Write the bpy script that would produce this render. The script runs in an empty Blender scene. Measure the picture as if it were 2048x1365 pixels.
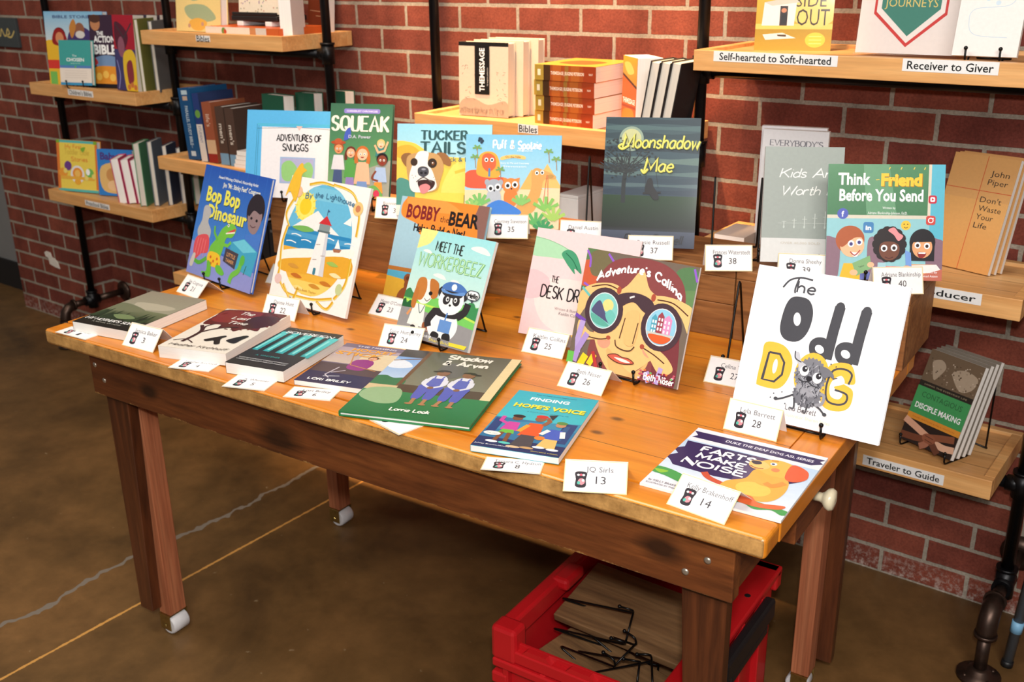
import bpy, bmesh, math, random
from mathutils import Vector, Matrix, Euler

# ------------------------------------------------------------------ camera, world, lights, exposure
scene = bpy.context.scene
COL = scene.collection
R = math.radians

cam_data = bpy.data.cameras.new('camera')
cam_data.sensor_width = 36.0
cam_data.lens = 35.926
cam_data.clip_start = 0.02
cam_data.dof.use_dof = True
cam_data.dof.focus_distance = 1.60
cam_data.dof.aperture_fstop = 8.0
cam = bpy.data.objects.new('camera', cam_data)
cam.location = (0.6058, -2.3162, 1.4546)
cam.rotation_euler = (R(69.6444), R(0.7594), R(36.9248))
COL.objects.link(cam)
scene.camera = cam

world = bpy.data.worlds.new('room_ambience')
scene.world = world
world.use_nodes = True
bg = world.node_tree.nodes['Background']
bg.inputs['Color'].default_value = (1.0, 0.94, 0.88, 1)
bg.inputs['Strength'].default_value = 0.20

scene.view_settings.view_transform = 'Standard'
scene.view_settings.look = 'None'
scene.view_settings.gamma = 1.0
scene.view_settings.exposure = -0.28
scene.view_settings.use_curve_mapping = False


def light(name, kind, loc, target, energy, color, **kw):
    d = bpy.data.lights.new(name, kind)
    d.energy = energy
    d.color = color
    for k, v in kw.items():
        setattr(d, k, v)
    o = bpy.data.objects.new(name, d)
    o.location = loc
    o.rotation_euler = (Vector(target) - Vector(loc)).to_track_quat('-Z', 'Y').to_euler()
    COL.objects.link(o)
    return o


# the flash on top of the camera
light('camera_flash', 'SPOT', (0.62, -2.33, 1.60), (-0.75, -0.5, 0.70), 84, (1.0, 0.98, 0.96),
      spot_size=R(95), spot_blend=0.5, shadow_soft_size=0.035)
# warm track spots hanging from the ceiling in front of the wall
WARM = (1.0, 0.62, 0.31)
light('track_spot', 'SPOT', (-1.10, -0.42, 3.1), (-1.06, -0.03, 1.36), 900, WARM, spot_size=R(40), spot_blend=0.55, shadow_soft_size=0.04)
light('track_spot', 'SPOT', (-0.36, -0.40, 3.1), (-0.40, -0.03, 1.05), 330, WARM, spot_size=R(20), spot_blend=0.5, shadow_soft_size=0.03)
light('track_spot', 'SPOT', (-1.95, -0.45, 3.1), (-1.92, -0.08, 1.40), 170, WARM, spot_size=R(36), spot_blend=0.7, shadow_soft_size=0.04)
light('ceiling_or_fill_lamp', 'AREA', (-1.0, -1.7, 3.1), (-0.7, -0.9, 0.7), 50, (1.0, 0.95, 0.87), shape='RECTANGLE', size=1.6, size_y=0.5)
light('ceiling_or_fill_lamp', 'AREA', (1.7, -3.5, 3.1), (-0.9, -0.6, 0.75), 105, (1.0, 0.96, 0.90), shape='RECTANGLE', size=1.8, size_y=0.6)  # fill light added behind the camera to brighten upright faces
light('ceiling_or_fill_lamp', 'AREA', (-3.2, -2.2, 3.1), (-2.6, -1.2, 0.0), 30, (1.0, 0.88, 0.74), shape='RECTANGLE', size=1.2, size_y=0.5)


# ------------------------------------------------------------------ helpers
def lin(c):
    out = []
    for v in c[:3]:
        v = v / 255.0
        out.append(v / 12.92 if v <= 0.04045 else ((v + 0.055) / 1.055) ** 2.4)
    return (out[0], out[1], out[2], 1.0)


def tag(o, label=None, cat=None, group=None, kind=None):
    if label:
        o['label'] = label
    if cat:
        o['category'] = cat
    if group:
        o['group'] = group
    if kind:
        o['kind'] = kind
    return o


def empty(name, loc, rot=(0, 0, 0), label=None, cat=None, group=None):
    o = bpy.data.objects.new(name, None)
    o.empty_display_size = 0.02
    o.location = loc
    o.rotation_euler = rot
    COL.objects.link(o)
    return tag(o, label, cat, group)


class MB:
    """collects shapes and links them as ONE mesh object"""

    def __init__(self):
        self.bm = bmesh.new()

    def box(self, lo, hi, bevel=0.0, mat=0, M=None, seg=2):
        lo, hi = Vector(lo), Vector(hi)
        c = (lo + hi) / 2
        s = hi - lo
        T = Matrix.Translation(c) @ Matrix.Diagonal((s.x, s.y, s.z, 1))
        r = bmesh.ops.create_cube(self.bm, size=1.0, matrix=T)
        vs = r['verts']
        fs = set()
        for v in vs:
            fs.update(v.link_faces)
        if bevel > 0:
            es = set()
            for v in vs:
                es.update(v.link_edges)
            rb = bmesh.ops.bevel(self.bm, geom=list(es), offset=bevel, segments=seg, affect='EDGES', profile=0.5)
            fs = set(rb['faces'])
            vs = set()
            for f in fs:
                vs.update(f.verts)
            for v in list(vs):
                fs.update(v.link_faces)
            vs = set()
            for f in fs:
                vs.update(f.verts)
        for f in fs:
            f.material_index = mat
        if M is not None:
            bmesh.ops.transform(self.bm, matrix=M, verts=list(vs))
        return self

    def prism(self, bottom, top, mat=0):
        """two rings of the same number of points joined by quads and capped"""
        a = [self.bm.verts.new(p) for p in bottom]
        b = [self.bm.verts.new(p) for p in top]
        n = len(a)
        fs = [self.bm.faces.new(list(reversed(a))), self.bm.faces.new(b)]
        for i in range(n):
            fs.append(self.bm.faces.new((a[i], a[(i + 1) % n], b[(i + 1) % n], b[i])))
        for f in fs:
            f.material_index = mat
        return self

    def tube(self, pts, r, seg=8, mat=0, cap=True):
        """a round wire or pipe through pts (radius a number or one per point)"""
        pts = [Vector(p) for p in pts]
        n = len(pts)
        rs = r if isinstance(r, (list, tuple)) else [r] * n
        d0 = (pts[1] - pts[0]).normalized()
        up = Vector((0, 0, 1)) if abs(d0.z) < 0.9 else Vector((1, 0, 0))
        side = d0.cross(up).normalized()
        rings = []
        for i in range(n):
            if i == 0:
                t = d0
                sc = 1
            elif i == n - 1:
                t = (pts[i] - pts[i - 1]).normalized()
                sc = 1
            else:
                t1 = (pts[i] - pts[i - 1]).normalized()
                t2 = (pts[i + 1] - pts[i]).normalized()
                t = t1 + t2
                if t.length < 1e-6:
                    t = t1
                t.normalize()
                sc = 1.0
            side = side - t * side.dot(t)
            if side.length < 1e-6:
                side = t.orthogonal()
            side.normalize()
            bi = t.cross(side)
            ring = []
            for k in range(seg):
                a = 2 * math.pi * k / seg
                ring.append(self.bm.verts.new(pts[i] + (side * math.cos(a) + bi * math.sin(a)) * rs[i] * sc))
            rings.append(ring)
        for i in range(n - 1):
            for k in range(seg):
                f = self.bm.faces.new((rings[i][k], rings[i + 1][k], rings[i + 1][(k + 1) % seg], rings[i][(k + 1) % seg]))
                f.smooth = True
                f.material_index = mat
        if cap:
            f1 = self.bm.faces.new(rings[0]); f1.material_index = mat
            f2 = self.bm.faces.new(list(reversed(rings[-1]))); f2.material_index = mat
        return self

    def ball(self, c, r, mat=0, seg=10, scale=(1, 1, 1)):
        T = Matrix.Translation(c) @ Matrix.Diagonal((r * scale[0], r * scale[1], r * scale[2], 1))
        q = bmesh.ops.create_uvsphere(self.bm, u_segments=seg, v_segments=max(6, seg // 2 + 1), radius=1.0, matrix=T)
        for v in q['verts']:
            for f in v.link_faces:
                f.smooth = True
                f.material_index = mat
        return self

    def lathe(self, prof, M=None, seg=20, mat=0):
        """profile of (radius, height) turned about z"""
        rings = []
        new = []
        for r, z in prof:
            ring = [self.bm.verts.new((r * math.cos(2 * math.pi * k / seg), r * math.sin(2 * math.pi * k / seg), z)) for k in range(seg)]
            rings.append(ring)
            new += ring
        for i in range(len(rings) - 1):
            for k in range(seg):
                f = self.bm.faces.new((rings[i][k], rings[i][(k + 1) % seg], rings[i + 1][(k + 1) % seg], rings[i + 1][k]))
                f.smooth = True
                f.material_index = mat
        f = self.bm.faces.new(list(reversed(rings[0]))); f.material_index = mat
        f = self.bm.faces.new(rings[-1]); f.material_index = mat
        if M is not None:
            bmesh.ops.transform(self.bm, matrix=M, verts=new)
        return self

    def build(self, name, mats, parent=None, recalc=True):
        if recalc:
            bmesh.ops.recalc_face_normals(self.bm, faces=self.bm.faces[:])
        me = bpy.data.meshes.new(name)
        self.bm.to_mesh(me)
        self.bm.free()
        for m in (mats if isinstance(mats, (list, tuple)) else [mats]):
            me.materials.append(m)
        o = bpy.data.objects.new(name, me)
        COL.objects.link(o)
        if parent:
            o.parent = parent
        return o


def copy_tree(o, parent=None):
    c = o.copy()
    COL.objects.link(c)
    if parent:
        c.parent = parent
    for ch in o.children:
        copy_tree(ch, c)
    return c


# ------------------------------------------------------------------ materials
def newmat(name):
    m = bpy.data.materials.new(name)
    m.use_nodes = True
    nt = m.node_tree
    return m, nt, nt.nodes['Principled BSDF']


def N(nt, t, **kw):
    n = nt.nodes.new(t)
    for k, v in kw.items():
        if k in n.inputs.keys() if hasattr(n.inputs, 'keys') else False:
            n.inputs[k].default_value = v
        else:
            setattr(n, k, v)
    return n


def L(nt, a, b):
    nt.links.new(a, b)


def ramp(nt, fac, stops):
    r = nt.nodes.new('ShaderNodeValToRGB')
    cr = r.color_ramp
    while len(cr.elements) < len(stops):
        cr.elements.new(0.5)
    for e, (p, c) in zip(cr.elements, stops):
        e.position = p
        e.color = lin(c) if len(c) == 3 else c
    L(nt, fac, r.inputs['Fac'])
    return r.outputs['Color']


def mix(nt, fac, a, b, mode='MIX'):
    n = nt.nodes.new('ShaderNodeMix')
    n.data_type = 'RGBA'
    n.blend_type = mode
    for sock, v in ((n.inputs[0], fac), (n.inputs[6], a), (n.inputs[7], b)):
        if isinstance(v, (int, float)):
            sock.default_value = v
        elif isinstance(v, tuple):
            sock.default_value = v
        else:
            L(nt, v, sock)
    return n.outputs[2]


def mth(nt, op, a, b=0.0, c=None):
    n = nt.nodes.new('ShaderNodeMath')
    n.operation = op
    vals = [a, b] + ([c] if c is not None else [])
    for i, v in enumerate(vals):
        if isinstance(v, (int, float)):
            n.inputs[i].default_value = v
        else:
            L(nt, v, n.inputs[i])
    return n.outputs[0]


def noise(nt, vec, scale, detail=4, rough=0.55, dist=0.0):
    n = nt.nodes.new('ShaderNodeTexNoise')
    n.inputs['Scale'].default_value = scale
    n.inputs['Detail'].default_value = detail
    n.inputs['Roughness'].default_value = rough
    n.inputs['Distortion'].default_value = dist
    if vec is not None:
        L(nt, vec, n.inputs['Vector'])
    return n.outputs['Fac']


def coords(nt, scale=(1, 1, 1), loc=(0, 0, 0)):
    tc = nt.nodes.new('ShaderNodeTexCoord')
    mp = nt.nodes.new('ShaderNodeMapping')
    mp.inputs['Scale'].default_value = scale
    mp.inputs['Location'].default_value = loc
    L(nt, tc.outputs['Object'], mp.inputs['Vector'])
    return mp.outputs['Vector'], tc.outputs['Object']


def bump(nt, bs, h, strength, dist=0.002):
    b = nt.nodes.new('ShaderNodeBump')
    b.inputs['Strength'].default_value = strength
    b.inputs['Distance'].default_value = dist
    L(nt, h, b.inputs['Height'])
    L(nt, b.outputs['Normal'], bs.inputs['Normal'])


def plain(name, col, rough=0.5, metal=0.0, var=0.06, scale=60, coat=0.0, spec=None):
    m, nt, bs = newmat(name)
    v, _ = coords(nt)
    f = noise(nt, v, scale, 3)
    c = lin(col)
    a = tuple(max(0, x * (1 - var)) for x in c[:3]) + (1,)
    b = tuple(min(1, x * (1 + var)) for x in c[:3]) + (1,)
    L(nt, ramp(nt, f, [(0.3, a), (0.7, b)]), bs.inputs['Base Color'])
    bs.inputs['Roughness'].default_value = rough
    bs.inputs['Metallic'].default_value = metal
    bs.inputs['Coat Weight'].default_value = coat
    if spec is not None:
        bs.inputs['Specular IOR Level'].default_value = spec
    return m


def wood(name, dark, mid, light_, grain=(2, 30, 30), rough=0.4, coat=0.0, plank=None, edge=None, knots=None, seedloc=(0, 0, 0), bmp=0.15):
    """grain: stretch of the pattern per object axis. plank=(axis, width): tone per board. edge=(axis, sign, limit, colour): worn zone"""
    m, nt, bs = newmat(name)
    v, obj = coords(nt, grain, seedloc)
    f = noise(nt, v, 1.0, 5, 0.6, 0.8)
    col = ramp(nt, f, [(0.28, dark), (0.5, mid), (0.74, light_)])
    v2, _ = coords(nt, tuple(g * 5 for g in grain), seedloc)
    f2 = noise(nt, v2, 1.0, 3, 0.6)
    col = mix(nt, 0.16 if bmp < 0.1 else 0.35, col, ramp(nt, f2, [(0.35, (110, 110, 110)), (0.65, (255, 255, 255))]), 'MULTIPLY')
    sep = nt.nodes.new('ShaderNodeSeparateXYZ')
    L(nt, obj, sep.inputs[0])
    if plank:
        ax, w = plank
        cell = mth(nt, 'FLOOR', mth(nt, 'DIVIDE', sep.outputs[ax], w))
        wn = nt.nodes.new('ShaderNodeTexWhiteNoise')
        wn.noise_dimensions = '1D'
        L(nt, cell, wn.inputs['W'])
        tone = ramp(nt, wn.outputs['Value'], [(0.0, (240, 236, 232)), (1.0, (255, 255, 255))])
        col = mix(nt, 1.0, col, tone, 'MULTIPLY')
        fr = mth(nt, 'FRACT', mth(nt, 'DIVIDE', sep.outputs[ax], w))
        gap = mth(nt, 'LESS_THAN', fr, 0.0012 / w)
        col = mix(nt, gap, col, lin(tuple(x * 0.35 for x in dark)))
    if knots:
        for (kx, ky, kz, kr) in knots:
            d = nt.nodes.new('ShaderNodeVectorMath')
            d.operation = 'DISTANCE'
            mp = nt.nodes.new('ShaderNodeMapping')
            L(nt, obj, mp.inputs['Vector'])
            mp.inputs['Scale'].default_value = (0.6, 1, 1)
            L(nt, mp.outputs[0], d.inputs[0])
            d.inputs[1].default_value = (kx * 0.6, ky, kz)
            dn = mth(nt, 'ADD', d.outputs['Value'], mth(nt, 'MULTIPLY', mth(nt, 'SUBTRACT', f, 0.5), kr * 0.8))
            k = nt.nodes.new('ShaderNodeMapRange')
            k.inputs['From Min'].default_value = kr * 0.35
            k.inputs['From Max'].default_value = kr
            k.inputs['To Min'].default_value = 0.85
            k.inputs['To Max'].default_value = 0.0
            L(nt, dn, k.inputs['Value'])
            col = mix(nt, k.outputs[0], col, lin(tuple(x * 0.42 for x in dark)))
    if edge:
        for (ax, sign, lim, ecol, amount) in edge:
            e = mth(nt, 'MULTIPLY', sep.outputs[ax], sign)
            nz = noise(nt, obj, 22, 6, 0.75)
            t = mth(nt, 'ADD', e, mth(nt, 'MULTIPLY', mth(nt, 'SUBTRACT', nz, 0.5), amount))
            msk = nt.nodes.new('ShaderNodeMapRange')
            msk.inputs['From Min'].default_value = lim
            msk.inputs['From Max'].default_value = lim + 0.004
            L(nt, t, msk.inputs['Value'])
            col = mix(nt, msk.outputs[0], col, lin(ecol))
    L(nt, col, bs.inputs['Base Color'])
    bs.inputs['Roughness'].default_value = rough
    bs.inputs['Coat Weight'].default_value = coat
    bs.inputs['Coat Roughness'].default_value = 0.18
    bump(nt, bs, f2, bmp, 0.0008)
    return m


def brick_mat(name, tint=1.0):
    m, nt, bs = newmat(name)
    tc = nt.nodes.new('ShaderNodeTexCoord')
    sep = nt.nodes.new('ShaderNodeSeparateXYZ')
    L(nt, tc.outputs['Object'], sep.inputs[0])
    u = mth(nt, 'ADD', mth(nt, 'SUBTRACT', sep.outputs[0], sep.outputs[1]), 0.1016 + 20.32)
    cmb = nt.nodes.new('ShaderNodeCombineXYZ')
    # a little waviness so that the joints are not ruled lines
    wob = noise(nt, tc.outputs['Object'], 38, 3, 0.6)
    wv = mth(nt, 'MULTIPLY', mth(nt, 'SUBTRACT', wob, 0.5), 0.0042)
    L(nt, mth(nt, 'ADD', u, wv), cmb.inputs[0])
    L(nt, mth(nt, 'ADD', sep.outputs[2], wv), cmb.inputs[1])
    bt = nt.nodes.new('ShaderNodeTexBrick')
    bt.offset = 0.5
    bt.offset_frequency = 2
    bt.squash = 1.0
    L(nt, cmb.outputs[0], bt.inputs['Vector'])
    bt.inputs['Scale'].default_value = 1.0
    bt.inputs['Brick Width'].default_value = 0.2032
    bt.inputs['Row Height'].default_value = 0.06724
    bt.inputs['Mortar Size'].default_value = 0.0052
    bt.inputs['Mortar Smooth'].default_value = 0.12
    bt.inputs['Bias'].default_value = 0.0
    bt.inputs['Color1'].default_value = lin((150, 78, 60))
    bt.inputs['Color2'].default_value = lin((126, 62, 52))
    bt.inputs['Mortar'].default_value = lin((178, 168, 152))
    n1 = noise(nt, tc.outputs['Object'], 9, 5, 0.65)
    n2 = noise(nt, tc.outputs['Object'], 170, 4, 0.7)
    col = mix(nt, 0.75, bt.outputs['Color'], ramp(nt, n1, [(0.3, (170, 165, 165)), (0.65, (255, 255, 255))]), 'MULTIPLY')
    col = mix(nt, 0.55, col, ramp(nt, n2, [(0.3, (150, 145, 145)), (0.6, (255, 255, 255))]), 'MULTIPLY')
    # pale efflorescence low on the wall
    low = nt.nodes.new('ShaderNodeMapRange')
    low.inputs['From Min'].default_value = 0.085
    low.inputs['From Max'].default_value = 0.0
    L(nt, sep.outputs[2], low.inputs['Value'])
    fl = noise(nt, tc.outputs['Object'], 60, 5, 0.8)
    fm = nt.nodes.new('ShaderNodeMapRange')
    fm.inputs['From Min'].default_value = 0.48
    fm.inputs['From Max'].default_value = 0.62
    L(nt, fl, fm.inputs['Value'])
    col = mix(nt, mth(nt, 'MULTIPLY', mth(nt, 'MULTIPLY', low.outputs[0], fm.outputs[0]), 0.8), col, lin((196, 180, 170)))
    L(nt, col, bs.inputs['Base Color'])
    bs.inputs['Roughness'].default_value = 0.85
    bs.inputs['Specular IOR Level'].default_value = 0.25
    h = mth(nt, 'ADD', mth(nt, 'MULTIPLY', mth(nt, 'SUBTRACT', 1.0, bt.outputs['Fac']), 1.0), mth(nt, 'MULTIPLY', n2, 0.25))
    bump(nt, bs, h, 0.7, 0.004)
    return m


def floor_mat():
    m, nt, bs = newmat('stained_concrete')
    v, obj = coords(nt)
    a = noise(nt, v, 1.6, 6, 0.62, 0.6)
    b = noise(nt, v, 6.5, 6, 0.7)
    col = ramp(nt, a, [(0.3, (76, 56, 33)), (0.48, (112, 83, 48)), (0.7, (136, 100, 60))])
    col = mix(nt, 0.6, col, ramp(nt, b, [(0.35, (165, 160, 140)), (0.65, (255, 250, 240))]), 'MULTIPLY')
    sep = nt.nodes.new('ShaderNodeSeparateXYZ')
    L(nt, obj, sep.inputs[0])
    # saw cut and a wandering filled crack
    c = mth(nt, 'ABSOLUTE', mth(nt, 'ADD', sep.outputs[0], 1.405))
    w1 = noise(nt, obj, 60, 3)
    cut = mth(nt, 'LESS_THAN', c, mth(nt, 'MULTIPLY', w1, 0.0075))
    col = mix(nt, cut, col, lin((205, 150, 78)))
    cr = noise(nt, obj, 3.2, 4, 0.7)
    cx = mth(nt, 'ABSOLUTE', mth(nt, 'ADD', mth(nt, 'ADD', sep.outputs[0], 1.585), mth(nt, 'MULTIPLY', mth(nt, 'SUBTRACT', cr, 0.5), 0.16)))
    crack = mth(nt, 'LESS_THAN', cx, mth(nt, 'MULTIPLY', noise(nt, obj, 30, 4), 0.012))
    col = mix(nt, crack, col, lin((126, 116, 104)))
    sp = noise(nt, obj, 42, 3, 0.5)
    spm = nt.nodes.new('ShaderNodeMapRange')
    spm.inputs['From Min'].default_value = 0.72
    spm.inputs['From Max'].default_value = 0.78
    L(nt, sp, spm.inputs['Value'])
    col = mix(nt, mth(nt, 'MULTIPLY', spm.outputs[0], 0.35), col, lin((190, 170, 135)))
    L(nt, col, bs.inputs['Base Color'])
    bs.inputs['Roughness'].default_value = 0.42
    bump(nt, bs, b, 0.06, 0.002)
    return m


def ink_mat(name, rough, coat):
    m, nt, bs = newmat(name)
    at = nt.nodes.new('ShaderNodeVertexColor')
    at.layer_name = 'ink'
    v, _ = coords(nt)
    n = noise(nt, v, 140, 2)
    col = mix(nt, 0.25, at.outputs['Color'], ramp(nt, n, [(0.3, (232, 232, 232)), (0.7, (255, 255, 255))]), 'MULTIPLY')
    col = mix(nt, 1.0, col, (0.93, 0.93, 0.93, 1), 'MULTIPLY')      # paper is never fully white
    L(nt, col, bs.inputs['Base Color'])
    bs.inputs['Roughness'].default_value = rough
    bs.inputs['Specular IOR Level'].default_value = 0.3
    bs.inputs['Coat Weight'].default_value = coat
    bs.inputs['Coat Roughness'].default_value = 0.12
    return m


def pages_mat(name, col):
    m, nt, bs = newmat(name)
    v, _ = coords(nt, (3, 3, 1400))
    n = noise(nt, v, 1.0, 2)
    c = lin(col)
    L(nt, ramp(nt, n, [(0.35, tuple(x * 0.88 for x in c[:3]) + (1,)), (0.6, c)]), bs.inputs['Base Color'])
    bs.inputs['Roughness'].default_value = 0.85
    return m


M_BRICK = brick_mat('red_brick')
M_FLOOR = floor_mat()
M_GREYWALL = plain('grey_paint', (128, 128, 128), 0.7, var=0.04, scale=8)
M_BLACKBASE = plain('black_vinyl', (22, 22, 24), 0.5)
M_CEIL = plain('ceiling_paint', (150, 145, 138), 0.8, var=0.03, scale=5)
M_TOP = wood('varnished_pine', (208, 116, 26), (224, 136, 34), (232, 152, 52), (1.6, 20, 10), 0.34, 0.15, plank=(1, 0.138),
             edge=[(1, -1, -0.0018, (250, 192, 116), 0.005)],
             knots=[(1.217, 0.228, 0.033, 0.009), (1.213, 0.166, 0.033, 0.009), (0.955, 0.335, 0.033, 0.008), (0.80, 0.57, 0.033, 0.008), (0.55, 0.33, 0.033, 0.008),
                    (1.16, 0.49, 0.033, 0.010)], bmp=0.06)
M_APRON = wood('dark_stained_pine', (74, 36, 16), (112, 60, 28), (140, 80, 38), (2.2, 30, 22), 0.42, 0.15,
               edge=[(2, -1, 0.0515, (186, 142, 82), 0.030)], knots=[(-0.16, -0.012, -0.02, 0.045), (0.60, -0.012, 0.0, 0.03), (-0.52, -0.012, -0.01, 0.02)])
M_LEG = wood('dark_stained_leg', (54, 26, 13), (88, 45, 22), (112, 60, 30), (24, 24, 1.6), 0.42, 0.15)
M_POST = wood('red_fir', (156, 86, 54), (178, 106, 70), (198, 130, 90), (40, 40, 1.2), 0.6)
M_RISER = wood('brown_barn_board', (118, 72, 36), (152, 98, 52), (178, 124, 72), (2.0, 26, 26), 0.55, plank=None, bmp=0.3)
M_SHELF = wood('beech_board', (206, 150, 92), (222, 168, 108), (232, 186, 128), (2.2, 26, 26), 0.45, 0.1, plank=(1, 0.07), bmp=0.05)
M_RIM = wood('beech_lipping', (210, 150, 88), (226, 168, 104), (236, 186, 124), (2.0, 30, 30), 0.45, 0.1, bmp=0.05)
M_CRATEBOARD = wood('weathered_plank', (92, 64, 40), (126, 92, 58), (150, 114, 76), (2.0, 24, 24), 0.6)
M_PIPE = plain('black_pipe', (20, 20, 23), 0.38, 0.6, var=0.2, scale=25)
M_IRON = plain('bare_iron', (74, 58, 50), 0.4, 0.8, var=0.25, scale=30)
M_WIRE = plain('black_wire', (16, 15, 15), 0.35, 0.5)
M_BRASS = plain('zinc_brass', (176, 152, 92), 0.28, 0.95, var=0.2, scale=80)
M_WHEEL = plain('white_nylon', (214, 212, 214), 0.5)
M_KNOB = plain('cream_porcelain', (226, 214, 182), 0.2, coat=0.5)
M_SCREW = plain('bright_screw', (190, 180, 165), 0.35, 0.8)
M_RED = plain('red_plastic', (186, 22, 28), 0.38, var=0.05, scale=12)
M_BLACKPLASTIC = plain('black_plastic', (20, 20, 22), 0.5)
M_STEEL = plain('grey_steel_tube', (118, 124, 132), 0.35, 0.6)
M_TAPE = plain('blue_tape', (126, 178, 214), 0.5)
M_PLASTER = plain('white_plaster', (222, 214, 204), 0.8)
M_INK = ink_mat('printed_cover', 0.42, 0.14)
M_MATTE = ink_mat('printed_card', 0.6, 0.0)
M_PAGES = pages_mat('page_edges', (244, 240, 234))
M_PAGESGREY = pages_mat('grey_paper_edges', (214, 206, 194))  # greyer paper tone for some of the shelf books
M_WHITEBOARD = plain('white_card', (236, 234, 232), 0.6, var=0.02)
M_GOLD = plain('gold_letter', (196, 168, 96), 0.3, 0.6)
M_SLATE = plain('slate_plaque', (58, 64, 66), 0.5)
M_CLOTH = plain('black_bookcloth', (22, 22, 24), 0.6)


def acrylic():
    m, nt, bs = newmat('clear_acrylic')
    tr = nt.nodes.new('ShaderNodeBsdfTransparent')
    gl = nt.nodes.new('ShaderNodeBsdfGlossy')
    gl.inputs['Roughness'].default_value = 0.04
    ms = nt.nodes.new('ShaderNodeMixShader')
    ms.inputs[0].default_value = 0.05; L(nt, tr.outputs[0], ms.inputs[1]); L(nt, gl.outputs[0], ms.inputs[2])
    L(nt, ms.outputs[0], nt.nodes['Material Output'].inputs['Surface'])
    return m


M_ACRYLIC = acrylic()


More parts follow.
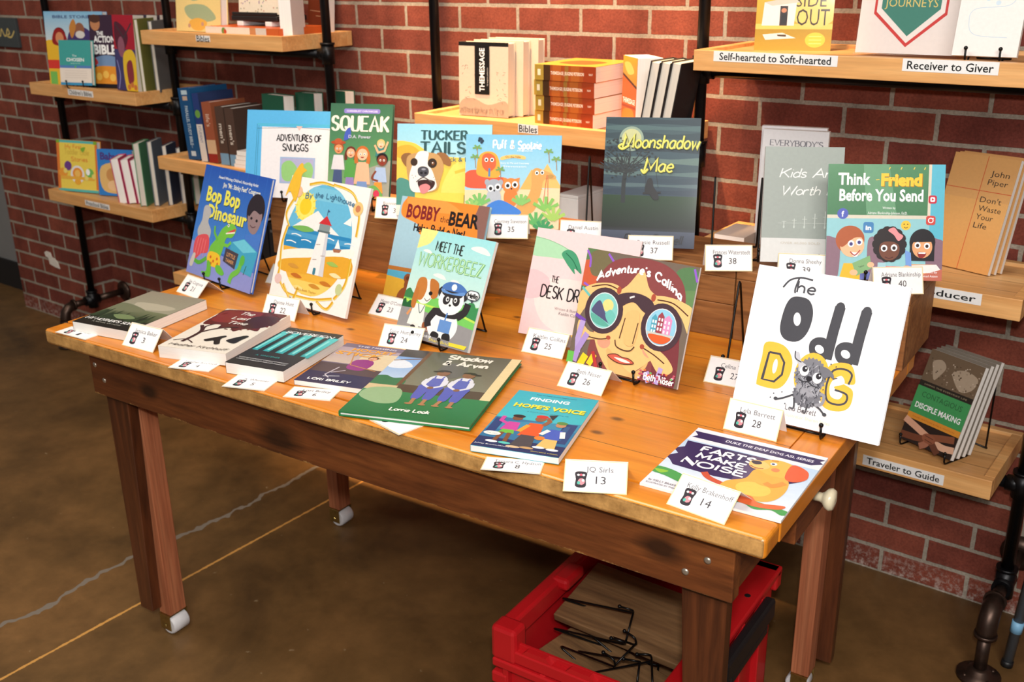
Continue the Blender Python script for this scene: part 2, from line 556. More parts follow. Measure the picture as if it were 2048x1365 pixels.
# ------------------------------------------------------------------ lettering: a small pen alphabet (skeleton strokes) beside the built-in font
PEN = {
    'A': (.9, ["0,0 .45,1 .9,0", ".17,.36 .73,.36"]), 'B': (.7, ["0,0 0,1", "~0,1 .42,.99 .6,.78 .42,.55 0,.53", "~0,.53 .5,.52 .7,.27 .5,.01 0,0"]),
    'C': (.8, ["~.76,.82 .5,1 .15,.85 0,.5 .15,.15 .5,0 .79,.2"]), 'D': (.8, ["0,0 0,1", "~0,1 .45,.97 .78,.7 .78,.3 .45,.03 0,0"]),
    'E': (.64, ["0,0 0,1", "0,1 .62,1", "0,.52 .5,.52", "0,0 .64,0"]), 'F': (.6, ["0,0 0,1", "0,1 .6,1", "0,.52 .48,.52"]),
    'G': (.85, ["~.77,.85 .5,1 .15,.85 0,.5 .15,.15 .5,0 .8,.12 .83,.42", ".5,.44 .84,.44"]), 'H': (.75, ["0,0 0,1", ".75,0 .75,1", "0,.5 .75,.5"]),
    'I': (.14, [".07,0 .07,1"]), 'J': (.5, ["~.45,1 .45,.3 .32,.03 .1,.03 0,.2"]), 'K': (.74, ["0,0 0,1", ".7,1 0,.42", ".2,.56 .74,0"]),
    'L': (.58, ["0,1 0,0", "0,0 .58,0"]), 'M': (1, ["0,0 .1,1 .5,.2 .9,1 1,0"]), 'N': (.8, ["0,0 0,1 .8,0 .8,1"]),
    'O': (.9, ["~.45,1 .1,.85 0,.5 .1,.15 .45,0 .8,.15 .9,.5 .8,.85 .45,1"]), 'P': (.64, ["0,0 0,1", "~0,1 .45,1 .64,.75 .45,.47 0,.45"]),
    'Q': (.9, ["~.45,1 .1,.85 0,.5 .1,.15 .45,0 .8,.15 .9,.5 .8,.85 .45,1", ".5,.25 .95,-.12"]), 'R': (.7, ["0,0 0,1", "~0,1 .45,1 .62,.75 .45,.5 0,.48", ".3,.48 .7,0"]),
    'S': (.65, ["~.6,.85 .35,1 .05,.85 .08,.6 .35,.5 .62,.36 .6,.12 .3,0 0,.15"]), 'T': (.75, ["0,1 .75,1", ".375,1 .375,0"]),
    'U': (.75, ["~0,1 0,.35 .12,.05 .375,0 .63,.05 .75,.35 .75,1"]), 'V': (.85, ["0,1 .42,0 .85,1"]), 'W': (1.15, ["0,1 .28,0 .575,.85 .87,0 1.15,1"]),
    'X': (.75, ["0,0 .75,1", "0,1 .75,0"]), 'Y': (.8, ["0,1 .4,.5 .8,1", ".4,.5 .4,0"]), 'Z': (.7, ["0,1 .7,1 0,0 .7,0"]),
    'a': (.52, ["~.48,.5 .25,.6 .03,.4 .03,.15 .22,0 .42,.12 .48,.5", ".5,.6 .48,.1 .55,0"]), 'b': (.5, ["0,1 0,0", "~0,.42 .25,.6 .5,.4 .5,.18 .25,0 0,.12"]),
    'c': (.48, ["~.46,.5 .25,.6 .03,.42 .03,.16 .25,0 .48,.1"]), 'd': (.52, ["~.48,.45 .25,.6 .03,.4 .03,.15 .22,0 .48,.15", ".5,1 .5,0"]),
    'e': (.5, ["~.04,.3 .46,.34 .42,.54 .25,.6 .04,.42 .04,.15 .25,0 .48,.1"]), 'f': (.34, ["~.36,.95 .2,1 .12,.8 .12,0", "0,.58 .32,.58"]),
    'g': (.52, ["~.48,.5 .25,.6 .03,.4 .03,.2 .22,.06 .44,.18 .5,.58", "~.5,.6 .5,-.15 .35,-.36 .05,-.3"]), 'h': (.48, ["0,1 0,0", "~0,.38 .22,.6 .44,.48 .46,0"]),
    'i': (.1, [".05,.6 .05,0", ".05,.8 .05,.86"]), 'k': (.46, ["0,1 0,0", ".42,.6 0,.25", ".14,.36 .46,0"]), 'l': (.12, ["~.04,1 .04,.15 .12,0"]),
    'm': (.8, ["0,.6 0,0", "~0,.38 .2,.6 .38,.46 .39,0", "~.39,.38 .58,.6 .76,.46 .78,0"]), 'n': (.48, ["0,.6 0,0", "~0,.38 .22,.6 .44,.48 .46,0"]),
    'o': (.52, ["~.26,.6 .05,.47 0,.3 .05,.12 .26,0 .47,.12 .52,.3 .47,.47 .26,.6"]), 'p': (.5, ["0,.6 0,-.36", "~0,.42 .25,.6 .5,.4 .5,.18 .25,0 0,.12"]),
    'r': (.36, ["0,.6 0,0", "~0,.35 .14,.56 .36,.56"]), 's': (.42, ["~.4,.5 .22,.6 .03,.48 .12,.33 .34,.26 .4,.1 .2,0 0,.1"]), 't': (.32, ["~.14,.9 .12,.15 .2,0 .32,.08", "0,.6 .3,.6"]),
    'u': (.5, ["~0,.6 0,.15 .2,0 .42,.15 .46,.6", ".47,.6 .48,0"]), 'v': (.46, ["0,.6 .23,0 .46,.6"]), 'w': (.7, ["0,.6 .18,0 .35,.5 .52,0 .7,.6"]),
    'y': (.48, ["0,.6 .24,.04", ".48,.6 .12,-.36"]), 'z': (.44, ["0,.6 .44,.6 0,0 .44,0"]),
    '&': (.7, ["~.68,.02 .2,.7 .25,.97 .45,.95 .45,.72 .1,.4 .05,.1 .3,0 .55,.15 .66,.4"]), "'": (.1, [".06,1 .03,.78"]), '.': (.08, [".02,0 .06,.03"]), ' ': (.36, []),
    '-': (.4, ["0,.4 .4,.4"]), ',': (.1, [".06,.06 0,-.12"]),
}


def smooth(pts, n=6):
    out = []
    m = len(pts)
    for i in range(m - 1):
        p0 = pts[max(0, i - 1)]; p1 = pts[i]; p2 = pts[i + 1]; p3 = pts[min(m - 1, i + 2)]
        if i == 0 and pts[0] == pts[-1]:
            p0 = pts[-2]
        if i == m - 2 and pts[0] == pts[-1]:
            p3 = pts[1]
        for k in range(n):
            t = k / n
            out.append(tuple(0.5 * ((2 * b) + (-a + c) * t + (2 * a - 5 * b + 4 * c - d) * t * t + (-a + 3 * b - 3 * c + d) * t ** 3)
                             for a, b, c, d in zip(p0, p1, p2, p3)))
    out.append(pts[-1])
    return out


_FONT_CACHE = {}


def font_mesh(s, bold=0.0):
    """outline of a string in the built-in font: (verts, faces, box) in font units"""
    key = (s, round(bold, 4))
    if key in _FONT_CACHE:
        return _FONT_CACHE[key]
    cu = bpy.data.curves.new('lettering', 'FONT')
    cu.body = s
    cu.size = 1.0
    cu.resolution_u = 2
    cu.offset = bold
    o = bpy.data.objects.new('lettering', cu)
    COL.objects.link(o)
    bpy.context.view_layer.update()
    me = bpy.data.meshes.new_from_object(o)
    vs = [(v.co.x, v.co.y) for v in me.vertices]
    fs = [tuple(p.vertices) for p in me.polygons]
    bpy.data.objects.remove(o)
    bpy.data.curves.remove(cu)
    bpy.data.meshes.remove(me)
    if vs:
        x0 = min(v[0] for v in vs); x1 = max(v[0] for v in vs); y0 = min(v[1] for v in vs); y1 = max(v[1] for v in vs)
    else:
        x0 = x1 = y0 = y1 = 0
    _FONT_CACHE[key] = (vs, fs, (x0, x1, y0, y1))
    return _FONT_CACHE[key]


class Art:
    """flat print on a panel of w x h metres. Positions: x 0..1 from the left, y 0..1 from the TOP; sizes are fractions of the width."""

    def __init__(self, w, h):
        self.w, self.h = w, h
        self.k = h / w
        self.tf = (1, 0, 1, 0)   # scale and shift of x, of y
        self.shapes = []          # (points [(X,Y)], faces, colours per point)

    def P(self, x, y):
        a, b, c, d = self.tf
        return ((x * a + b - 0.5) * self.w, (1 - (y * c + d)) * self.h)

    def raw(self, pts, faces, cols):
        self.shapes.append((pts, faces, cols))

    def clip(self, pts):
        """cut a polygon to the panel"""
        def cut(poly, ins, inter):
            out = []
            for i in range(len(poly)):
                a, b = poly[i - 1], poly[i]
                ia, ib = ins(a), ins(b)
                if ia != ib:
                    out.append(inter(a, b))
                if ib:
                    out.append(b)
            return out

        def ix(xv):
            return lambda a, b: (xv, a[1] + (b[1] - a[1]) * (xv - a[0]) / (b[0] - a[0]))

        def iy(yv):
            return lambda a, b: (a[0] + (b[0] - a[0]) * (yv - a[1]) / (b[1] - a[1]), yv)
        for ins, it in ((lambda p: p[0] >= 0, ix(0)), (lambda p: p[0] <= 1, ix(1)), (lambda p: p[1] >= 0, iy(0)), (lambda p: p[1] <= 1, iy(1))):
            if not pts:
                return pts
            pts = cut(pts, ins, it)
        return pts

    def poly(self, pts, col, col2=None):
        if any(p[0] < 0 or p[0] > 1 or p[1] < 0 or p[1] > 1 for p in pts):
            pts = self.clip(list(pts))
        if len(pts) < 3:
            return self
        q = [self.P(*p) for p in pts]
        if col2:
            y0 = min(p[1] for p in pts); y1 = max(p[1] for p in pts)
            cs = [tuple(a + (b - a) * ((p[1] - y0) / max(1e-6, y1 - y0)) for a, b in zip(col, col2)) for p in pts]
        else:
            cs = [col] * len(q)
        self.raw(q, [tuple(range(len(q)))], cs)
        return self

    def rect(self, x0, y0, x1, y1, col, col2=None):
        if not col2:
            return self.poly([(x0, y0), (x1, y0), (x1, y1), (x0, y1)], col)
        q = [self.P(x0, y0), self.P(x1, y0), self.P(x1, y1), self.P(x0, y1)]
        self.raw(q, [(0, 1, 2, 3)], [col, col, col2, col2])
        return self

    def ell(self, cx, cy, rx, ry, col, rot=0, a0=0, a1=360, n=26):
        pts = []
        cr, sr = math.cos(R(rot)), math.sin(R(rot))
        full = (a1 - a0) >= 360
        m = n if full else n + 1
        for i in range(m):
            a = R(a0 + (a1 - a0) * i / n)
            x, y = rx * math.cos(a), -ry * math.sin(a)
            pts.append((cx + x * cr - y * sr, cy + (x * sr + y * cr) / self.k))
        return self.poly(pts, col)

    def blob(self, pts, col, n=5):
        return self.poly(smooth(list(pts) + [pts[0]], n)[:-1], col)

    def rrect(self, x0, y0, x1, y1, r, col):
        pts = []
        ry = r / self.k
        for cx, cy, a in ((x1 - r, y0 + ry, 0), (x0 + r, y0 + ry, 90), (x0 + r, y1 - ry, 180), (x1 - r, y1 - ry, 270)):
            for i in range(5):
                t = R(a + 90 * i / 4)
                pts.append((cx + r * math.cos(t), cy - ry * math.sin(t)))
        return self.poly(pts, col)

    def strip(self, XY, wid, col, nib=None):
        """a pen line through points in panel metres"""
        n = len(XY)
        if n < 2:
            return
        pts, faces = [], []
        for i in range(n):
            a = XY[max(0, i - 1)]; b = XY[min(n - 1, i + 1)]
            dx, dy = b[0] - a[0], b[1] - a[1]
            l = math.hypot(dx, dy) or 1e-9
            nx, ny = -dy / l, dx / l
            wd = wid
            if nib is not None:
                wd = wid * (nib + (1 - nib) * abs(dy / l))
            cosf = 1.0
            if 0 < i < n - 1:
                p = XY[i]
                d1 = (p[0] - a[0], p[1] - a[1]); d2 = (b[0] - p[0], b[1] - p[1])
                l1 = math.hypot(*d1) or 1e-9; l2 = math.hypot(*d2) or 1e-9
                c = max(-1, min(1, (d1[0] * d2[0] + d1[1] * d2[1]) / (l1 * l2)))
                cosf = max(0.45, math.sqrt((1 + c) / 2))
            pts.append((XY[i][0] + nx * wd / 2 / cosf, XY[i][1] + ny * wd / 2 / cosf))
            pts.append((XY[i][0] - nx * wd / 2 / cosf, XY[i][1] - ny * wd / 2 / cosf))
        for i in range(n - 1):
            faces.append((2 * i, 2 * i + 1, 2 * i + 3, 2 * i + 2))
        self.raw(pts, faces, [col] * len(pts))

    def line(self, pts, wid, col, curve=False, nib=None):
        if curve:
            pts = smooth(list(pts))
        self.strip([self.P(*p) for p in pts], wid * self.w, col, nib)
        return self

    def dots(self, pts, r, col):
        for x, y in pts:
            self.ell(x, y, r, r, col, n=10)
        return self

    def text(self, s, cx, cy, width, col, height=None, bold=0.0, shear=0.0, rot=0.0, arc=0.0):
        """built-in font fitted to a width (and height), centred"""
        vs, fs, (x0, x1, y0, y1) = font_mesh(s, bold)
        if not vs:
            return self
        sx = width * self.w / max(1e-6, x1 - x0)
        cap = 0.73
        sy = sx if height is None else height * self.w / cap
        c, sn = math.cos(R(rot)), math.sin(R(rot))
        ox, oy = self.P(cx, cy)
        out = []
        for x, y in vs:
            X = (x - (x0 + x1) / 2) * sx + shear * y * sy
            Y = (y - cap / 2) * sy
            if arc:
                Y -= arc * self.w * ((2 * X / (width * self.w)) ** 2)
                pass
            out.append((ox + X * c - Y * sn, oy + X * sn + Y * c))
        self.raw(out, fs, [col] * len(out))
        return self

    def pen(self, s, cx, cy, width, col, height, wid=0.012, nib=None, shear=0.0, rot=0.0, serif=0.0, gap=0.2, jit=0.0, arc=0.0):
        """skeleton alphabet drawn with a pen of width wid; serif adds ticks at stroke ends"""
        rnd = random.Random(s)
        x = 0.0
        strokes = []
        for ch in s:
            wv, st = PEN.get(ch, PEN.get(ch.upper(), (.3, [])))
            dy = rnd.uniform(-jit, jit)
            for q in st:
                cur = q.startswith('~')
                pts = [tuple(float(t) for t in p.split(',')) for p in q.lstrip('~').split()]
                ends = (pts[0], pts[-1]) if (serif and not (cur and pts[0] == pts[-1])) else ()
                if cur:
                    pts = smooth(pts, 5)
                strokes.append(([(x + a, b + dy) for a, b in pts], False))
                for e in ends:
                    strokes.append(([(x + e[0] - serif, e[1] + dy), (x + e[0] + serif, e[1] + dy)], True))
            x += wv + gap
        tot = max(1e-6, x - gap)
        sx = width * self.w / tot
        sy = height * self.w
        c, sn = math.cos(R(rot)), math.sin(R(rot))
        ox, oy = self.P(cx, cy)
        for pts, tick in strokes:
            XY = []
            for a, b in pts:
                X = (a - tot / 2) * sx + shear * b * sy
                Y = (b - 0.5) * sy
                if arc:
                    Y -= arc * self.w * ((2 * (a - tot / 2) / tot) ** 2)
                XY.append((ox + X * c - Y * sn, oy + X * sn + Y * c))
            self.strip(XY, wid * self.w * (0.45 if tick else 1), col, None if tick else nib)
        return self

    # small figures ------------------------------------------------
    def eye(self, x, y, r, iris=(30, 24, 22)):
        self.ell(x, y, r, r * 1.1, (255, 255, 255), n=14)
        self.ell(x, y + r * 0.1, r * 0.55, r * 0.6, iris, n=12)
        return self

    def head(self, x, y, r, skin, hair, smile=True, long_hair=False):
        if long_hair:
            for s in (-1, 1):
                self.line([(x + s * r * .85, y - r * .3 / self.k), (x + s * r * 1.05, y + r * .7 / self.k), (x + s * r * .95, y + r * 1.5 / self.k)], r * .62, hair, True)
        self.ell(x, y - r * 0.18 / self.k, r * 1.08, r * 1.05, hair)
        self.ell(x, y + r * 0.12 / self.k, r * 0.88, r * 0.92, skin)
        for s in (-1, 1):
            self.eye(x + s * r * 0.34, y + r * 0.05 / self.k, r * 0.17)
        if smile:
            self.ell(x, y + r * 0.48 / self.k, r * 0.3, r * 0.2, (150, 40, 40), a0=180, a1=360, n=12)
        return self

    def body(self, x, y, w, h, col):
        self.poly([(x - w * 0.38, y), (x + w * 0.38, y), (x + w * 0.55, y + h), (x - w * 0.55, y + h)], col)
        return self

    def place(self, mb, M, step=1.4e-5, mat=0, lay=None):
        """add the print to mesh builder mb, panel frame M (x right, y up, z out of the face)"""
        if lay is None:
            lay = mb.bm.verts.layers.float_color.get('ink') or mb.bm.verts.layers.float_color.new('ink')
        z = step
        for pts, faces, cols in self.shapes:
            vs = []
            for (x, y), c in zip(pts, cols):
                v = mb.bm.verts.new(M @ Vector((x, y, z)))
                v[lay] = lin(c)
                vs.append(v)
            for f in faces:
                try:
                    fc = mb.bm.faces.new([vs[i] for i in f])
                    fc.material_index = mat
                except ValueError:
                    pass
            z += step
        return self


def ink_box(mb, lo, hi, col, mat=0, bevel=0.0):
    """a box whose faces carry an ink colour"""
    lay = mb.bm.verts.layers.float_color.get('ink') or mb.bm.verts.layers.float_color.new('ink')
    before = set(mb.bm.verts)
    mb.box(lo, hi, bevel, mat)
    for v in mb.bm.verts:
        if v not in before:
            v[lay] = lin(col)


def make_book(name, label, loc, rot, w, h, t, art=None, cover=(240, 240, 240), spine=None, hard=False, cat='book', group=None, pages=None,
              flat=False, lying_spine='left', spine_art=None, mat=None, back=None):
    """book frame: x along the bottom edge, y up the cover, z out of the front. Standing: origin at the foot of the front cover.
    flat: origin at the middle of the book's underside."""
    root = empty(name, loc, rot, label, cat, group)
    y0 = -h / 2 if flat else 0.0
    zf = t if flat else 0.0
    ct = 0.0024 if hard else 0.0007
    ov = 0.003 if hard else 0.0
    fx = -1 if lying_spine == 'left' else 1
    pm = pages or M_PAGES
    pb = MB()
    xa, xb = -w / 2 + ov, w / 2 - ov
    if fx < 0:
        xa = -w / 2 + ct
    else:
        xb = w / 2 - ct
    pb.box((xa, y0 + ov, zf - t + ct), (xb, y0 + h - ov, zf - ct))
    pb.build('pages', pm, root)
    cb = MB()
    m = mat or M_INK
    sp = spine or cover
    b = 0.0006 if hard else 0
    ink_box(cb, (-w / 2, y0, zf - ct), (w / 2, y0 + h, zf), cover, 0, b)
    ink_box(cb, (-w / 2, y0, zf - t), (w / 2, y0 + h, zf - t + ct), back or cover, 0, b)
    if fx < 0:
        ink_box(cb, (-w / 2, y0, zf - t + ct), (-w / 2 + ct, y0 + h, zf - ct), sp)
    else:
        ink_box(cb, (w / 2 - ct, y0, zf - t + ct), (w / 2, y0 + h, zf - ct), sp)
    bmesh.ops.recalc_face_normals(cb.bm, faces=cb.bm.faces[:])
    if art:
        A = Art(w, h)
        art(A)
        A.place(cb, Matrix.Translation((0, y0, zf)))
    if spine_art:
        A = Art(h, t)
        spine_art(A)
        if fx < 0:   # spine on the left, lettering reads down: x -> -y
            Mx = Matrix(((0, 0, -1, -w / 2), (-1, 0, 0, y0 + h / 2), (0, 1, 0, zf - t), (0, 0, 0, 1)))
        else:
            Mx = Matrix(((0, 0, 1, w / 2), (-1, 0, 0, y0 + h / 2), (0, -1, 0, zf), (0, 0, 0, 1)))
        A.place(cb, Mx)
    cb.build('cover', m, root, recalc=False)
    return root


# ------------------------------------------------------------------ cover prints
W = (255, 255, 255)
K = (28, 26, 28)


def art_bop(A):
    A.rect(0, 0, 1, .74, (38, 84, 176), (74, 138, 216))
    A.poly([(0, .70), (1, .82), (1, 1), (0, 1)], (142, 150, 214))
    for i in range(7):
        A.line([(.1 + i * .14, .0), (.02 + i * .15, .70)], .004, (58, 112, 200))
    A.text("Award Winning Children's Recording Artist", .53, .085, .60, (236, 240, 236), bold=.02)
    A.text('Jim "Mr. Stinky Feet" Cosgrove', .60, .145, .56, (240, 240, 220), bold=.02, height=.04)
    for dx, c in ((.006, (30, 60, 40)), (0, (240, 232, 96))):
        A.text('Bop Bop', .36 + dx, .25 + dx, .52, c, height=.125, bold=.035)
        A.text('Dinosaur', .46 + dx, .40 + dx, .60, c, height=.115, bold=.035)
    # boy peeking top right
    A.ell(.86, .30, .125, .14, (44, 36, 44))
    A.blob([(.76, .30), (.84, .24), (.95, .30), (.96, .40), (.90, .50), (.80, .46)], (150, 126, 128))
    A.ell(.82, .37, .016, .012, (40, 34, 40)); A.ell(.90, .38, .016, .012, (40, 34, 40)); A.line([(.82, .43), (.86, .445), (.90, .43)], .008, (90, 60, 66), True); A.blob([(.75, .30), (.84, .22), (.96, .28), (.93, .32), (.84, .30), (.78, .36)], (44, 36, 44))
    A.poly([(.78, .52), (1, .48), (1, .82), (.80, .74)], (74, 124, 206))
    # grey dog in red shorts
    A.blob([(.10, .38), (.17, .36), (.22, .42), (.20, .50), (.27, .58), (.24, .68), (.12, .68), (.06, .60), (.10, .50)], (186, 184, 184))
    A.blob([(.07, .66), (.24, .62), (.28, .76), (.18, .80), (.10, .86), (.05, .78)], (222, 84, 92))
    for i in range(4):
        A.line([(.10 + i * .04, .66), (.08 + i * .045, .82)], .005, (250, 150, 150))
    A.blob([(.06, .82), (.10, .82), (.08, .93), (.03, .92)], (210, 200, 190))
    # toy chest
    A.poly([(.60, .62), (.78, .56), (1, .64), (.97, .86), (.62, .82)], (70, 166, 202))
    A.poly([(.62, .615), (.78, .565), (.98, .64), (.80, .68)], (112, 204, 226))
    A.poly([(.54, .68), (.74, .70), (.72, .84), (.53, .80)], (74, 66, 76), )
    A.text('LITTLE', .635, .735, .13, (206, 150, 96), bold=.03, rot=-5); A.text('TAMER', .63, .785, .13, (206, 150, 96), bold=.03, rot=-5)
    # green dinosaur
    A.blob([(.44, .52), (.56, .46), (.64, .50), (.60, .58), (.52, .60), (.50, .70), (.46, .80), (.34, .82), (.30, .72), (.38, .62)], (120, 196, 70))
    A.line([(.52, .555), (.63, .505)], .02, (216, 70, 70)); A.line([(.50, .56), (.63, .53)], .012, (250, 240, 220))
    A.line([(.44, .66), (.56, .66), (.60, .62)], .028, (120, 196, 70)); A.line([(.40, .64), (.33, .58), (.32, .52)], .026, (110, 186, 64))
    A.blob([(.30, .76), (.46, .76), (.50, .86), (.38, .88), (.30, .86)], (246, 198, 50))
    A.dots([(.34, .80), (.39, .83), (.44, .80), (.36, .855), (.46, .845)], .014, (216, 96, 40))
    A.blob([(.30, .84), (.36, .86), (.38, .97), (.28, .98), (.24, .95), (.31, .93)], (110, 190, 64))
    A.blob([(.44, .86), (.50, .85), (.58, .90), (.55, .93), (.46, .91)], (110, 190, 64))
    A.line([(.28, .82), (.18, .88), (.10, .87)], .035, (96, 178, 64), True)
    A.line([(.80, .75), (.78, .84), (.70, .90), (.68, .97)], .05, (116, 192, 72), True)
    A.ell(.81, .745, .035, .045, (96, 186, 70)); A.line([(.86, .86), (.88, .78)], .008, (60, 110, 60), True)
    A.dots([(.52, .485)], .014, W); A.dots([(.52, .485)], .007, K)


def art_light(A):
    A.rect(0, 0, 1, 1, (246, 243, 238))
    def band(y0, y1, col):
        pts = []
        for i in range(15):
            v = y0 + (y1 - y0) * i / 14
            q = 1 - ((v - .47) / .44) ** 2
            pts.append((.475 - .42 * math.sqrt(max(0, q)), v))
        pts2 = [(.95 - p[0], p[1]) for p in reversed(pts)]
        A.poly(pts + pts2, col)
    band(.035, .42, (106, 186, 220)); band(.06, .16, (126, 198, 224)); band(.40, .60, (46, 136, 190)); band(.43, .47, (80, 160, 206))
    band(.56, .905, (236, 178, 62)); band(.80, .90, (244, 208, 104))
    A.blob([(.02, .62), (.3, .555), (.6, .53), (.93, .48), (.90, .56), (.5, .62), (.08, .70)], (250, 244, 232))
    A.blob([(.06, .68), (.4, .615), (.9, .55), (.93, .70), (.5, .74), (.1, .76)], (230, 168, 50))
    A.ell(.25, .225, .125, .125, (250, 232, 110)); A.ell(.25, .225, .075, .075, (246, 206, 44))
    for i in range(12):
        a = R(30 * i)
        A.line([(.25 + .10 * math.cos(a), .225 + .09 * math.sin(a)), (.25 + .14 * math.cos(a), .225 + .126 * math.sin(a))], .010, (248, 214, 60))
    A.poly([(.13, .40), (.42, .24), (.56, .32), (.74, .40)], (240, 240, 236)); A.blob([(.13, .40), (.3, .375), (.42, .40), (.28, .425)], (120, 180, 90))
    A.poly([(.76, .30), (.84, .24), (.86, .31)], (250, 246, 240))
    A.poly([(.71, .50), (.735, .425), (.78, .495)], (250, 248, 244)); A.poly([(.69, .505), (.80, .50), (.78, .525), (.71, .53)], (170, 110, 80))
    for x, y in ((.2, .46), (.34, .49), (.62, .44), (.88, .45), (.15, .52)):
        A.line([(x - .06, y), (x, y - .008), (x + .07, y + .002)], .010, (236, 244, 246), True)
    A.poly([(.485, .40), (.60, .40), (.64, .735), (.43, .735)], (246, 240, 236)); A.poly([(.57, .40), (.60, .40), (.64, .735), (.58, .735)], (216, 214, 218))
    A.rect(.475, .335, .61, .40, (136, 150, 152)); A.rect(.465, .385, .62, .40, (96, 110, 112)); A.poly([(.46, .335), (.545, .265), (.625, .335)], (206, 48, 56))
    A.line([(.545, .265), (.545, .215)], .006, (60, 70, 90)); A.poly([(.545, .215), (.575, .23), (.545, .24)], (60, 90, 130))
    A.rrect(.50, .68, .535, .735, .012, (64, 128, 148))
    for x, y in ((.48, .50), (.56, .58), (.47, .62)):
        A.line([(x, y), (x + .05, y - .006)], .006, (170, 150, 140))
    for x, y, c in ((.30, .77, (196, 110, 40)), (.68, .78, (200, 120, 40)), (.78, .70, (250, 226, 170)), (.24, .70, (210, 150, 60)), (.55, .82, (206, 140, 50)), (.72, .62, (160, 190, 90)), (.36, .86, (250, 220, 140))):
        A.blob([(x - .07, y), (x, y - .015), (x + .08, y + .01), (x, y + .02)], c)
    # yellow scroll border
    g = (222, 170, 40)
    for pts in ([(.07, .40), (.04, .55), (.07, .74), (.06, .82)], [(.09, .40), (.02, .30), (.10, .16)], [(.55, .02), (.80, .06), (.92, .20), (.94, .38)], [(.93, .55), (.92, .75), (.82, .88)],
                [(.25, .05), (.40, .02), (.55, .03)], [(.10, .84), (.22, .92), (.40, .93), (.60, .92), (.80, .88)], [(.16, .86), (.30, .97), (.36, .86)], [(.62, .93), (.75, .97), (.82, .90)]):
        A.line(pts, .022, g, True)
        A.line([(x + .012, y + .006) for x, y in pts], .008, (250, 224, 120), True)
    A.ell(.13, .12, .05, .05, (236, 190, 150)); A.ell(.90, .17, .06, .06, (240, 200, 130)); A.ell(.90, .17, .03, .03, (206, 130, 90)); A.ell(.08, .83, .045, .045, (230, 196, 190)); A.ell(.86, .80, .04, .05, (196, 206, 150))
    A.pen('By the Lighthouse', .54, .115, .62, (70, 120, 150), .045, .008, jit=.1, arc=.03)
    A.text('Laura Beth Taylor', .46, .87, .28, (190, 130, 40), height=.02)


def art_gull(A):
    A.blob([(.30, .98), (.05, .62), (.25, .25), (.55, .05), (.72, .12), (.70, .3), (.92, .5), (.62, .72), (.5, .98)], (238, 190, 56))


def art_snuggs(A):
    A.rect(0, 0, 1, 1, (96, 186, 236))
    A.rect(.145, .19, .855, 1, (246, 240, 240))
    for d in (0, .016):
        A.line([(.10 + d, .16 + d), (.92, .155 + d)], .004, (80, 196, 196)); A.line([(.10 + d, .16 + d), (.085 + d, 1)], .004, (50, 130, 160))
    A.line([(.10, .21), (.5, .19), (.93, .215)], .003, (60, 80, 90))
    A.poly([(.47, .175), (.53, .175), (.50, .225)], (240, 196, 186))
    A.pen('ADVENTURES OF', .50, .31, .42, K, .052, .010, jit=.09)
    A.pen('SNUGGS', .47, .42, .24, K, .058, .010, jit=.07)
    A.rect(.33, .53, .66, .83, (168, 190, 224)); A.rect(.345, .545, .645, .815, (186, 182, 214))
    A.blob([(.35, .62), (.43, .57), (.50, .68), (.44, .80), (.36, .78)], (156, 208, 128)); A.blob([(.52, .66), (.60, .58), (.645, .66), (.62, .78), (.54, .76)], (156, 208, 128))
    A.blob([(.44, .80), (.50, .70), (.57, .80)], (120, 190, 230))


def art_squeak(A):
    A.rect(0, 0, 1, .5, (62, 108, 84), (84, 140, 96)); A.rect(0, .5, 1, 1, (84, 140, 96), (140, 176, 122))
    A.poly([(.55, .72), (1, .6), (1, 1), (.6, 1)], (156, 158, 146))
    A.rrect(.22, .055, .80, .105, .025, (142, 130, 206)); A.text('CHEESEBURY CHRONICLES', .51, .08, .5, (226, 220, 250), bold=.03, height=.026)
    A.pen('SQUEAK', .49, .215, .90, (250, 244, 226), .21, .048, nib=.42, serif=.10, gap=.30)
    A.blob([(.26, .30), (.33, .26), (.34, .36), (.24, .40)], (74, 96, 190))
    A.text('D.A. Power', .49, .355, .36, (206, 206, 226), height=.05, bold=.015)
    # five friends
    A.body(.16, .56, .20, .16, (226, 222, 226)); A.body(.16, .72, .17, .28, (74, 90, 130)); A.head(.16, .49, .075, (222, 150, 100), (160, 84, 50)); A.ell(.15, .425, .12, .03, (178, 80, 48)); A.ell(.15, .41, .06, .04, (190, 92, 56))
    A.body(.36, .60, .18, .20, (90, 160, 80)); A.body(.36, .80, .16, .2, (150, 130, 190)); A.head(.36, .53, .075, (236, 178, 140), (110, 50, 40), long_hair=True)
    A.body(.56, .63, .24, .24, (238, 184, 150)); A.head(.55, .54, .095, (242, 190, 156), (196, 110, 52), long_hair=True); A.body(.56, .84, .2, .16, (120, 150, 200))
    A.body(.83, .46, .14, .10, (60, 130, 130)); A.line([(.74, .44), (.80, .52), (.90, .50), (.95, .40)], .03, (236, 180, 140)); A.head(.84, .43, .06, (242, 190, 150), (230, 190, 120))
    A.body(.85, .68, .20, .16, (166, 190, 226)); A.body(.82, .84, .15, .12, (236, 150, 60)); A.head(.87, .60, .085, (132, 68, 50), (34, 26, 30))
    A.line([(.78, .72), (.72, .80), (.82, .83)], .03, (132, 68, 50), True); A.blob([(.64, .92), (.78, .88), (.9, 1), (.62, 1)], (110, 170, 90)); A.ell(.80, .97, .05, .06, (206, 60, 90))


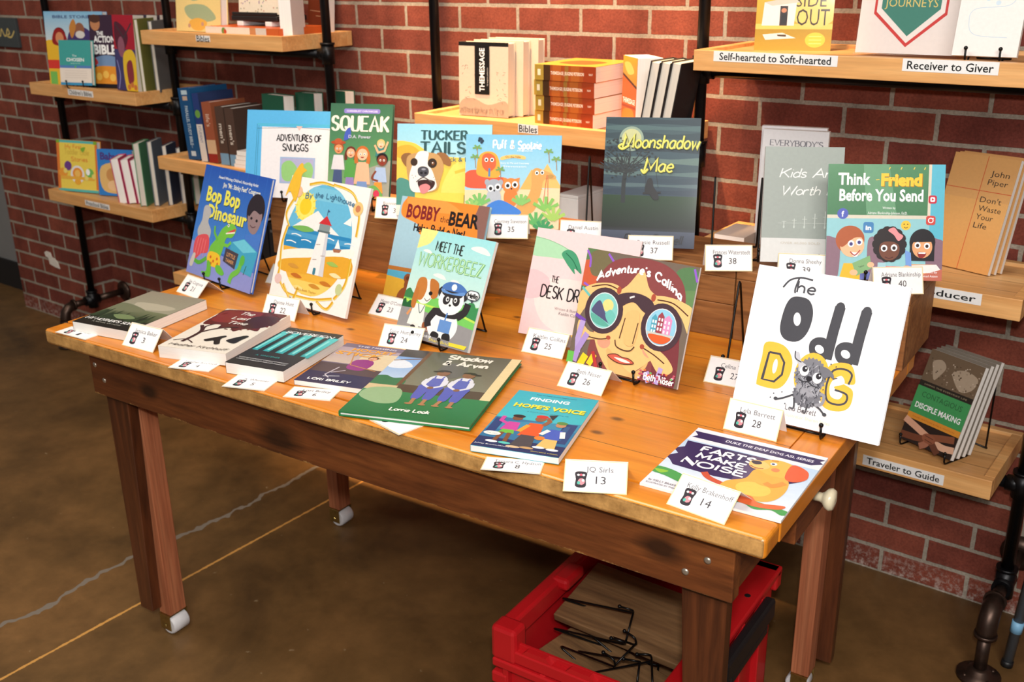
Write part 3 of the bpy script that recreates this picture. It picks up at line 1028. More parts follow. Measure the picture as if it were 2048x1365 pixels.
def art_tucker(A):
    A.rect(0, 0, 1, .6, (150, 214, 238), (186, 228, 238))
    A.blob([(-.05, .24), (.15, .20), (.3, .28), (.42, .34), (.9, .36), (1.1, .30), (1.1, .75), (-.05, .75)], (246, 206, 84)); A.blob([(.0, .26), (.14, .23), (.26, .32), (.2, .4), (0, .36)], (240, 176, 60))
    A.blob([(.6, .44), (.85, .38), (1.05, .42), (1.05, .8), (.5, .8)], (250, 220, 110)); A.line([(.62, .52), (.8, .47), (1, .49)], .03, (236, 190, 70), True)
    A.rect(0, .66, .2, .95, (70, 140, 150)); A.blob([(.0, .62), (.1, .60), (.2, .7), (.2, .9), (0, .9)], (84, 150, 140)); A.rect(.2, .74, 1, .90, (240, 214, 90)); A.rect(.72, .76, 1, .86, (110, 120, 50))
    A.rect(0, .885, 1, 1, (246, 240, 230))
    A.pen('TUCKER', .50, .12, .48, (44, 84, 92), .088, .026, nib=.5, serif=.11, gap=.30); A.pen('TAILS', .49, .255, .46, (44, 84, 92), .112, .030, nib=.5, serif=.10, gap=.28)
    A.text('Tuck, Cluck & Buck', .57, .375, .60, (60, 110, 118), height=.045, bold=.015)
    # the dog
    A.tf = (.76, .0, .90, -.09)
    A.blob([(.06, .52), (.10, .46), (.20, .46), (.22, .56), (.14, .62)], (142, 100, 62)); A.blob([(.56, .45), (.68, .45), (.76, .54), (.74, .60), (.62, .55)], (150, 104, 62))
    A.blob([(.14, .52), (.26, .45), (.42, .44), (.58, .47), (.66, .60), (.62, .76), (.55, .90), (.28, .92), (.17, .78)], (196, 156, 102))
    A.blob([(.30, .44), (.44, .44), (.44, .56), (.52, .70), (.55, .88), (.24, .92), (.18, .76), (.22, .60)], (246, 242, 238))
    A.ell(.245, .56, .05, .045, (60, 44, 34)); A.ell(.50, .57, .065, .055, (50, 38, 32)); A.ell(.51, .572, .022, .022, (120, 72, 36)); A.ell(.505, .565, .008, .008, W)
    A.blob([(.30, .64), (.36, .61), (.44, .63), (.45, .70), (.38, .74), (.31, .71)], (72, 74, 84)); A.ell(.35, .69, .02, .014, (24, 24, 30)); A.ell(.41, .69, .02, .014, (24, 24, 30)); A.ell(.38, .645, .03, .012, (150, 156, 170))
    A.blob([(.30, .80), (.40, .77), (.54, .79), (.50, .88), (.36, .91)], (60, 34, 34)); A.blob([(.33, .85), (.42, .82), (.48, .86), (.42, .93), (.35, .93)], (232, 140, 144))
    A.line([(.28, .80), (.38, .745), (.50, .80)], .012, (90, 84, 84), True)
    A.dots([(.22, .72), (.24, .75), (.27, .73), (.52, .74), (.54, .77)], .006, (120, 110, 110))


def art_puff(A):
    A.rect(0, 0, 1, .62, (132, 204, 240), (176, 222, 240))
    A.poly([(0, .60), (1, .56), (1, 1), (0, 1)], (248, 222, 178))
    A.poly([(.72, .56), (.86, .30), (1.02, .56)], (246, 196, 110)); A.poly([(.58, .58), (.70, .36), (.82, .58)], (238, 186, 100))
    A.blob([(0, .42), (.12, .38), (.3, .44), (.45, .47), (.44, .56), (.2, .58), (0, .56)], (236, 96, 66))
    A.blob([(.15, .22), (.24, .18), (.33, .22), (.37, .36), (.34, .46), (.14, .44), (.12, .34)], (240, 176, 66)); A.blob([(.18, .23), (.24, .20), (.31, .24), (.32, .34), (.25, .40), (.18, .34)], (232, 104, 62))
    A.eye(.22, .27, .02); A.eye(.28, .27, .02); A.line([(.255, .36), (.255, .45)], .022, (90, 140, 190))
    A.pen('Puff & Spotzie', .54, .105, .50, W, .080, .0155, jit=.05); A.text('adventures', .62, .165, .16, W, height=.02)
    A.blob([(.38, .235), (.5, .21), (.62, .225), (.62, .26), (.5, .245), (.38, .27)], (250, 206, 120)); A.text('On the Nile', .50, .235, .16, (150, 100, 40), height=.022, bold=.02)
    A.text('Story by Mo and Courtney', .52, .30, .30, W, height=.02); A.text('Stevenson', .52, .335, .24, W, height=.02)
    A.dots([(.16, .05), (.175, .07), (.14, .065), (.165, .085), (.145, .045)], .016, (40, 60, 80))
    # camel
    A.blob([(.70, .40), (.74, .35), (.80, .36), (.94, .42), (.94, .46), (.83, .47), (.80, .62), (.74, .80), (.62, .86), (.55, .76), (.64, .70), (.70, .56)], (226, 168, 92))
    A.eye(.755, .40, .02); A.eye(.81, .395, .02); A.line([(.86, .42), (.83, .72)], .006, (210, 80, 60)); A.line([(.87, .42), (.88, .74)], .006, (210, 80, 60)); A.ell(.90, .435, .03, .02, (196, 150, 80))
    # palms
    for x, y in ((.12, .14), (.10, .24), (.87, .17), (.95, .25), (.37, .37)):
        for a in range(5):
            t = R(72 * a + 20)
            A.line([(x, y), (x + .05 * math.cos(t), y + .03 * math.sin(t))], .018, (122, 170, 96))
        A.line([(x, y), (x + .01, y + .12)], .008, (170, 130, 90))
    # two cats
    A.ell(.31, .555, .085, .075, (172, 180, 192)); A.ell(.31, .68, .08, .10, (190, 196, 206)); A.ell(.235, .51, .025, .03, (172, 180, 192)); A.ell(.38, .51, .025, .03, (172, 180, 192)); A.eye(.275, .575, .032); A.eye(.35, .56, .032)
    A.ell(.49, .545, .09, .08, (240, 142, 66)); A.ell(.49, .67, .075, .10, (240, 132, 60)); A.poly([(.41, .50), (.40, .45), (.46, .48)], (240, 142, 66)); A.poly([(.52, .47), (.58, .455), (.57, .51)], (240, 142, 66)); A.eye(.455, .54, .032); A.eye(.53, .53, .032)
    A.dots([(.315, .60), (.495, .575)], .01, (40, 36, 40))
    A.blob([(.22, .80), (.36, .70), (.52, .76), (.60, .84), (.36, .90)], (66, 132, 220)); A.rect(.02, .86, .32, 1, (90, 150, 226)); A.rect(0, .92, .18, 1, (246, 206, 90))
    for x, y, s, c in ((.16, .70, .13, (128, 196, 110)), (.08, .76, .12, (156, 208, 116)), (.60, .68, .11, (140, 200, 110)), (.86, .74, .15, (136, 200, 96)), (.94, .84, .14, (170, 210, 100)), (.76, .90, .14, (96, 180, 100)), (.84, .96, .12, (60, 156, 96))):
        for a in (-70, -40, -10, 20, 50):
            t = R(a - 90 + 10)
            A.line([(x, y + .06), (x + s * math.cos(t), y + .06 + s * math.sin(t))], .034, c)


def art_bobby(A):
    A.rect(0, 0, 1, 1, (166, 204, 220))
    A.blob([(.80, -.05), (1.05, -.05), (1.05, .42), (.90, .36), (.82, .18)], (140, 100, 92))
    A.blob([(.06, .02), (.14, -.05), (.82, -.05), (.86, .12), (.92, .26), (.90, .44), (.6, .40), (.30, .36), (.24, .26), (.05, .20), (.02, .10)], (246, 142, 54))
    A.blob([(.1, .0), (.5, .0), (.7, .1), (.4, .12), (.12, .10)], (250, 160, 74))
    A.text('BOBBY', .28, .135, .38, (126, 34, 40), height=.13, bold=.035); A.text('the', .535, .175, .10, K, height=.06); A.text('BEAR', .75, .155, .33, K, height=.13, bold=.035)
    A.pen('Helps Build a Nest', .50, .29, .58, K, .075, .014)
    A.rect(0, .70, 1, .74, (190, 120, 52)); A.rect(0, .74, 1, 1, (238, 186, 64)); A.poly([(0, .74), (.6, .74), (.5, .84), (0, .80)], (92, 182, 214))
    A.ell(.33, .86, .11, .09, (150, 84, 50)); A.ell(.25, .80, .045, .045, (150, 84, 50)); A.ell(.42, .80, .045, .045, (150, 84, 50)); A.ell(.25, .80, .02, .02, (110, 60, 40)); A.ell(.32, 1.0, .16, .13, (156, 88, 52)); A.ell(.41, .88, .045, .03, (110, 66, 46)); A.dots([(.36, .845)], .01, K)


def art_worker(A):
    A.rect(0, 0, 1, .62, (156, 220, 224), (206, 232, 220))
    A.blob([(-.05, -.05), (.22, -.05), (.18, .10), (.08, .16), (-.05, .18)], (244, 232, 140))
    for x, y, s in ((.84, .10, 1), (.40, .40, .7), (.16, .20, .5), (.62, .42, .5)):
        A.blob([(x - .13 * s, y), (x - .05 * s, y - .03 * s), (x + .06 * s, y - .02 * s), (x + .13 * s, y + .03 * s), (x, y + .025 * s)], (246, 240, 232))
    A.pen('MEET THE', .44, .135, .37, (50, 60, 56), .10, .013); A.pen('WORKERBEEZ', .50, .275, .86, (112, 176, 110), .135, .020, gap=.18); A.pen('WORKERBEEZ', .50, .275, .86, (196, 232, 184), .135, .009, gap=.18)
    A.rect(0, .60, 1, .80, (120, 200, 96)); A.blob([(-.02, .62), (.05, .56), (.12, .60), (.2, .57), (.24, .64), (-.02, .65)], (62, 128, 76)); A.blob([(.82, .66), (.86, .58), (.93, .57), (.97, .61), (1.02, .59), (1.02, .72), (.82, .70)], (62, 140, 84))
    A.poly([(0, .66), (.2, .67), (.8, .69), (1, .72), (1, .74), (.8, .71), (0, .68)], (190, 226, 90)); A.poly([(0, .72), (.3, .74), (1, .80), (1, 1), (0, 1)], (150, 146, 146))
    A.blob([(-.02, .70), (.03, .66), (.06, .70), (.1, .67), (.16, .70), (.16, .73), (-.02, .74)], (40, 96, 56))
    # brown and white dog in a doctor's coat
    A.tf = (1, 0, 1, -.055)
    A.body(.24, .74, .20, .20, (240, 236, 228)); A.body(.24, .92, .12, .07, (236, 228, 220)); A.ell(.27, .62, .115, .13, (244, 238, 230)); A.blob([(.14, .52), (.24, .50), (.28, .60), (.24, .70), (.14, .68)], (196, 122, 56)); A.blob([(.30, .50), (.42, .52), (.44, .64), (.36, .66)], (190, 116, 54)); A.blob([(.13, .60), (.18, .62), (.18, .78), (.12, .76)], (190, 116, 54))
    A.ell(.345, .625, .026, .022, K); A.line([(.28, .68), (.32, .70), (.36, .67)], .008, (90, 70, 60), True); A.line([(.22, .74), (.27, .82), (.31, .74)], .010, (90, 110, 110), True); A.blob([(.34, .90), (.42, .88), (.44, .96), (.36, .97)], (150, 86, 50)); A.ell(.22, .955, .035, .02, (50, 46, 46)); A.line([(.14, .80), (.10, .86)], .03, (220, 150, 96))
    # panda postman
    A.ell(.60, .88, .20, .17, (244, 242, 240)); A.blob([(.44, .74), (.78, .74), (.74, .80), (.48, .80)], (50, 46, 48)); A.line([(.46, .77), (.40, .86), (.42, .92)], .085, (50, 46, 48), True); A.line([(.76, .78), (.84, .72), (.86, .64)], .085, (50, 46, 48), True)
    A.blob([(.50, .95), (.58, .96), (.58, 1), (.48, 1)], (44, 42, 44)); A.blob([(.64, .95), (.72, .94), (.74, 1), (.64, 1)], (44, 42, 44))
    A.ell(.50, .585, .06, .06, (50, 46, 48)); A.ell(.78, .58, .06, .06, (50, 46, 48)); A.ell(.635, .645, .165, .15, (246, 244, 240)); A.ell(.63, .585, .14, .045, (54, 50, 52))
    A.ell(.575, .645, .048, .055, (50, 46, 48), rot=25); A.ell(.70, .64, .048, .055, (50, 46, 48), rot=-25); A.ell(.585, .64, .022, .026, (226, 226, 226)); A.ell(.69, .635, .022, .026, (226, 226, 226)); A.dots([(.588, .642), (.688, .638)], .012, K); A.ell(.635, .69, .016, .012, K)
    A.blob([(.48, .53), (.56, .485), (.70, .485), (.80, .53), (.77, .56), (.52, .56)], (76, 118, 184)); A.blob([(.48, .555), (.62, .58), (.78, .55), (.76, .585), (.52, .59)], (106, 150, 210)); A.ell(.635, .525, .035, .035, (230, 236, 246))
    A.line([(.63, .76), (.62, .84)], .018, (86, 132, 196)); A.rect(.555, .83, .715, .94, (104, 146, 206))
    A.rrect(.80, .515, .985, .605, .06, (70, 76, 84)); A.rrect(.812, .523, .973, .597, .055, (250, 250, 248)); A.poly([(.87, .598), (.90, .63), (.93, .598)], (70, 76, 84)); A.pen('Hello', .892, .562, .12, K, .05, .011)
    A.tf = (1, 0, 1, 0)
    A.pen('THE TOWN OF', .40, .955, .20, (240, 240, 240), .024, .007); A.poly([(.74, .955), (.98, .95), (.96, .985), (.76, .985)], (240, 216, 60)); A.text('Shari Bricker', .66, .972, .36, (248, 226, 90), height=.03)


def art_desk(A):
    A.rect(0, 0, 1, 1, (246, 212, 212)); A.blob([(.1, .5), (.6, .45), (.9, .7), (.6, .95), (.2, .85)], (248, 226, 220)); A.blob([(0, .4), (.2, .45), (.2, .6), (0, .66)], (242, 196, 200))
    A.blob([(-.06, .09), (.12, .10), (.27, .14), (.36, .18), (.32, .25), (.2, .26), (-.06, .25)], (176, 220, 180)); A.line([(0, .09), (.12, .10), (.27, .14), (.36, .18)], .006, (140, 190, 150), True)
    A.blob([(.28, .21), (.34, .165), (.42, .20), (.48, .30), (.50, .37), (.43, .33), (.44, .38), (.38, .33), (.33, .28)], (74, 156, 116)); A.line([(.32, .20), (.40, .26), (.46, .34)], .008, (40, 110, 80), True)
    A.pen('THE', .265, .455, .07, (70, 60, 62), .055, .008); A.pen('DESK DRAGON', .47, .575, .64, (40, 34, 36), .105, .013, jit=.03); A.text('Written & Illustrated by', .47, .715, .32, (150, 130, 130), height=.025); A.text('Kaitlin Collins', .47, .755, .22, (120, 106, 106), height=.028)
    A.poly([(.50, .935), (.64, .91), (.64, .96), (.51, .97)], (240, 190, 80)); A.poly([(.47, .945), (.51, .935), (.51, .97)], (236, 190, 160)); A.ell(.475, .955, .02, .02, (240, 130, 130))


def art_adv(A):
    A.rect(0, 0, 1, 1, (118, 104, 92))
    for x, y, c in ((.06, .08, (98, 128, 84)), (.10, .28, (88, 120, 84)), (.92, .12, (92, 128, 88)), (.97, .30, (106, 140, 92)), (.05, .2, (206, 96, 64)), (.14, .10, (120, 110, 80))):
        A.blob([(x - .1, y - .06), (x + .06, y - .10), (x + .10, y + .08), (x - .06, y + .12)], c)
    for p in ([(0, .02), (.04, .08), (.05, .16)], [(.20, .02), (.26, .08)], [(.96, .02), (1, .12)], [(.02, .30), (.1, .33), (.16, .32)]):
        A.line(p, .018, (150, 96, 206), True)
    # hair, face, neck
    A.blob([(.12, .40), (.16, .20), (.28, .06), (.5, .01), (.72, .03), (.88, .14), (.94, .32), (.90, .50), (.94, .80), (.70, 1.05), (.2, 1.05), (.2, .5)], (140, 74, 74)); A.blob([(.76, .5), (.92, .5), (.97, 1.02), (.78, 1.02)], (124, 60, 66))
    A.blob([(.30, .36), (.42, .25), (.53, .10), (.62, .25), (.78, .34), (.84, .50), (.82, .70), (.72, .84), (.58, .97), (.44, 1.02), (.30, .90), (.20, .72), (.18, .50)], (240, 196, 130))
    A.blob([(.34, .80), (.44, 1.05), (.62, 1.05), (.72, .84), (.58, .96)], (228, 182, 118)); A.ell(.72, .74, .07, .06, (240, 160, 130)); A.ell(.30, .76, .06, .05, (240, 160, 130))
    A.pen("Adventure's Calling", .52, .105, .76, W, .062, .0145, rot=-2, arc=.13)
    # hands
    A.blob([(.0, .40), (.10, .30), (.26, .26), (.36, .28), (.36, .34), (.20, .36), (.08, .50), (.02, .60)], (240, 196, 130)); A.blob([(.66, .30), (.78, .28), (.92, .30), (1.02, .36), (1.02, .56), (.90, .40), (.70, .36)], (240, 196, 130)); A.line([(.10, .32), (.24, .28), (.36, .305)], .010, (90, 56, 44), True); A.line([(.70, .32), (.84, .325), (.98, .40)], .010, (90, 56, 44), True)
    A.blob([(.04, .62), (.16, .70), (.32, .68), (.34, .73), (.20, .76), (.06, .78)], (240, 196, 130)); A.line([(.12, .745), (.25, .745), (.34, .72)], .010, (90, 56, 44), True); A.ell(.355, .305, .02, .03, (176, 84, 64)); A.ell(.665, .31, .02, .03, (176, 84, 64)); A.ell(.335, .715, .02, .016, (176, 84, 64))
    A.blob([(.64, .72), (.70, .69), (.86, .76), (.94, .86), (.84, .92), (.72, .80)], (240, 196, 130)); A.line([(.66, .735), (.76, .77), (.86, .82)], .010, (90, 56, 44), True); A.ell(.645, .725, .02, .02, (176, 84, 64))
    # binoculars
    d = (78, 58, 66)
    A.blob([(.34, .36), (.50, .30), (.66, .34), (.70, .46), (.60, .44), (.50, .38), (.40, .44), (.36, .52)], d); A.line([(.46, .35), (.50, .33)], .014, (230, 226, 226))
    A.ell(.25, .50, .175, .185, d); A.ell(.775, .535, .175, .185, d)
    A.ell(.25, .50, .132, .145, (226, 240, 240)); A.ell(.25, .50, .125, .138, (134, 206, 200)); A.ell(.28, .45, .05, .05, (244, 220, 140)); A.blob([(.14, .50), (.20, .42), (.27, .52), (.33, .60), (.22, .56), (.15, .53)], (88, 88, 124)); A.blob([(.14, .54), (.24, .57), (.32, .62), (.24, .63), (.16, .60)], (98, 176, 160))
    A.blob([(.27, .53), (.31, .48), (.36, .52), (.36, .56), (.32, .60)], (116, 196, 186))
    A.ell(.775, .535, .132, .145, (236, 236, 240)); A.ell(.775, .535, .126, .139, (150, 206, 232))
    for x0, x1, t, c in ((.685, .735, .47, (86, 166, 190)), (.735, .79, .445, (160, 72, 84)), (.79, .86, .46, (226, 150, 196))):
        A.poly([(x0, .60), (x0, t), ((x0 + x1) / 2, t - .035), (x1, t), (x1, .60)], c)
        for r_ in range(3):
            for cc in range(2):
                A.rect(x0 + .008 + cc * (x1 - x0) * .45, t + .015 + r_ * .04, x0 + .022 + cc * (x1 - x0) * .45, t + .04 + r_ * .04, (236, 240, 244))
    A.poly([(.66, .585), (.89, .585), (.88, .605), (.67, .605)], (200, 206, 200)); A.blob([(.675, .61), (.775, .60), (.875, .61), (.82, .665), (.73, .665)], (220, 100, 56))
    # nose and mouth
    A.blob([(.45, .50), (.54, .44), (.58, .50), (.57, .72), (.48, .72)], (236, 190, 124)); A.line([(.455, .52), (.435, .70)], .009, (90, 60, 44)); A.line([(.575, .54), (.56, .72)], .009, (90, 60, 44)); A.line([(.40, .72), (.42, .77), (.49, .79), (.55, .78), (.58, .74)], .010, (90, 60, 44), True)
    A.blob([(.36, .86), (.43, .835), (.49, .85), (.55, .85), (.60, .88), (.50, .905), (.42, .895)], (214, 98, 78)); A.blob([(.42, .865), (.50, .862), (.57, .88), (.50, .888)], (250, 236, 226)); A.line([(.36, .86), (.43, .835), (.49, .85), (.55, .85), (.60, .88), (.50, .905), (.42, .895), (.36, .86)], .007, (90, 50, 44), True)
    # foliage along the sides
    for p, c, wd in (([(.0, .58), (.10, .62)], (120, 80, 180), .03), ([(.08, .62), (.06, .78), (.08, .90)], (186, 164, 220), .05), ([(.14, .72), (.08, .86), (.06, .98)], (176, 150, 214), .05), ([(.16, .90), (.12, 1)], (244, 214, 50), .06), ([(.24, .88), (.20, .98)], (244, 214, 50), .05), ([(.22, .86), (.28, 1)], (190, 60, 60), .03), ([(.02, .90), (.02, 1)], (110, 196, 90), .06), ([(.02, .34), (.10, .40)], (110, 196, 190), .02), ([(.72, .92), (.76, 1)], (186, 164, 220), .05), ([(.84, .86), (.82, 1)], (186, 164, 220), .04)):
        A.line(p, wd, c)
    rnd = random.Random(5)
    for _ in range(46):
        A.ell(rnd.uniform(.66, .97), rnd.uniform(.90, 1), .012, .008, rnd.choice([(150, 40, 60), (196, 90, 110), (226, 206, 216), (110, 40, 76), (232, 120, 70), (120, 190, 110)]), n=7)
    A.pen('Beth Noser', .84, .955, .26, W, .05, .008)


def art_odd(A):
    A.rect(0, 0, 1, 1, (246, 246, 248))
    g = (74, 74, 80); o = (246, 190, 70)
    A.tf = (.88, .012, 1.0, -.100)
    A.line([(.205, .225), (.25, .17), (.33, .145), (.42, .15)], .012, g, True); A.line([(.315, .15), (.30, .22), (.305, .25)], .012, g, True)
    A.pen('he', .385, .205, .12, g, .075, .012)
    A.blob([(.32, .27), (.42, .28), (.47, .36), (.46, .48), (.40, .555), (.30, .56), (.245, .50), (.245, .38), (.27, .30)], g); A.ell(.36, .415, .028, .045, (246, 246, 248), rot=-15)
    for x0 in (.0, .195):
        A.blob([(.53 + x0, .51), (.60 + x0, .505), (.64 + x0, .55), (.63 + x0, .64), (.545 + x0, .645), (.50 + x0, .61), (.49 + x0, .55)], g); A.line([(.66 + x0, .29), (.645 + x0, .45), (.635 + x0, .635)], .068, g); A.ell(.66 + x0, .293, .034, .034, g); A.ell(.57 + x0, .58, .036, .026, (246, 246, 248), rot=20)
    # DOG in thick yellow with a thin dark line inside
    A.blob([(.16, .60), (.30, .60), (.385, .68), (.385, .80), (.32, .885), (.17, .89), (.145, .86), (.15, .70)], o); A.ell(.265, .745, .018, .05, (246, 246, 248)); A.line([(.20, .66), (.285, .66), (.33, .71), (.33, .79), (.28, .845), (.185, .845), (.20, .66)], .014, g)
    A.ell(.55, .76, .13, .155, o)
    A.blob([(.70, .65), (.82, .64), (.87, .72), (.865, .76), (.79, .765), (.87, .80), (.87, .90), (.80, .945), (.69, .94), (.635, .86), (.64, .72)], o); A.blob([(.72, .75), (.77, .72), (.80, .765), (.73, .80), (.80, .83), (.78, .87), (.72, .86), (.70, .80)], (246, 246, 248)); A.line([(.83, .765), (.84, .70), (.78, .675), (.70, .70), (.675, .80), (.70, .89), (.78, .905), (.835, .88), (.83, .83), (.74, .815)], .013, g, True)
    # scruffy grey dog
    def shaggy(cx, cy, rx, ry, n, amp, col, seed):
        rd = random.Random(seed)
        pts = []
        for i in range(n):
            t = 2 * math.pi * i / n
            m = 1 + (amp if i % 2 else -amp * .3) * rd.uniform(.5, 1.2)
            pts.append((cx + rx * m * math.cos(t), cy - ry * m * math.sin(t) / A.k))
        A.poly(pts, col)
    shaggy(.545, .885, .105, .085, 46, .10, (120, 120, 128), 1); shaggy(.545, .76, .115, .115, 50, .10, (128, 128, 136), 2); shaggy(.545, .845, .085, .05, 40, .16, (158, 158, 166), 3)
    rnd = random.Random(2)
    for _ in range(150):
        x = rnd.uniform(.45, .64); y = rnd.uniform(.67, .95); a = rnd.uniform(.5, 2.6)
        if ((x - .545) / .10) ** 2 + ((y - .81) / .145) ** 2 < 1:
            A.line([(x, y), (x + .022 * math.cos(a), y + .022 * math.sin(a))], .005, rnd.choice([(176, 176, 184), (84, 84, 92), (152, 152, 160), (58, 58, 66)]))
    A.blob([(.50, .70), (.455, .675), (.43, .625), (.40, .63), (.41, .665), (.44, .70), (.455, .745)], (196, 196, 204)); A.line([(.40, .62), (.41, .665), (.46, .685)], .008, g, True); A.blob([(.60, .69), (.66, .69), (.71, .72), (.72, .755), (.69, .74), (.645, .755)], (116, 116, 124)); A.line([(.715, .75), (.745, .74)], .007, g)
    A.ell(.495, .735, .034, .034, (250, 250, 250)); A.ell(.60, .765, .036, .036, (250, 250, 250)); A.ell(.497, .722, .021, .021, (50, 48, 54)); A.ell(.608, .752, .021, .021, (50, 48, 54)); A.ell(.503, .716, .006, .006, W); A.ell(.614, .746, .006, .006, W)
    A.blob([(.525, .765), (.555, .765), (.56, .785), (.54, .80), (.52, .785)], (40, 38, 44)); A.line([(.46, .79), (.50, .805), (.535, .80), (.58, .82), (.62, .825)], .007, (60, 60, 66), True)
    for p in ([(.45, .90), (.38, .935), (.325, .955)], [(.46, .92), (.47, .985), (.44, .99)], [(.57, .94), (.56, 1.0), (.54, .99)], [(.60, .93), (.66, .955), (.70, .985)]):
        A.line(p, .012, g, True)
    A.ell(.322, .95, .016, .012, g); A.ell(.705, .985, .016, .012, g); A.line([(.62, .94), (.67, .92), (.675, .87), (.64, .86)], .02, (150, 150, 158), True)
    A.dots([(.30, .92), (.36, .90), (.68, .66), (.72, .67), (.40, .97), (.66, .76), (.28, .95), (.56, .70), (.66, .83)], .005, g)
    A.tf = (1, 0, 1, 0)
    A.pen('Leia Barrett', .475, .888, .205, (110, 106, 112), .034, .0042)
    A.text('illustrator Sharon Skiles', .53, .935, .30, (244, 222, 180), height=.022)


def art_moon(A):
    A.rect(0, 0, 1, .25, (51, 76, 84), (71, 96, 101)); A.rect(0, .25, 1, .62, (57, 82, 92), (45, 65, 81)); A.rect(0, .60, 1, .72, (37, 65, 37), (31, 51, 32)); A.rect(0, .72, 1, .86, (31, 51, 32), (26, 32, 29)); A.rect(0, .85, 1, .88, (31, 35, 35), (46, 51, 60)); A.rect(0, .875, 1, 1, (74, 82, 101), (51, 59, 79))
    for y, c, h in ((.03, (34, 56, 67), .03), (.08, (76, 104, 106), .022), (.14, (46, 68, 76), .03), (.19, (85, 110, 110), .018), (.24, (39, 59, 70), .03), (.33, (99, 124, 118), .03), (.39, (54, 78, 87), .03), (.43, (87, 113, 113), .02), (.48, (46, 67, 81), .025), (.52, (81, 104, 109), .016), (.57, (40, 59, 76), .025)):
        A.blob([(-.1, y), (.3, y - h), (.7, y - h * .4), (1.1, y - h), (1.1, y + h), (.6, y + h * .6), (.2, y + h)], c)
    A.ell(.28, .165, .13, .13, (150, 170, 150)); A.ell(.28, .165, .105, .105, (206, 206, 150))
    rnd = random.Random(8)
    d = (38, 44, 46)
    A.line([(.22, .66), (.22, .50), (.24, .40)], .045, d, True)
    for i in range(46):
        a = R(rnd.uniform(15, 170)); l = rnd.uniform(.10, .34)
        x, y = .23, .43
        p = [(x, y)]
        for s in range(3):
            x += l / 3 * math.cos(a); y -= l / 3 * math.sin(a) * .62; a += rnd.uniform(-.4, .4)
            p.append((x, y))
        A.line(p, .010, d)
    for i in range(170):
        a = R(rnd.uniform(0, 360)); r_ = math.sqrt(rnd.random())
        A.ell(.22 + .34 * r_ * math.cos(a), .32 + .16 * r_ * math.sin(a), .013, .009, rnd.choice([d, (52, 62, 60), (30, 36, 38)]), n=6)
    A.line([(.46, .30), (.45, .58)], .004, d); A.line([(.56, .42), (.59, .54)], .004, d)
    A.blob([(.47, .48), (.51, .465), (.53, .49), (.54, .53), (.58, .57), (.60, .62), (.55, .63), (.50, .59), (.45, .57)], (28, 28, 32)); A.poly([(.43, .575), (.62, .565), (.62, .58), (.43, .59)], (28, 28, 32))
    for dx, dy, c, wd in ((.006, .004, (40, 56, 30), .030), (0, 0, (226, 216, 72), .024), (-.002, -.002, (246, 240, 130), .009)):
        A.pen('Moonshadow', .59 + dx, .185 + dy, .80, c, .135, wd * .8, shear=.16, gap=.17); A.pen('Mae', .58 + dx, .365 + dy, .30, c, .135, wd * .8, shear=.16, gap=.15)
        A.line([(.26 + dx, .215 + dy), (.19 + dx, .245 + dy), (.15 + dx, .225 + dy), (.19 + dx, .205 + dy)], wd, c, True); A.line([(.47 + dx, .395 + dy), (.43 + dx, .425 + dy), (.40 + dx, .40 + dy)], wd, c, True)
    A.pen('Rosie Russell', .56, .935, .62, (40, 40, 46), .085, .013, shear=.25, gap=.12)


def art_kids(A):
    A.rect(0, 0, 1, 1, (160, 168, 162)); A.rect(0, .79, 1, 1, (222, 222, 220))
    A.pen('Kids Are', .56, .225, .72, (244, 244, 240), .115, .014, shear=.3, gap=.10); A.pen('Worth It!', .58, .375, .72, (244, 244, 240), .115, .014, shear=.3, gap=.10)
    A.line([(.20, .66), (.96, .655)], .004, (206, 212, 206))
    for i in range(6):
        x = .28 + i * .13; h = .02 + .022 * i
        A.line([(x, .66 + .02), (x, .66 - h)], .010, (206, 212, 206)); A.line([(x - .03, .655 - h * .5), (x + .03, .655 - h * .5)], .006, (206, 212, 206)); A.ell(x, .69, .012, .02, (198, 206, 200))
    A.text('OVER 40,000 SOLD', .5, .83, .5, (206, 196, 180), height=.03)


def art_everybody(A):
    A.rect(0, 0, 1, 1, (226, 224, 226)); A.pen("EVERYBODY'S", .52, .105, .80, (122, 122, 130), .085, .016, nib=.4, serif=.06); A.pen('NORMAL', .52, .22, .5, (122, 122, 130), .085, .016, nib=.4, serif=.06)


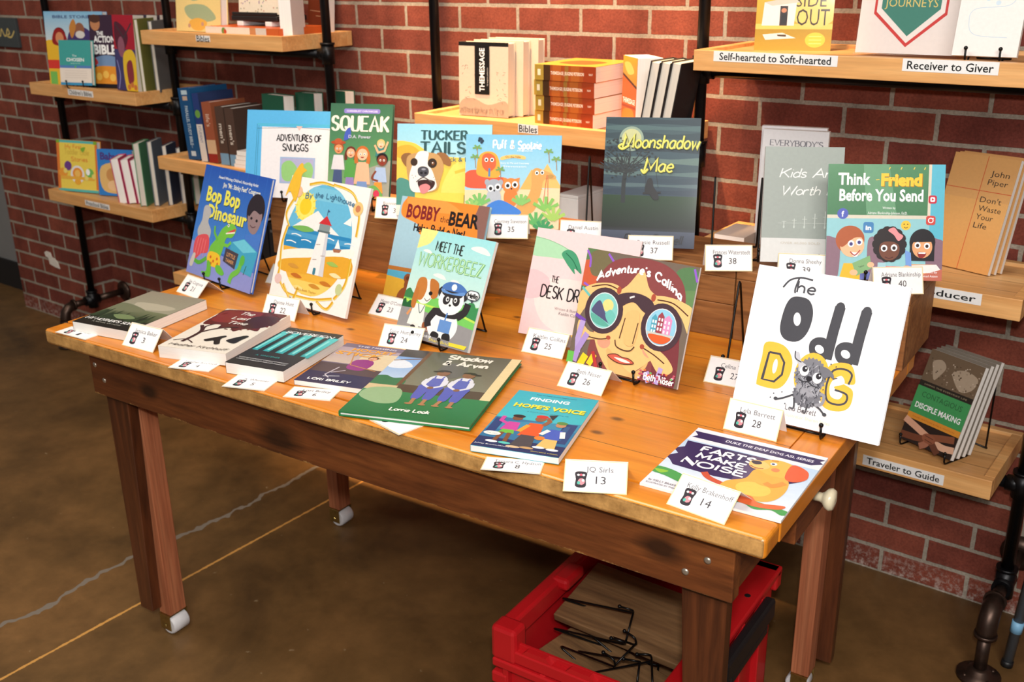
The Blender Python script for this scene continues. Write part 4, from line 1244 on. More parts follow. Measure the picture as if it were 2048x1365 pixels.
def art_think(A):
    A.rect(0, 0, 1, 1, (150, 206, 214)); A.rect(.88, 0, 1, 1, (96, 190, 214)); A.rect(0, 0, .86, .44, (84, 140, 98), (74, 128, 90)); A.rect(.86, 0, .885, .46, (226, 216, 196)); A.rect(0, .44, .885, .47, (222, 214, 196)); A.poly([(.30, 0), (.52, 0), (.60, .44), (.34, .44)], (108, 160, 122))
    A.text('Think', .225, .125, .28, W, height=.105, bold=.03); A.text('Before You Send', .46, .265, .72, W, height=.105, bold=.03)
    for dx, c in ((.006, (176, 120, 30)), (0, (248, 206, 64))):
        A.text('Friend', .63 + dx, .13 + dx, .35, c, height=.105, bold=.055)
    for x in (.52, .62, .73, .82):
        A.line([(x, .045), (x + .01, .025)], .008, (240, 206, 80))
    A.line([(.41, .135), (.44, .132)], .008, (240, 206, 80)); A.text('Written by', .53, .375, .11, W, height=.022); A.text('Adriane Blankinship-Johnson, Ed.D.', .52, .42, .34, W, height=.024)
    A.ell(.135, .43, .048, .048, (84, 98, 190)); A.text('f', .135, .43, .022, W, height=.05, bold=.04)
    A.rrect(.315, .50, .405, .595, .02, (70, 134, 190)); A.text('in', .36, .548, .05, W, height=.04, bold=.04)
    A.ell(.68, .525, .042, .042, (246, 200, 66)); A.dots([(.665, .515), (.695, .515)], .006, (90, 60, 20)); A.line([(.665, .54), (.68, .548), (.697, .54)], .005, (90, 60, 20), True)
    A.rrect(.865, .265, .935, .335, .018, (206, 40, 66)); A.rrect(.88, .28, .92, .32, .01, W); A.poly([(.892, .288), (.912, .30), (.892, .312)], (206, 40, 66))
    A.rrect(.85, .44, .93, .52, .02, (214, 74, 66)); A.ell(.89, .48, .024, .024, W); A.ell(.89, .48, .016, .016, (214, 74, 66)); A.dots([(.91, .463)], .005, W)
    for x in (.05, .44, .94):
        A.blob([(x - .08, .66), (x + .02, .64), (x + .07, .70), (x + .05, 1), (x - .06, 1)], (142, 110, 126))
    # boy with a tablet
    A.body(.24, .86, .22, .14, (246, 190, 46)); A.ell(.205, .655, .125, .125, (180, 92, 50)); A.ell(.225, .705, .105, .105, (250, 192, 150)); A.blob([(.10, .66), (.16, .58), (.28, .57), (.325, .63), (.24, .64), (.14, .72)], (180, 92, 50)); A.eye(.215, .69, .028, (70, 60, 130)); A.eye(.285, .675, .028, (70, 60, 130)); A.blob([(.22, .765), (.27, .765), (.29, .75), (.27, .80), (.24, .80)], (250, 250, 250)); A.line([(.21, .76), (.25, .79), (.295, .745)], .010, (176, 60, 60), True)
    A.poly([(.23, .86), (.38, .79), (.40, .90), (.27, .97)], (134, 180, 124)); A.text('Tablet', .31, .885, .05, K, height=.014, rot=22); A.ell(.245, .94, .035, .026, (250, 192, 150)); A.ell(.39, .87, .03, .024, (250, 192, 150)); A.poly([(.30, .95), (.38, .93), (.40, 1), (.30, 1)], (110, 120, 190))
    # girl with a pink bow
    A.body(.55, .88, .24, .12, (240, 96, 90)); A.rect(.45, .85, .52, 1, (170, 210, 220))
    for i in range(14):
        t = 2 * math.pi * i / 14
        A.ell(.545 + .105 * math.cos(t), .69 + .115 * math.sin(t), .045, .045, (40, 30, 32), n=12)
    A.ell(.545, .67, .11, .10, (40, 30, 32)); A.ell(.545, .735, .088, .098, (118, 70, 52)); A.blob([(.45, .70), (.5, .63), (.6, .63), (.64, .70), (.58, .67), (.5, .67)], (40, 30, 32)); A.eye(.50, .725, .028, (50, 30, 30)); A.eye(.585, .72, .028, (50, 30, 30)); A.line([(.51, .80), (.545, .812), (.58, .80)], .008, (80, 40, 36), True); A.blob([(.53, .57), (.58, .545), (.62, .59), (.66, .62), (.62, .66), (.58, .61)], (244, 152, 156))
    # girl with straight black hair
    A.body(.83, .86, .26, .14, (236, 170, 120)); A.ell(.825, .67, .11, .12, (30, 26, 32)); A.rect(.72, .67, .93, .83, (30, 26, 32)); A.ell(.825, .71, .086, .098, (236, 170, 120)); A.poly([(.735, .70), (.75, .60), (.88, .58), (.925, .68), (.90, .665), (.75, .67)], (30, 26, 32)); A.eye(.785, .695, .026, (60, 36, 30)); A.eye(.865, .70, .026, (60, 36, 30)); A.blob([(.79, .755), (.86, .76), (.84, .80), (.80, .80)], (150, 40, 40)); A.rect(.795, .755, .855, .768, W); A.poly([(.68, .74), (.73, .76), (.74, .88), (.69, .87)], (120, 160, 226)); A.poly([(.74, .87), (.95, .86), (1, .92), (.76, .94)], (250, 240, 236)); A.ell(.70, .90, .04, .03, (236, 170, 120))
    A.poly([(.72, .98), (1, .90), (1, 1), (.72, 1)], (200, 110, 90)); A.text('Illustrated by', .88, .925, .16, W, height=.02); A.text('Ahmad Azzam', .89, .96, .15, W, height=.02)


def art_mother(A):
    A.rect(0, 0, 1, .5, (154, 146, 128), (160, 158, 136)); A.rect(0, .5, 1, .78, (120, 128, 96), (46, 62, 42)); A.rect(0, .76, 1, 1, (40, 46, 36), (26, 27, 26))
    A.blob([(.2, .34), (.5, .30), (.9, .34), (.8, .44), (.4, .48)], (186, 180, 158)); A.blob([(.0, .40), (.3, .42), (.6, .52), (.3, .60), (0, .58)], (118, 124, 96))
    rnd = random.Random(4)
    for i in range(26):
        x = rnd.uniform(0, 1); h = rnd.uniform(.04, .15); b = .74 - .12 * abs(x - .5) + rnd.uniform(-.02, .04)
        A.poly([(x - .05, b + .08), (x, b - h), (x + .05, b + .08)], rnd.choice([(40, 58, 40), (52, 70, 46), (34, 48, 36)]))
    A.blob([(.3, .7), (.5, .66), (.7, .72), (.5, .78)], (120, 140, 96))
    A.pen("MY MOTHER'S SONG", .48, .855, .86, (240, 240, 236), .075, .018, nib=.5, serif=.06); A.text('A NOVEL OF HOPE', .5, .925, .5, (190, 190, 180), height=.03)


def art_last(A):
    A.rect(0, 0, 1, 1, (238, 230, 216))
    A.blob([(.06, .02), (.9, .0), (.97, .12), (1.0, .28), (.9, .36), (.92, .46), (.72, .44), (.62, .52), (.5, .45), (.36, .48), (.30, .40), (.05, .42), (.02, .2)], (96, 30, 30)); A.blob([(.08, .04), (.6, .02), (.55, .25), (.3, .34), (.06, .3)], (132, 36, 34)); A.blob([(.6, .12), (.95, .1), (.95, .34), (.7, .42), (.55, .3)], (70, 26, 28))
    rnd = random.Random(3)
    for i in range(40):
        a = rnd.uniform(0, 6.28)
        A.ell(.52 + .48 * math.cos(a), .24 + .25 * math.sin(a), .02, .016, rnd.choice([(96, 30, 30), (70, 26, 28), (120, 34, 32)]), n=7)
    t = (62, 34, 36)
    A.line([(.20, .86), (.22, .70), (.20, .58), (.08, .46)], .05, t, True); A.line([(.21, .64), (.30, .54), (.42, .47), (.60, .42)], .036, t, True); A.line([(.22, .58), (.16, .48), (.22, .40)], .028, t, True); A.line([(.36, .50), (.34, .42)], .02, t); A.line([(.06, .85), (.2, .80), (.36, .86)], .02, t, True)
    A.pen('The', .42, .09, .22, (250, 240, 232), .11, .016, shear=.2, gap=.12); A.pen('Last', .44, .21, .25, (250, 240, 232), .10, .016, shear=.2, gap=.12); A.pen('Time', .50, .33, .30, (250, 240, 232), .10, .016, shear=.2, gap=.12)
    A.blob([(.50, .72), (.62, .64), (.66, .66), (.64, .72), (.72, .82), (.66, .84), (.58, .77), (.50, .80), (.44, .77)], K); A.blob([(.74, .72), (.86, .60), (.94, .60), (.92, .68), (.90, .78), (.78, .76)], K)
    A.pen('Heather Kirchhoff', .52, .93, .84, (90, 80, 76), .07, .009, shear=.3, gap=.1)


def art_sov(A):
    A.rect(0, 0, 1, 1, (40, 42, 44)); A.rect(0, .10, 1, .66, (38, 116, 122))
    for i in range(5):
        x = .02 + i * .22
        A.rect(x, .12, x + .15, .66, (86, 206, 206), (50, 166, 172)); A.rect(x + .03, .2, x + .07, .6, (140, 226, 222))
    for x, w_ in ((.155, .06), (.36, .07), (.60, .05), (.80, .07), (-.02, .05)):
        A.poly([(x, .10), (x + w_, .10), (x + w_ * 1.3, .68), (x - w_ * .2, .68)], (28, 42, 44))
    A.rect(0, .64, 1, 1, (42, 42, 44)); A.rect(0, 0, 1, .10, (42, 44, 46))
    A.text('A NOVEL', .3, .03, .3, (190, 190, 190), height=.02); A.pen('SOVEREIGN', .52, .115, .84, (240, 240, 240), .085, .024, nib=.5, serif=.07); A.text('A. WHITENER', .46, .75, .42, (60, 170, 166), height=.05)
    A.rect(.06, .84, .92, .848, (200, 200, 200)); A.rect(.06, .885, .92, .893, (200, 200, 200)); A.text('where the deep woods keep their own counsel', .5, .866, .84, (210, 210, 210), height=.016)


def art_hockey(A):
    A.rect(0, 0, 1, 1, (120, 106, 128)); A.rect(0, .1, 1, .5, (176, 156, 170), (206, 186, 170)); A.rect(0, .52, 1, .76, (86, 66, 70)); A.rect(0, .74, 1, 1, (50, 44, 80)); A.blob([(.5, .25), (1.1, .2), (1.1, .55), (.6, .52)], (226, 206, 170))
    A.text('THE MISSING', .52, .05, .62, (226, 220, 236), height=.05, bold=.02)
    for dx, c in ((.006, (120, 60, 40)), (0, (244, 170, 60))):
        A.text('HOCKEY', .54 + dx, .14 + dx, .66, c, height=.11, bold=.03); A.text('STICK', .40 + dx, .25 + dx, .72, c, height=.12, bold=.03)
    A.blob([(.45, .40), (.66, .36), (.76, .46), (.70, .62), (.46, .60)], (150, 50, 130)); A.head(.66, .32, .07, (226, 160, 120), (70, 44, 40)); A.line([(.30, .22), (.46, .52), (.9, .60)], .018, (196, 140, 80)); A.line([(.36, .60), (.30, .80), (.40, .86)], .02, (206, 196, 206)); A.line([(.34, .74), (.5, .66)], .02, (206, 196, 206)); A.line([(.30, .84), (.52, .80)], .014, (220, 220, 226)); A.text('A mystery', .1, .30, .14, W, height=.025)
    A.pen('LORI BRILEY', .46, .92, .62, W, .06, .015, serif=.05)


def art_shadow(A):
    A.rect(0, 0, 1, 1, (120, 116, 98)); A.rect(.22, 0, 1, .6, (92, 92, 76), (132, 130, 110)); A.rect(0, 0, .24, .14, (70, 66, 66)); A.rect(0, .13, .22, .56, (128, 170, 226), (196, 216, 236)); A.blob([(0, .18), (.12, .20), (.2, .28), (.1, .32), (0, .3)], (230, 236, 246)); A.blob([(-.05, .48), (.06, .44), (.14, .47), (.24, .46), (.24, .60), (-.05, .60)], (54, 118, 76)); A.rect(.215, 0, .25, .62, (112, 78, 52)); A.line([(0, .2), (.25, .13)], .018, (120, 84, 60))
    A.rect(.92, 0, 1, .70, (232, 212, 160)); A.poly([(.0, .58), (.24, .58), (.24, .66), (.0, .68)], (214, 190, 146)); A.rect(.24, .55, .92, .70, (84, 66, 52)); A.rect(.92, .66, 1, .76, (46, 50, 52)); A.rect(0, .66, 1, 1, (46, 128, 74), (32, 112, 62)); A.blob([(.05, .64), (.28, .62), (.34, .8), (.2, .84), (.02, .76)], (150, 182, 136)); A.ell(.54, .28, .12, .16, (104, 102, 96))
    A.pen('Shadow', .60, .065, .36, (246, 240, 226), .085, .022); A.pen('& Arvin', .60, .165, .36, (246, 240, 226), .085, .022)
    for x, sk in ((.49, -1), (.70, 1)):
        A.blob([(x - .075, .42), (x - .03, .375), (x + .03, .375), (x + .075, .42), (x + .09, .52), (x + .05, .55), (x - .05, .55), (x - .09, .52)], (226, 226, 236)); A.poly([(x - .045, .42), (x + .045, .42), (x + .06, .55), (x - .06, .55)], (96, 104, 186)); A.line([(x - .03, .42), (x - .035, .385)], .014, (96, 104, 186)); A.line([(x + .03, .42), (x + .035, .385)], .014, (96, 104, 186)); A.blob([(x - .085, .53), (x + .085, .53), (x + .09, .60), (x + .075, .73), (x + .015, .73), (x, .63), (x - .015, .73), (x - .075, .73), (x - .09, .60)], (88, 94, 184)); A.line([(x - .08, .44), (x - .085, .51), (x - .01, .565)], .026, (226, 226, 236), True); A.line([(x + .08, .44), (x + .085, .51), (x + .01, .565)], .026, (226, 226, 236), True); A.line([(x - .045, .73), (x - .05 - .01 * sk, .80)], .03, (176, 124, 84)); A.line([(x + .045, .73), (x + .045, .80)], .03, (176, 124, 84)); A.ell(x - .055, .805, .03, .014, (176, 124, 84)); A.ell(x + .05, .805, .03, .014, (176, 124, 84)); A.ell(x, .335, .052, .056, (140, 98, 70)); A.ell(x, .312, .058, .036, (52, 48, 40), a0=0, a1=180); A.ell(x + .05 * sk, .315, .045, .012, (52, 48, 40)); A.ell(x, .565, .026, .024, (140, 98, 70))
    A.pen('Lorrie Look', .50, .90, .30, (236, 240, 230), .05, .012, gap=.14)


def art_hope(A):
    A.rect(0, 0, 1, .55, (40, 176, 196), (60, 190, 200)); A.rect(0, .5, 1, .86, (36, 116, 160)); A.rect(0, .84, 1, 1, (24, 48, 96)); A.poly([(0, .58), (1, .46), (1, .6), (0, .72)], (50, 140, 176)); A.rect(.02, .52, .13, .78, (26, 60, 120)); A.rect(.82, .48, .97, .80, (30, 66, 120)); A.rect(.84, .52, .90, .76, (40, 90, 140))
    A.text('Tales of Liberty Avenue Neighborhood', .5, .045, .5, (30, 60, 100), height=.02, bold=.02); A.text('FINDING', .46, .125, .48, W, height=.085, bold=.03)
    for dx, c in ((.008, (60, 110, 40)), (0, (250, 232, 60))):
        A.text("HOPE'S VOICE", .52 + dx, .26 + dx, .86, c, height=.105, bold=.04)
    A.text('a story about speaking up', .55, .355, .5, (24, 60, 90), height=.018)
    A.body(.26, .56, .18, .14, (206, 70, 160)); A.body(.26, .69, .17, .06, (110, 190, 70)); A.line([(.22, .74), (.20, .88)], .05, (126, 78, 50)); A.line([(.30, .74), (.32, .88)], .05, (126, 78, 50)); A.line([(.20, .60), (.10, .56), (.10, .48)], .05, (206, 70, 160)); A.ell(.26, .49, .062, .062, (126, 78, 50)); A.ell(.26, .455, .075, .04, (30, 24, 28)); A.ell(.18, .90, .07, .026, W); A.ell(.33, .90, .07, .026, (90, 200, 190))
    A.body(.52, .54, .22, .22, (232, 90, 40)); A.body(.52, .74, .22, .18, (70, 70, 76)); A.line([(.44, .58), (.38, .70)], .06, (240, 160, 50)); A.line([(.60, .56), (.64, .48), (.60, .44)], .055, (150, 92, 60)); A.ell(.52, .46, .065, .07, (150, 92, 60)); A.ell(.52, .42, .072, .045, (206, 50, 40)); A.rect(.52, .42, .62, .435, (206, 50, 40)); A.ell(.45, .94, .08, .026, (220, 190, 150)); A.ell(.60, .93, .08, .026, (200, 160, 110)); A.poly([(.58, .38), (.68, .36), (.66, .46)], (40, 36, 44))
    A.body(.78, .60, .18, .16, (66, 96, 190)); A.line([(.70, .62), (.64, .70)], .06, (240, 240, 240)); A.line([(.86, .62), (.90, .72)], .06, (240, 240, 240)); A.body(.79, .76, .20, .14, (226, 190, 110)); A.ell(.79, .52, .06, .06, (196, 140, 100)); A.ell(.79, .485, .065, .04, (90, 140, 70)); A.ell(.72, .90, .07, .026, W); A.ell(.88, .91, .07, .026, W); A.ell(.66, .76, .06, .05, (226, 130, 50))
    A.ell(.12, .78, .10, .05, (244, 244, 236)); A.text('Hey, wait!', .12, .78, .12, (60, 60, 60), height=.02); A.text('JaNay Brown-Wood', .22, .955, .4, W, height=.024); A.text('illustrated edition', .82, .965, .3, (240, 220, 90), height=.022)


def art_farts(A):
    A.rect(0, 0, 1, 1, (238, 238, 244)); A.rect(0, .22, 1, .86, (190, 214, 240), (226, 236, 246)); A.rect(0, 0, 1, .04, (244, 240, 246))
    n = (52, 36, 90)
    A.poly([(.0, .06), (1, .05), (.97, .09), (1, .12), (.93, .17), (.02, .165), (.05, .12)], n); A.text('DUKE THE DEAF DOG ASL SERIES', .60, .108, .66, (236, 232, 244), height=.038, bold=.02)
    A.poly([(.02, .24), (.62, .23), (.93, .27), (.96, .33), (.90, .38), (.95, .44), (.88, .52), (.90, .60), (.4, .66), (.08, .64), (.03, .58), (-.02, .54), (.04, .46), (-.02, .40), (.04, .34)], n); A.poly([(.52, .235), (.66, .235), (.72, .62), (.52, .645)], (90, 70, 110))
    A.pen('FARTS', .37, .315, .40, W, .080, .020, jit=.08); A.pen('MAKE', .36, .425, .36, W, .075, .020, jit=.08); A.pen('NOISE', .35, .54, .46, W, .082, .020, jit=.08)
    gr = (76, 160, 84)
    A.blob([(.35, .90), (.5, .84), (.8, .85), (1.02, .88), (.98, .94), (.9, .91), (.8, .95), (.7, .91), (.6, .95), (.5, .91)], gr); A.blob([(-.02, .72), (.12, .72), (.3, .80), (.25, .86), (.1, .82), (-.02, .80)], gr); A.blob([(.0, .76), (.1, .75), (.06, .80)], (150, 200, 70))
    o = (246, 176, 76)
    A.line([(.50, .74), (.38, .70), (.32, .64)], .05, (206, 86, 60), True)
    A.blob([(.62, .42), (.78, .40), (.88, .50), (.90, .68), (.84, .82), (.66, .86), (.50, .80), (.50, .68), (.60, .58)], o); A.ell(.70, .70, .12, .10, (250, 200, 90))
    A.blob([(.60, .30), (.70, .22), (.82, .24), (.88, .32), (.84, .44), (.72, .46), (.62, .40)], (248, 186, 84)); A.blob([(.82, .24), (.94, .28), (.97, .40), (.90, .48), (.83, .44)], (228, 96, 56)); A.blob([(.545, .31), (.62, .285), (.69, .34), (.67, .40), (.60, .42), (.55, .38)], (250, 200, 120)); A.blob([(.545, .315), (.60, .295), (.625, .33), (.58, .355)], (60, 50, 70)); A.ell(.70, .29, .024, .024, (250, 250, 250)); A.ell(.697, .292, .012, .012, (40, 60, 110)); A.line([(.56, .385), (.61, .405), (.66, .39)], .010, (170, 70, 50), True); A.line([(.67, .245), (.72, .24)], .010, (190, 100, 50)); A.ell(.74, .37, .03, .03, (244, 140, 90))
    A.line([(.64, .54), (.74, .60), (.84, .56)], .06, o, True); A.line([(.86, .52), (.80, .60), (.74, .58)], .05, (240, 150, 66), True); A.blob([(.60, .82), (.72, .80), (.80, .86), (.96, .82), (.94, .88), (.80, .92), (.64, .90)], (232, 112, 64)); A.blob([(.50, .78), (.60, .80), (.56, .88), (.48, .84)], (190, 216, 240))
    A.text('by KELLY BRAKENHOFF', .18, .92, .30, (60, 50, 70), height=.026); A.text('ILLUSTRATED BY THERESA MURRAY', .2, .96, .34, (60, 50, 70), height=.02)


def mascot(A, x, y, s):
    """the small dark emblem printed on every name card"""
    d = (44, 38, 46)
    q = s * 1.75

    def pt(i, j):
        return (x + s * i, y + q * j)
    A.blob([pt(-.5, -.62), pt(0, -.74), pt(.5, -.62), pt(.42, 0), pt(.46, .6), pt(.2, .78), pt(-.2, .78), pt(-.46, .6), pt(-.42, 0)], d, 3)
    for i, j, r1, r2, c in ((0, -.42, .12, .10, (226, 92, 110)), (-.22, -.40, .12, .10, (232, 226, 226)), (.22, -.40, .12, .10, (232, 226, 226)),
                            (.06, .22, .30, .30, (222, 140, 150)), (-.16, .34, .14, .16, (86, 176, 160)), (.2, .1, .12, .12, (236, 226, 220))):
        A.ell(x + s * i, y + q * j, s * r1, s * r2, c, n=9)


def card_art(name, num, grey=(100, 96, 102)):
    def f(A):
        A.rect(0, 0, 1, 1, (232, 212, 164))
        A.rect(.018, .03, .982, .97, (250, 247, 246))
        mascot(A, .27, .60, .19)
        if name:
            A.text(name, .56, .27, min(.78, .054 * len(name)), grey, height=.095)
        if num:
            A.text(num, .585, .60, .080 * len(num), (64, 60, 66), height=.135)
    return f


# ------------------------------------------------------------------ the setting
def struct(name, lo, hi, m, origin=(0, 0, 0)):
    mb = MB()
    mb.box([a - b for a, b in zip(lo, origin)], [a - b for a, b in zip(hi, origin)])
    o = mb.build(name, m)
    o.location = origin
    return tag(o, kind='structure')


struct('floor', (-8, -6, -0.1), (3.5, 2.0, 0.0), M_FLOOR)
struct('wall_back', (-3.29, 0.0, 0.0), (3.0, 0.25, 3.4), M_BRICK)
struct('wall_pilaster', (-3.875, -0.105, 0.0), (-3.288, 0.24, 3.4), M_BRICK, (-3.29 - 0.0508, -0.105, 0))
struct('wall_left', (-8, 0.03, 0.0), (-3.874, 0.28, 3.4), M_GREYWALL)
struct('baseboard_left', (-8, 0.018, 0.0), (-3.877, 0.031, 0.135), M_BLACKBASE)
struct('ceiling', (-8, -6, 3.4), (3.5, 2.0, 3.5), M_CEIL)

# pale patch of filler on the pilaster
mb = MB()
pp = [(-.060, .022), (-.042, .030), (-.012, .028), (-.004, .008), (.018, .004), (.038, -.012), (.046, -.036), (.012, -.034), (-.030, -.026), (-.034, .002), (-.052, .004)]
mb.prism([(x, 0, z) for x, z in pp], [(x, -0.0025, z) for x, z in pp])
o = mb.build('filler_patch', M_PLASTER)
o.location = (-3.56, -0.1055, 0.275)
tag(o, 'ragged white patch of filler on the red brick pilaster', 'patch')

# plaque at the left edge
o = empty('wall_plaque', (-3.62, -0.1058, 1.16), (0, 0, 0), 'dark slate plaque with gold lettering on the brick pilaster', 'sign')
mb = MB(); mb.box((-0.16, -0.012, 0.0), (0.11, 0.0, 0.113), 0.001); mb.build('plaque_board', M_SLATE, o)
A = Art(0.26, 0.10)
for pts in ([(.02, .55), (.10, .35), (.16, .60), (.24, .62), (.30, .42), (.36, .62)], [(.36, .62), (.42, .38), (.48, .62), (.52, .64)], [(.52, .64), (.58, .38), (.64, .62), (.70, .60)], [(.70, .60), (.76, .36), (.80, .52), (.72, .62), (.84, .66), (.95, .42)]):
    A.line(pts, .028, (206, 182, 112), True)
mb = MB(); A.place(mb, Matrix.Translation((-0.025, -0.0121, 0.006)) @ Matrix.Rotation(R(90), 4, 'X'), 2e-5); tag(mb.build('plaque_lettering', M_MATTE, o, recalc=False), 'gold cursive lettering')


# ------------------------------------------------------------------ pipe racks and their shelves
def pipe_rack(name, xs, label, wide):
    root = empty(name, (xs[0], -0.15, 0), (0, 0, 0), label, 'rack', 'black pipe shelf racks')
    x0 = xs[0]
    r = 0.0135
    for x in xs:
        mb = MB(); mb.tube([(x - x0, 0, 0.16), (x - x0, 0, 3.39)], r, 14); mb.build('upright', M_PIPE, root)
        mb = MB(); mb.tube([(x - x0, 0, 0.135), (x - x0, 0, 0.20)], 0.0205, 14); mb.tube([(x - x0, 0, 0.20), (x - x0, 0, 0.207)], 0.0225, 14); mb.tube([(x - x0, 0.027, 0.167), (x - x0, -0.034, 0.167)], 0.0205, 14); mb.build('tee_fitting', M_PIPE, root)
        e = MB()
        y = -0.13
        bend = [(x - x0, -0.034, 0.167), (x - x0, -0.085, 0.167), (x - x0, -0.108, 0.160), (x - x0, -0.124, 0.145), (x - x0, -0.13, 0.122), (x - x0, -0.13, 0.105)]
        e.tube(bend[:2], r, 12); e.tube(bend[1:], 0.0205, 14); e.tube([(x - x0, -0.13, 0.112), (x - x0, -0.13, 0.104)], 0.0235, 14); e.tube([(x - x0, -0.082, 0.167), (x - x0, -0.09, 0.167)], 0.0235, 14)
        e.tube([(x - x0, -0.13, 0.105), (x - x0, -0.13, 0.006)], r, 12)
        tag(e.build('foot_elbow', M_IRON, root), 'bare iron elbow foot')
        f = MB(); f.lathe([(0.045, 0.0), (0.045, 0.008), (0.026, 0.012), (0.022, 0.024), (r, 0.026)], Matrix.Translation((x - x0, -0.13, 0.0)), 20)
        for k in range(4):
            f.ball((x - x0 + 0.033 * math.cos(0.8 + k * math.pi / 2), -0.13 + 0.033 * math.sin(0.8 + k * math.pi / 2), 0.009), 0.005)
        f.build('floor_flange', M_IRON, root)
        b = MB(); b.tube([(x - x0, 0.027, 0.167), (x - x0, 0.142, 0.167)], r, 12); b.lathe([(0.042, 0.0), (0.042, 0.008), (0.02, 0.016)], Matrix.Translation((x - x0, 0.15, 0.167)) @ Matrix.Rotation(R(90), 4, 'X'), 20); b.build('wall_tie', M_IRON, root)
    for (xa, xb, zt) in wide:
        mb = MB(); mb.tube([(xa - x0, 0, zt - 0.0575), (xb - x0, 0, zt - 0.0575)], r, 12); mb.build('shelf_rail', M_PIPE, root)
        for x in (xa, xb):
            s = 1 if x == xa else -1
            mb = MB(); mb.tube([(x - x0, 0, zt - 0.085), (x - x0, 0, zt - 0.030)], 0.0195, 14); mb.tube([(x - x0, 0, zt - 0.030), (x - x0, 0, zt - 0.024)], 0.022, 14); mb.tube([(x - x0, 0, zt - 0.0575), (x - x0 + s * 0.031, 0, zt - 0.0575)], 0.0175, 12)
            mb.build('tee_collar', M_PIPE, root)
    return root


SH = [  # name-key, x0, x1, top z, label
    ('A1', -3.172, -2.506, 1.060, 'beech shelf under the comic style bible books at far left'),
    ('A2', -3.170, -2.504, 0.659, 'low beech shelf under the yellow toddler book at far left'),
    ('B1', -2.428, -1.748, 1.264, 'high beech shelf carrying a black book stand and a flat orange book'),
    ('B2', -2.426, -1.748, 0.857, 'beech shelf holding upright blue, brown and green books'),
    ('B3', -2.426, -1.748, 0.450, 'lowest beech shelf behind the left end of the table'),
    ('C1', -1.250, -0.535, 1.085, 'beech shelf under the stack of four orange books'),
    ('C2', -1.250, -0.535, 0.660, 'beech shelf half hidden behind the table holding a white box'),
    ('D1', -0.440, 0.270, 1.275, 'top right beech shelf with two long white labels'),
    ('D2', -0.440, 0.270, 0.846, 'middle right beech shelf behind the table with tan books'),
    ('D3', -0.440, 0.270, 0.463, 'low right beech shelf with one green and black book stack'),
]
LBL = {'A1': [("Children's Bibles", -2.915, -2.757, 1.030, 1.051)], 'A2': [('Preschool Bibles', -2.919, -2.762, 0.628, 0.6475)], 'B1': [('Bibles', -2.141, -2.073, 1.239, 1.2565)],
       'C1': [('Bibles', -0.908, -0.848, 1.062, 1.083)], 'D1': [('Self-hearted to Soft-hearted', -0.393, -0.127, 1.2535, 1.2745), ('Receiver to Giver', -0.002, 0.168, 1.252, 1.275)],
       'D2': [('I', -0.372, 0.198, 0.822, 0.845)], 'D3': [('Traveler to Guide', 0.011, 0.179, 0.4255, 0.4485)]}
SHELF = {}
for key, x0, x1, zt, lab in SH:
    root = empty('wall_shelf', (x0, -0.285, zt - 0.043), (0, 0, 0), lab, 'shelf', 'beech shelves on the pipe racks')
    w = x1 - x0; d = 0.280; t = 0.043
    mb = MB(); mb.box((0.02, 0.02, 0.0), (w - 0.02, d - 0.02, t - 0.008), 0); mb.build('shelf_board', M_SHELF, root)
    mb = MB()
    mb.box((0, 0, 0), (w, 0.02, t), 0.0015); mb.box((0, d - 0.02, 0), (w, d, t), 0.0015); mb.box((0, 0.02, 0), (0.02, d - 0.02, t), 0.0015); mb.box((w - 0.02, 0.02, 0), (w, d - 0.02, t), 0.0015)
    mb.build('shelf_rim', M_RIM, root)
    for (s, a, b, za, zb) in LBL.get(key, []):
        lw, lh = b - a, zb - za
        A = Art(lw, lh); A.rect(0, 0, 1, 1, (240, 238, 236))
        small = key in ('A1', 'A2')
        if key == 'D2':
            A.text('I', .02, .48, .005, (30, 30, 30), height=.024)
            A.text('to Producer', .842, .48, .28, (30, 30, 30), height=.024, bold=.014)
        else:
            A.text(s, .5, .48, .90, (30, 30, 30) if not small else (60, 60, 60), bold=.014)
        mb = MB(); ink_box(mb, (a - x0, -0.0006, za - zt + t), (b - x0, 0.0, zb - zt + t), (240, 238, 236))
        bmesh.ops.recalc_face_normals(mb.bm, faces=mb.bm.faces[:])
        A.place(mb, Matrix.Translation(((a + b) / 2 - x0, -0.0006, za - zt + t)) @ Matrix.Rotation(R(90), 4, 'X'))
        tag(mb.build('shelf_label', M_MATTE, root, recalc=False), 'white printed strip label')
    SHELF[key] = (x0, x1, zt - 0.008)

pipe_rack('pipe_rack', (-3.215, -2.467, -1.705), 'black pipe rack holding the shelves left of the brick gap',
          [(-3.215, -2.467, 1.060), (-3.215, -2.467, 0.659), (-2.467, -1.705, 1.264), (-2.467, -1.705, 0.857), (-2.467, -1.705, 0.450)])
pipe_rack('pipe_rack', (-1.285, -0.4875, 0.305), 'black pipe rack holding the shelves right of the brick gap',
          [(-1.285, -0.4875, 1.085), (-1.285, -0.4875, 0.660), (-0.4875, 0.305, 1.275), (-0.4875, 0.305, 0.846), (-0.4875, 0.305, 0.463)])

# grey tube with a blue band leaning by the right-hand pipe
o = empty('grey_pole', (0.345, -0.205, 0.0), (R(-6), R(3), 0), 'grey metal pole with a blue tape band by the right pipe foot', 'pole')
mb = MB(); mb.tube([(0, 0, 0.012), (0, 0, 1.2)], 0.011, 14); mb.build('tube', M_STEEL, o)
mb = MB(); mb.tube([(0, 0, 0.085), (0, 0, 0.112)], 0.0125, 14); mb.build('tape_band', M_TAPE, o)
mb = MB(); mb.tube([(0, 0, 0.0), (0, 0, 0.014)], 0.0125, 14); mb.build('end_cap', M_BLACKPLASTIC, o)


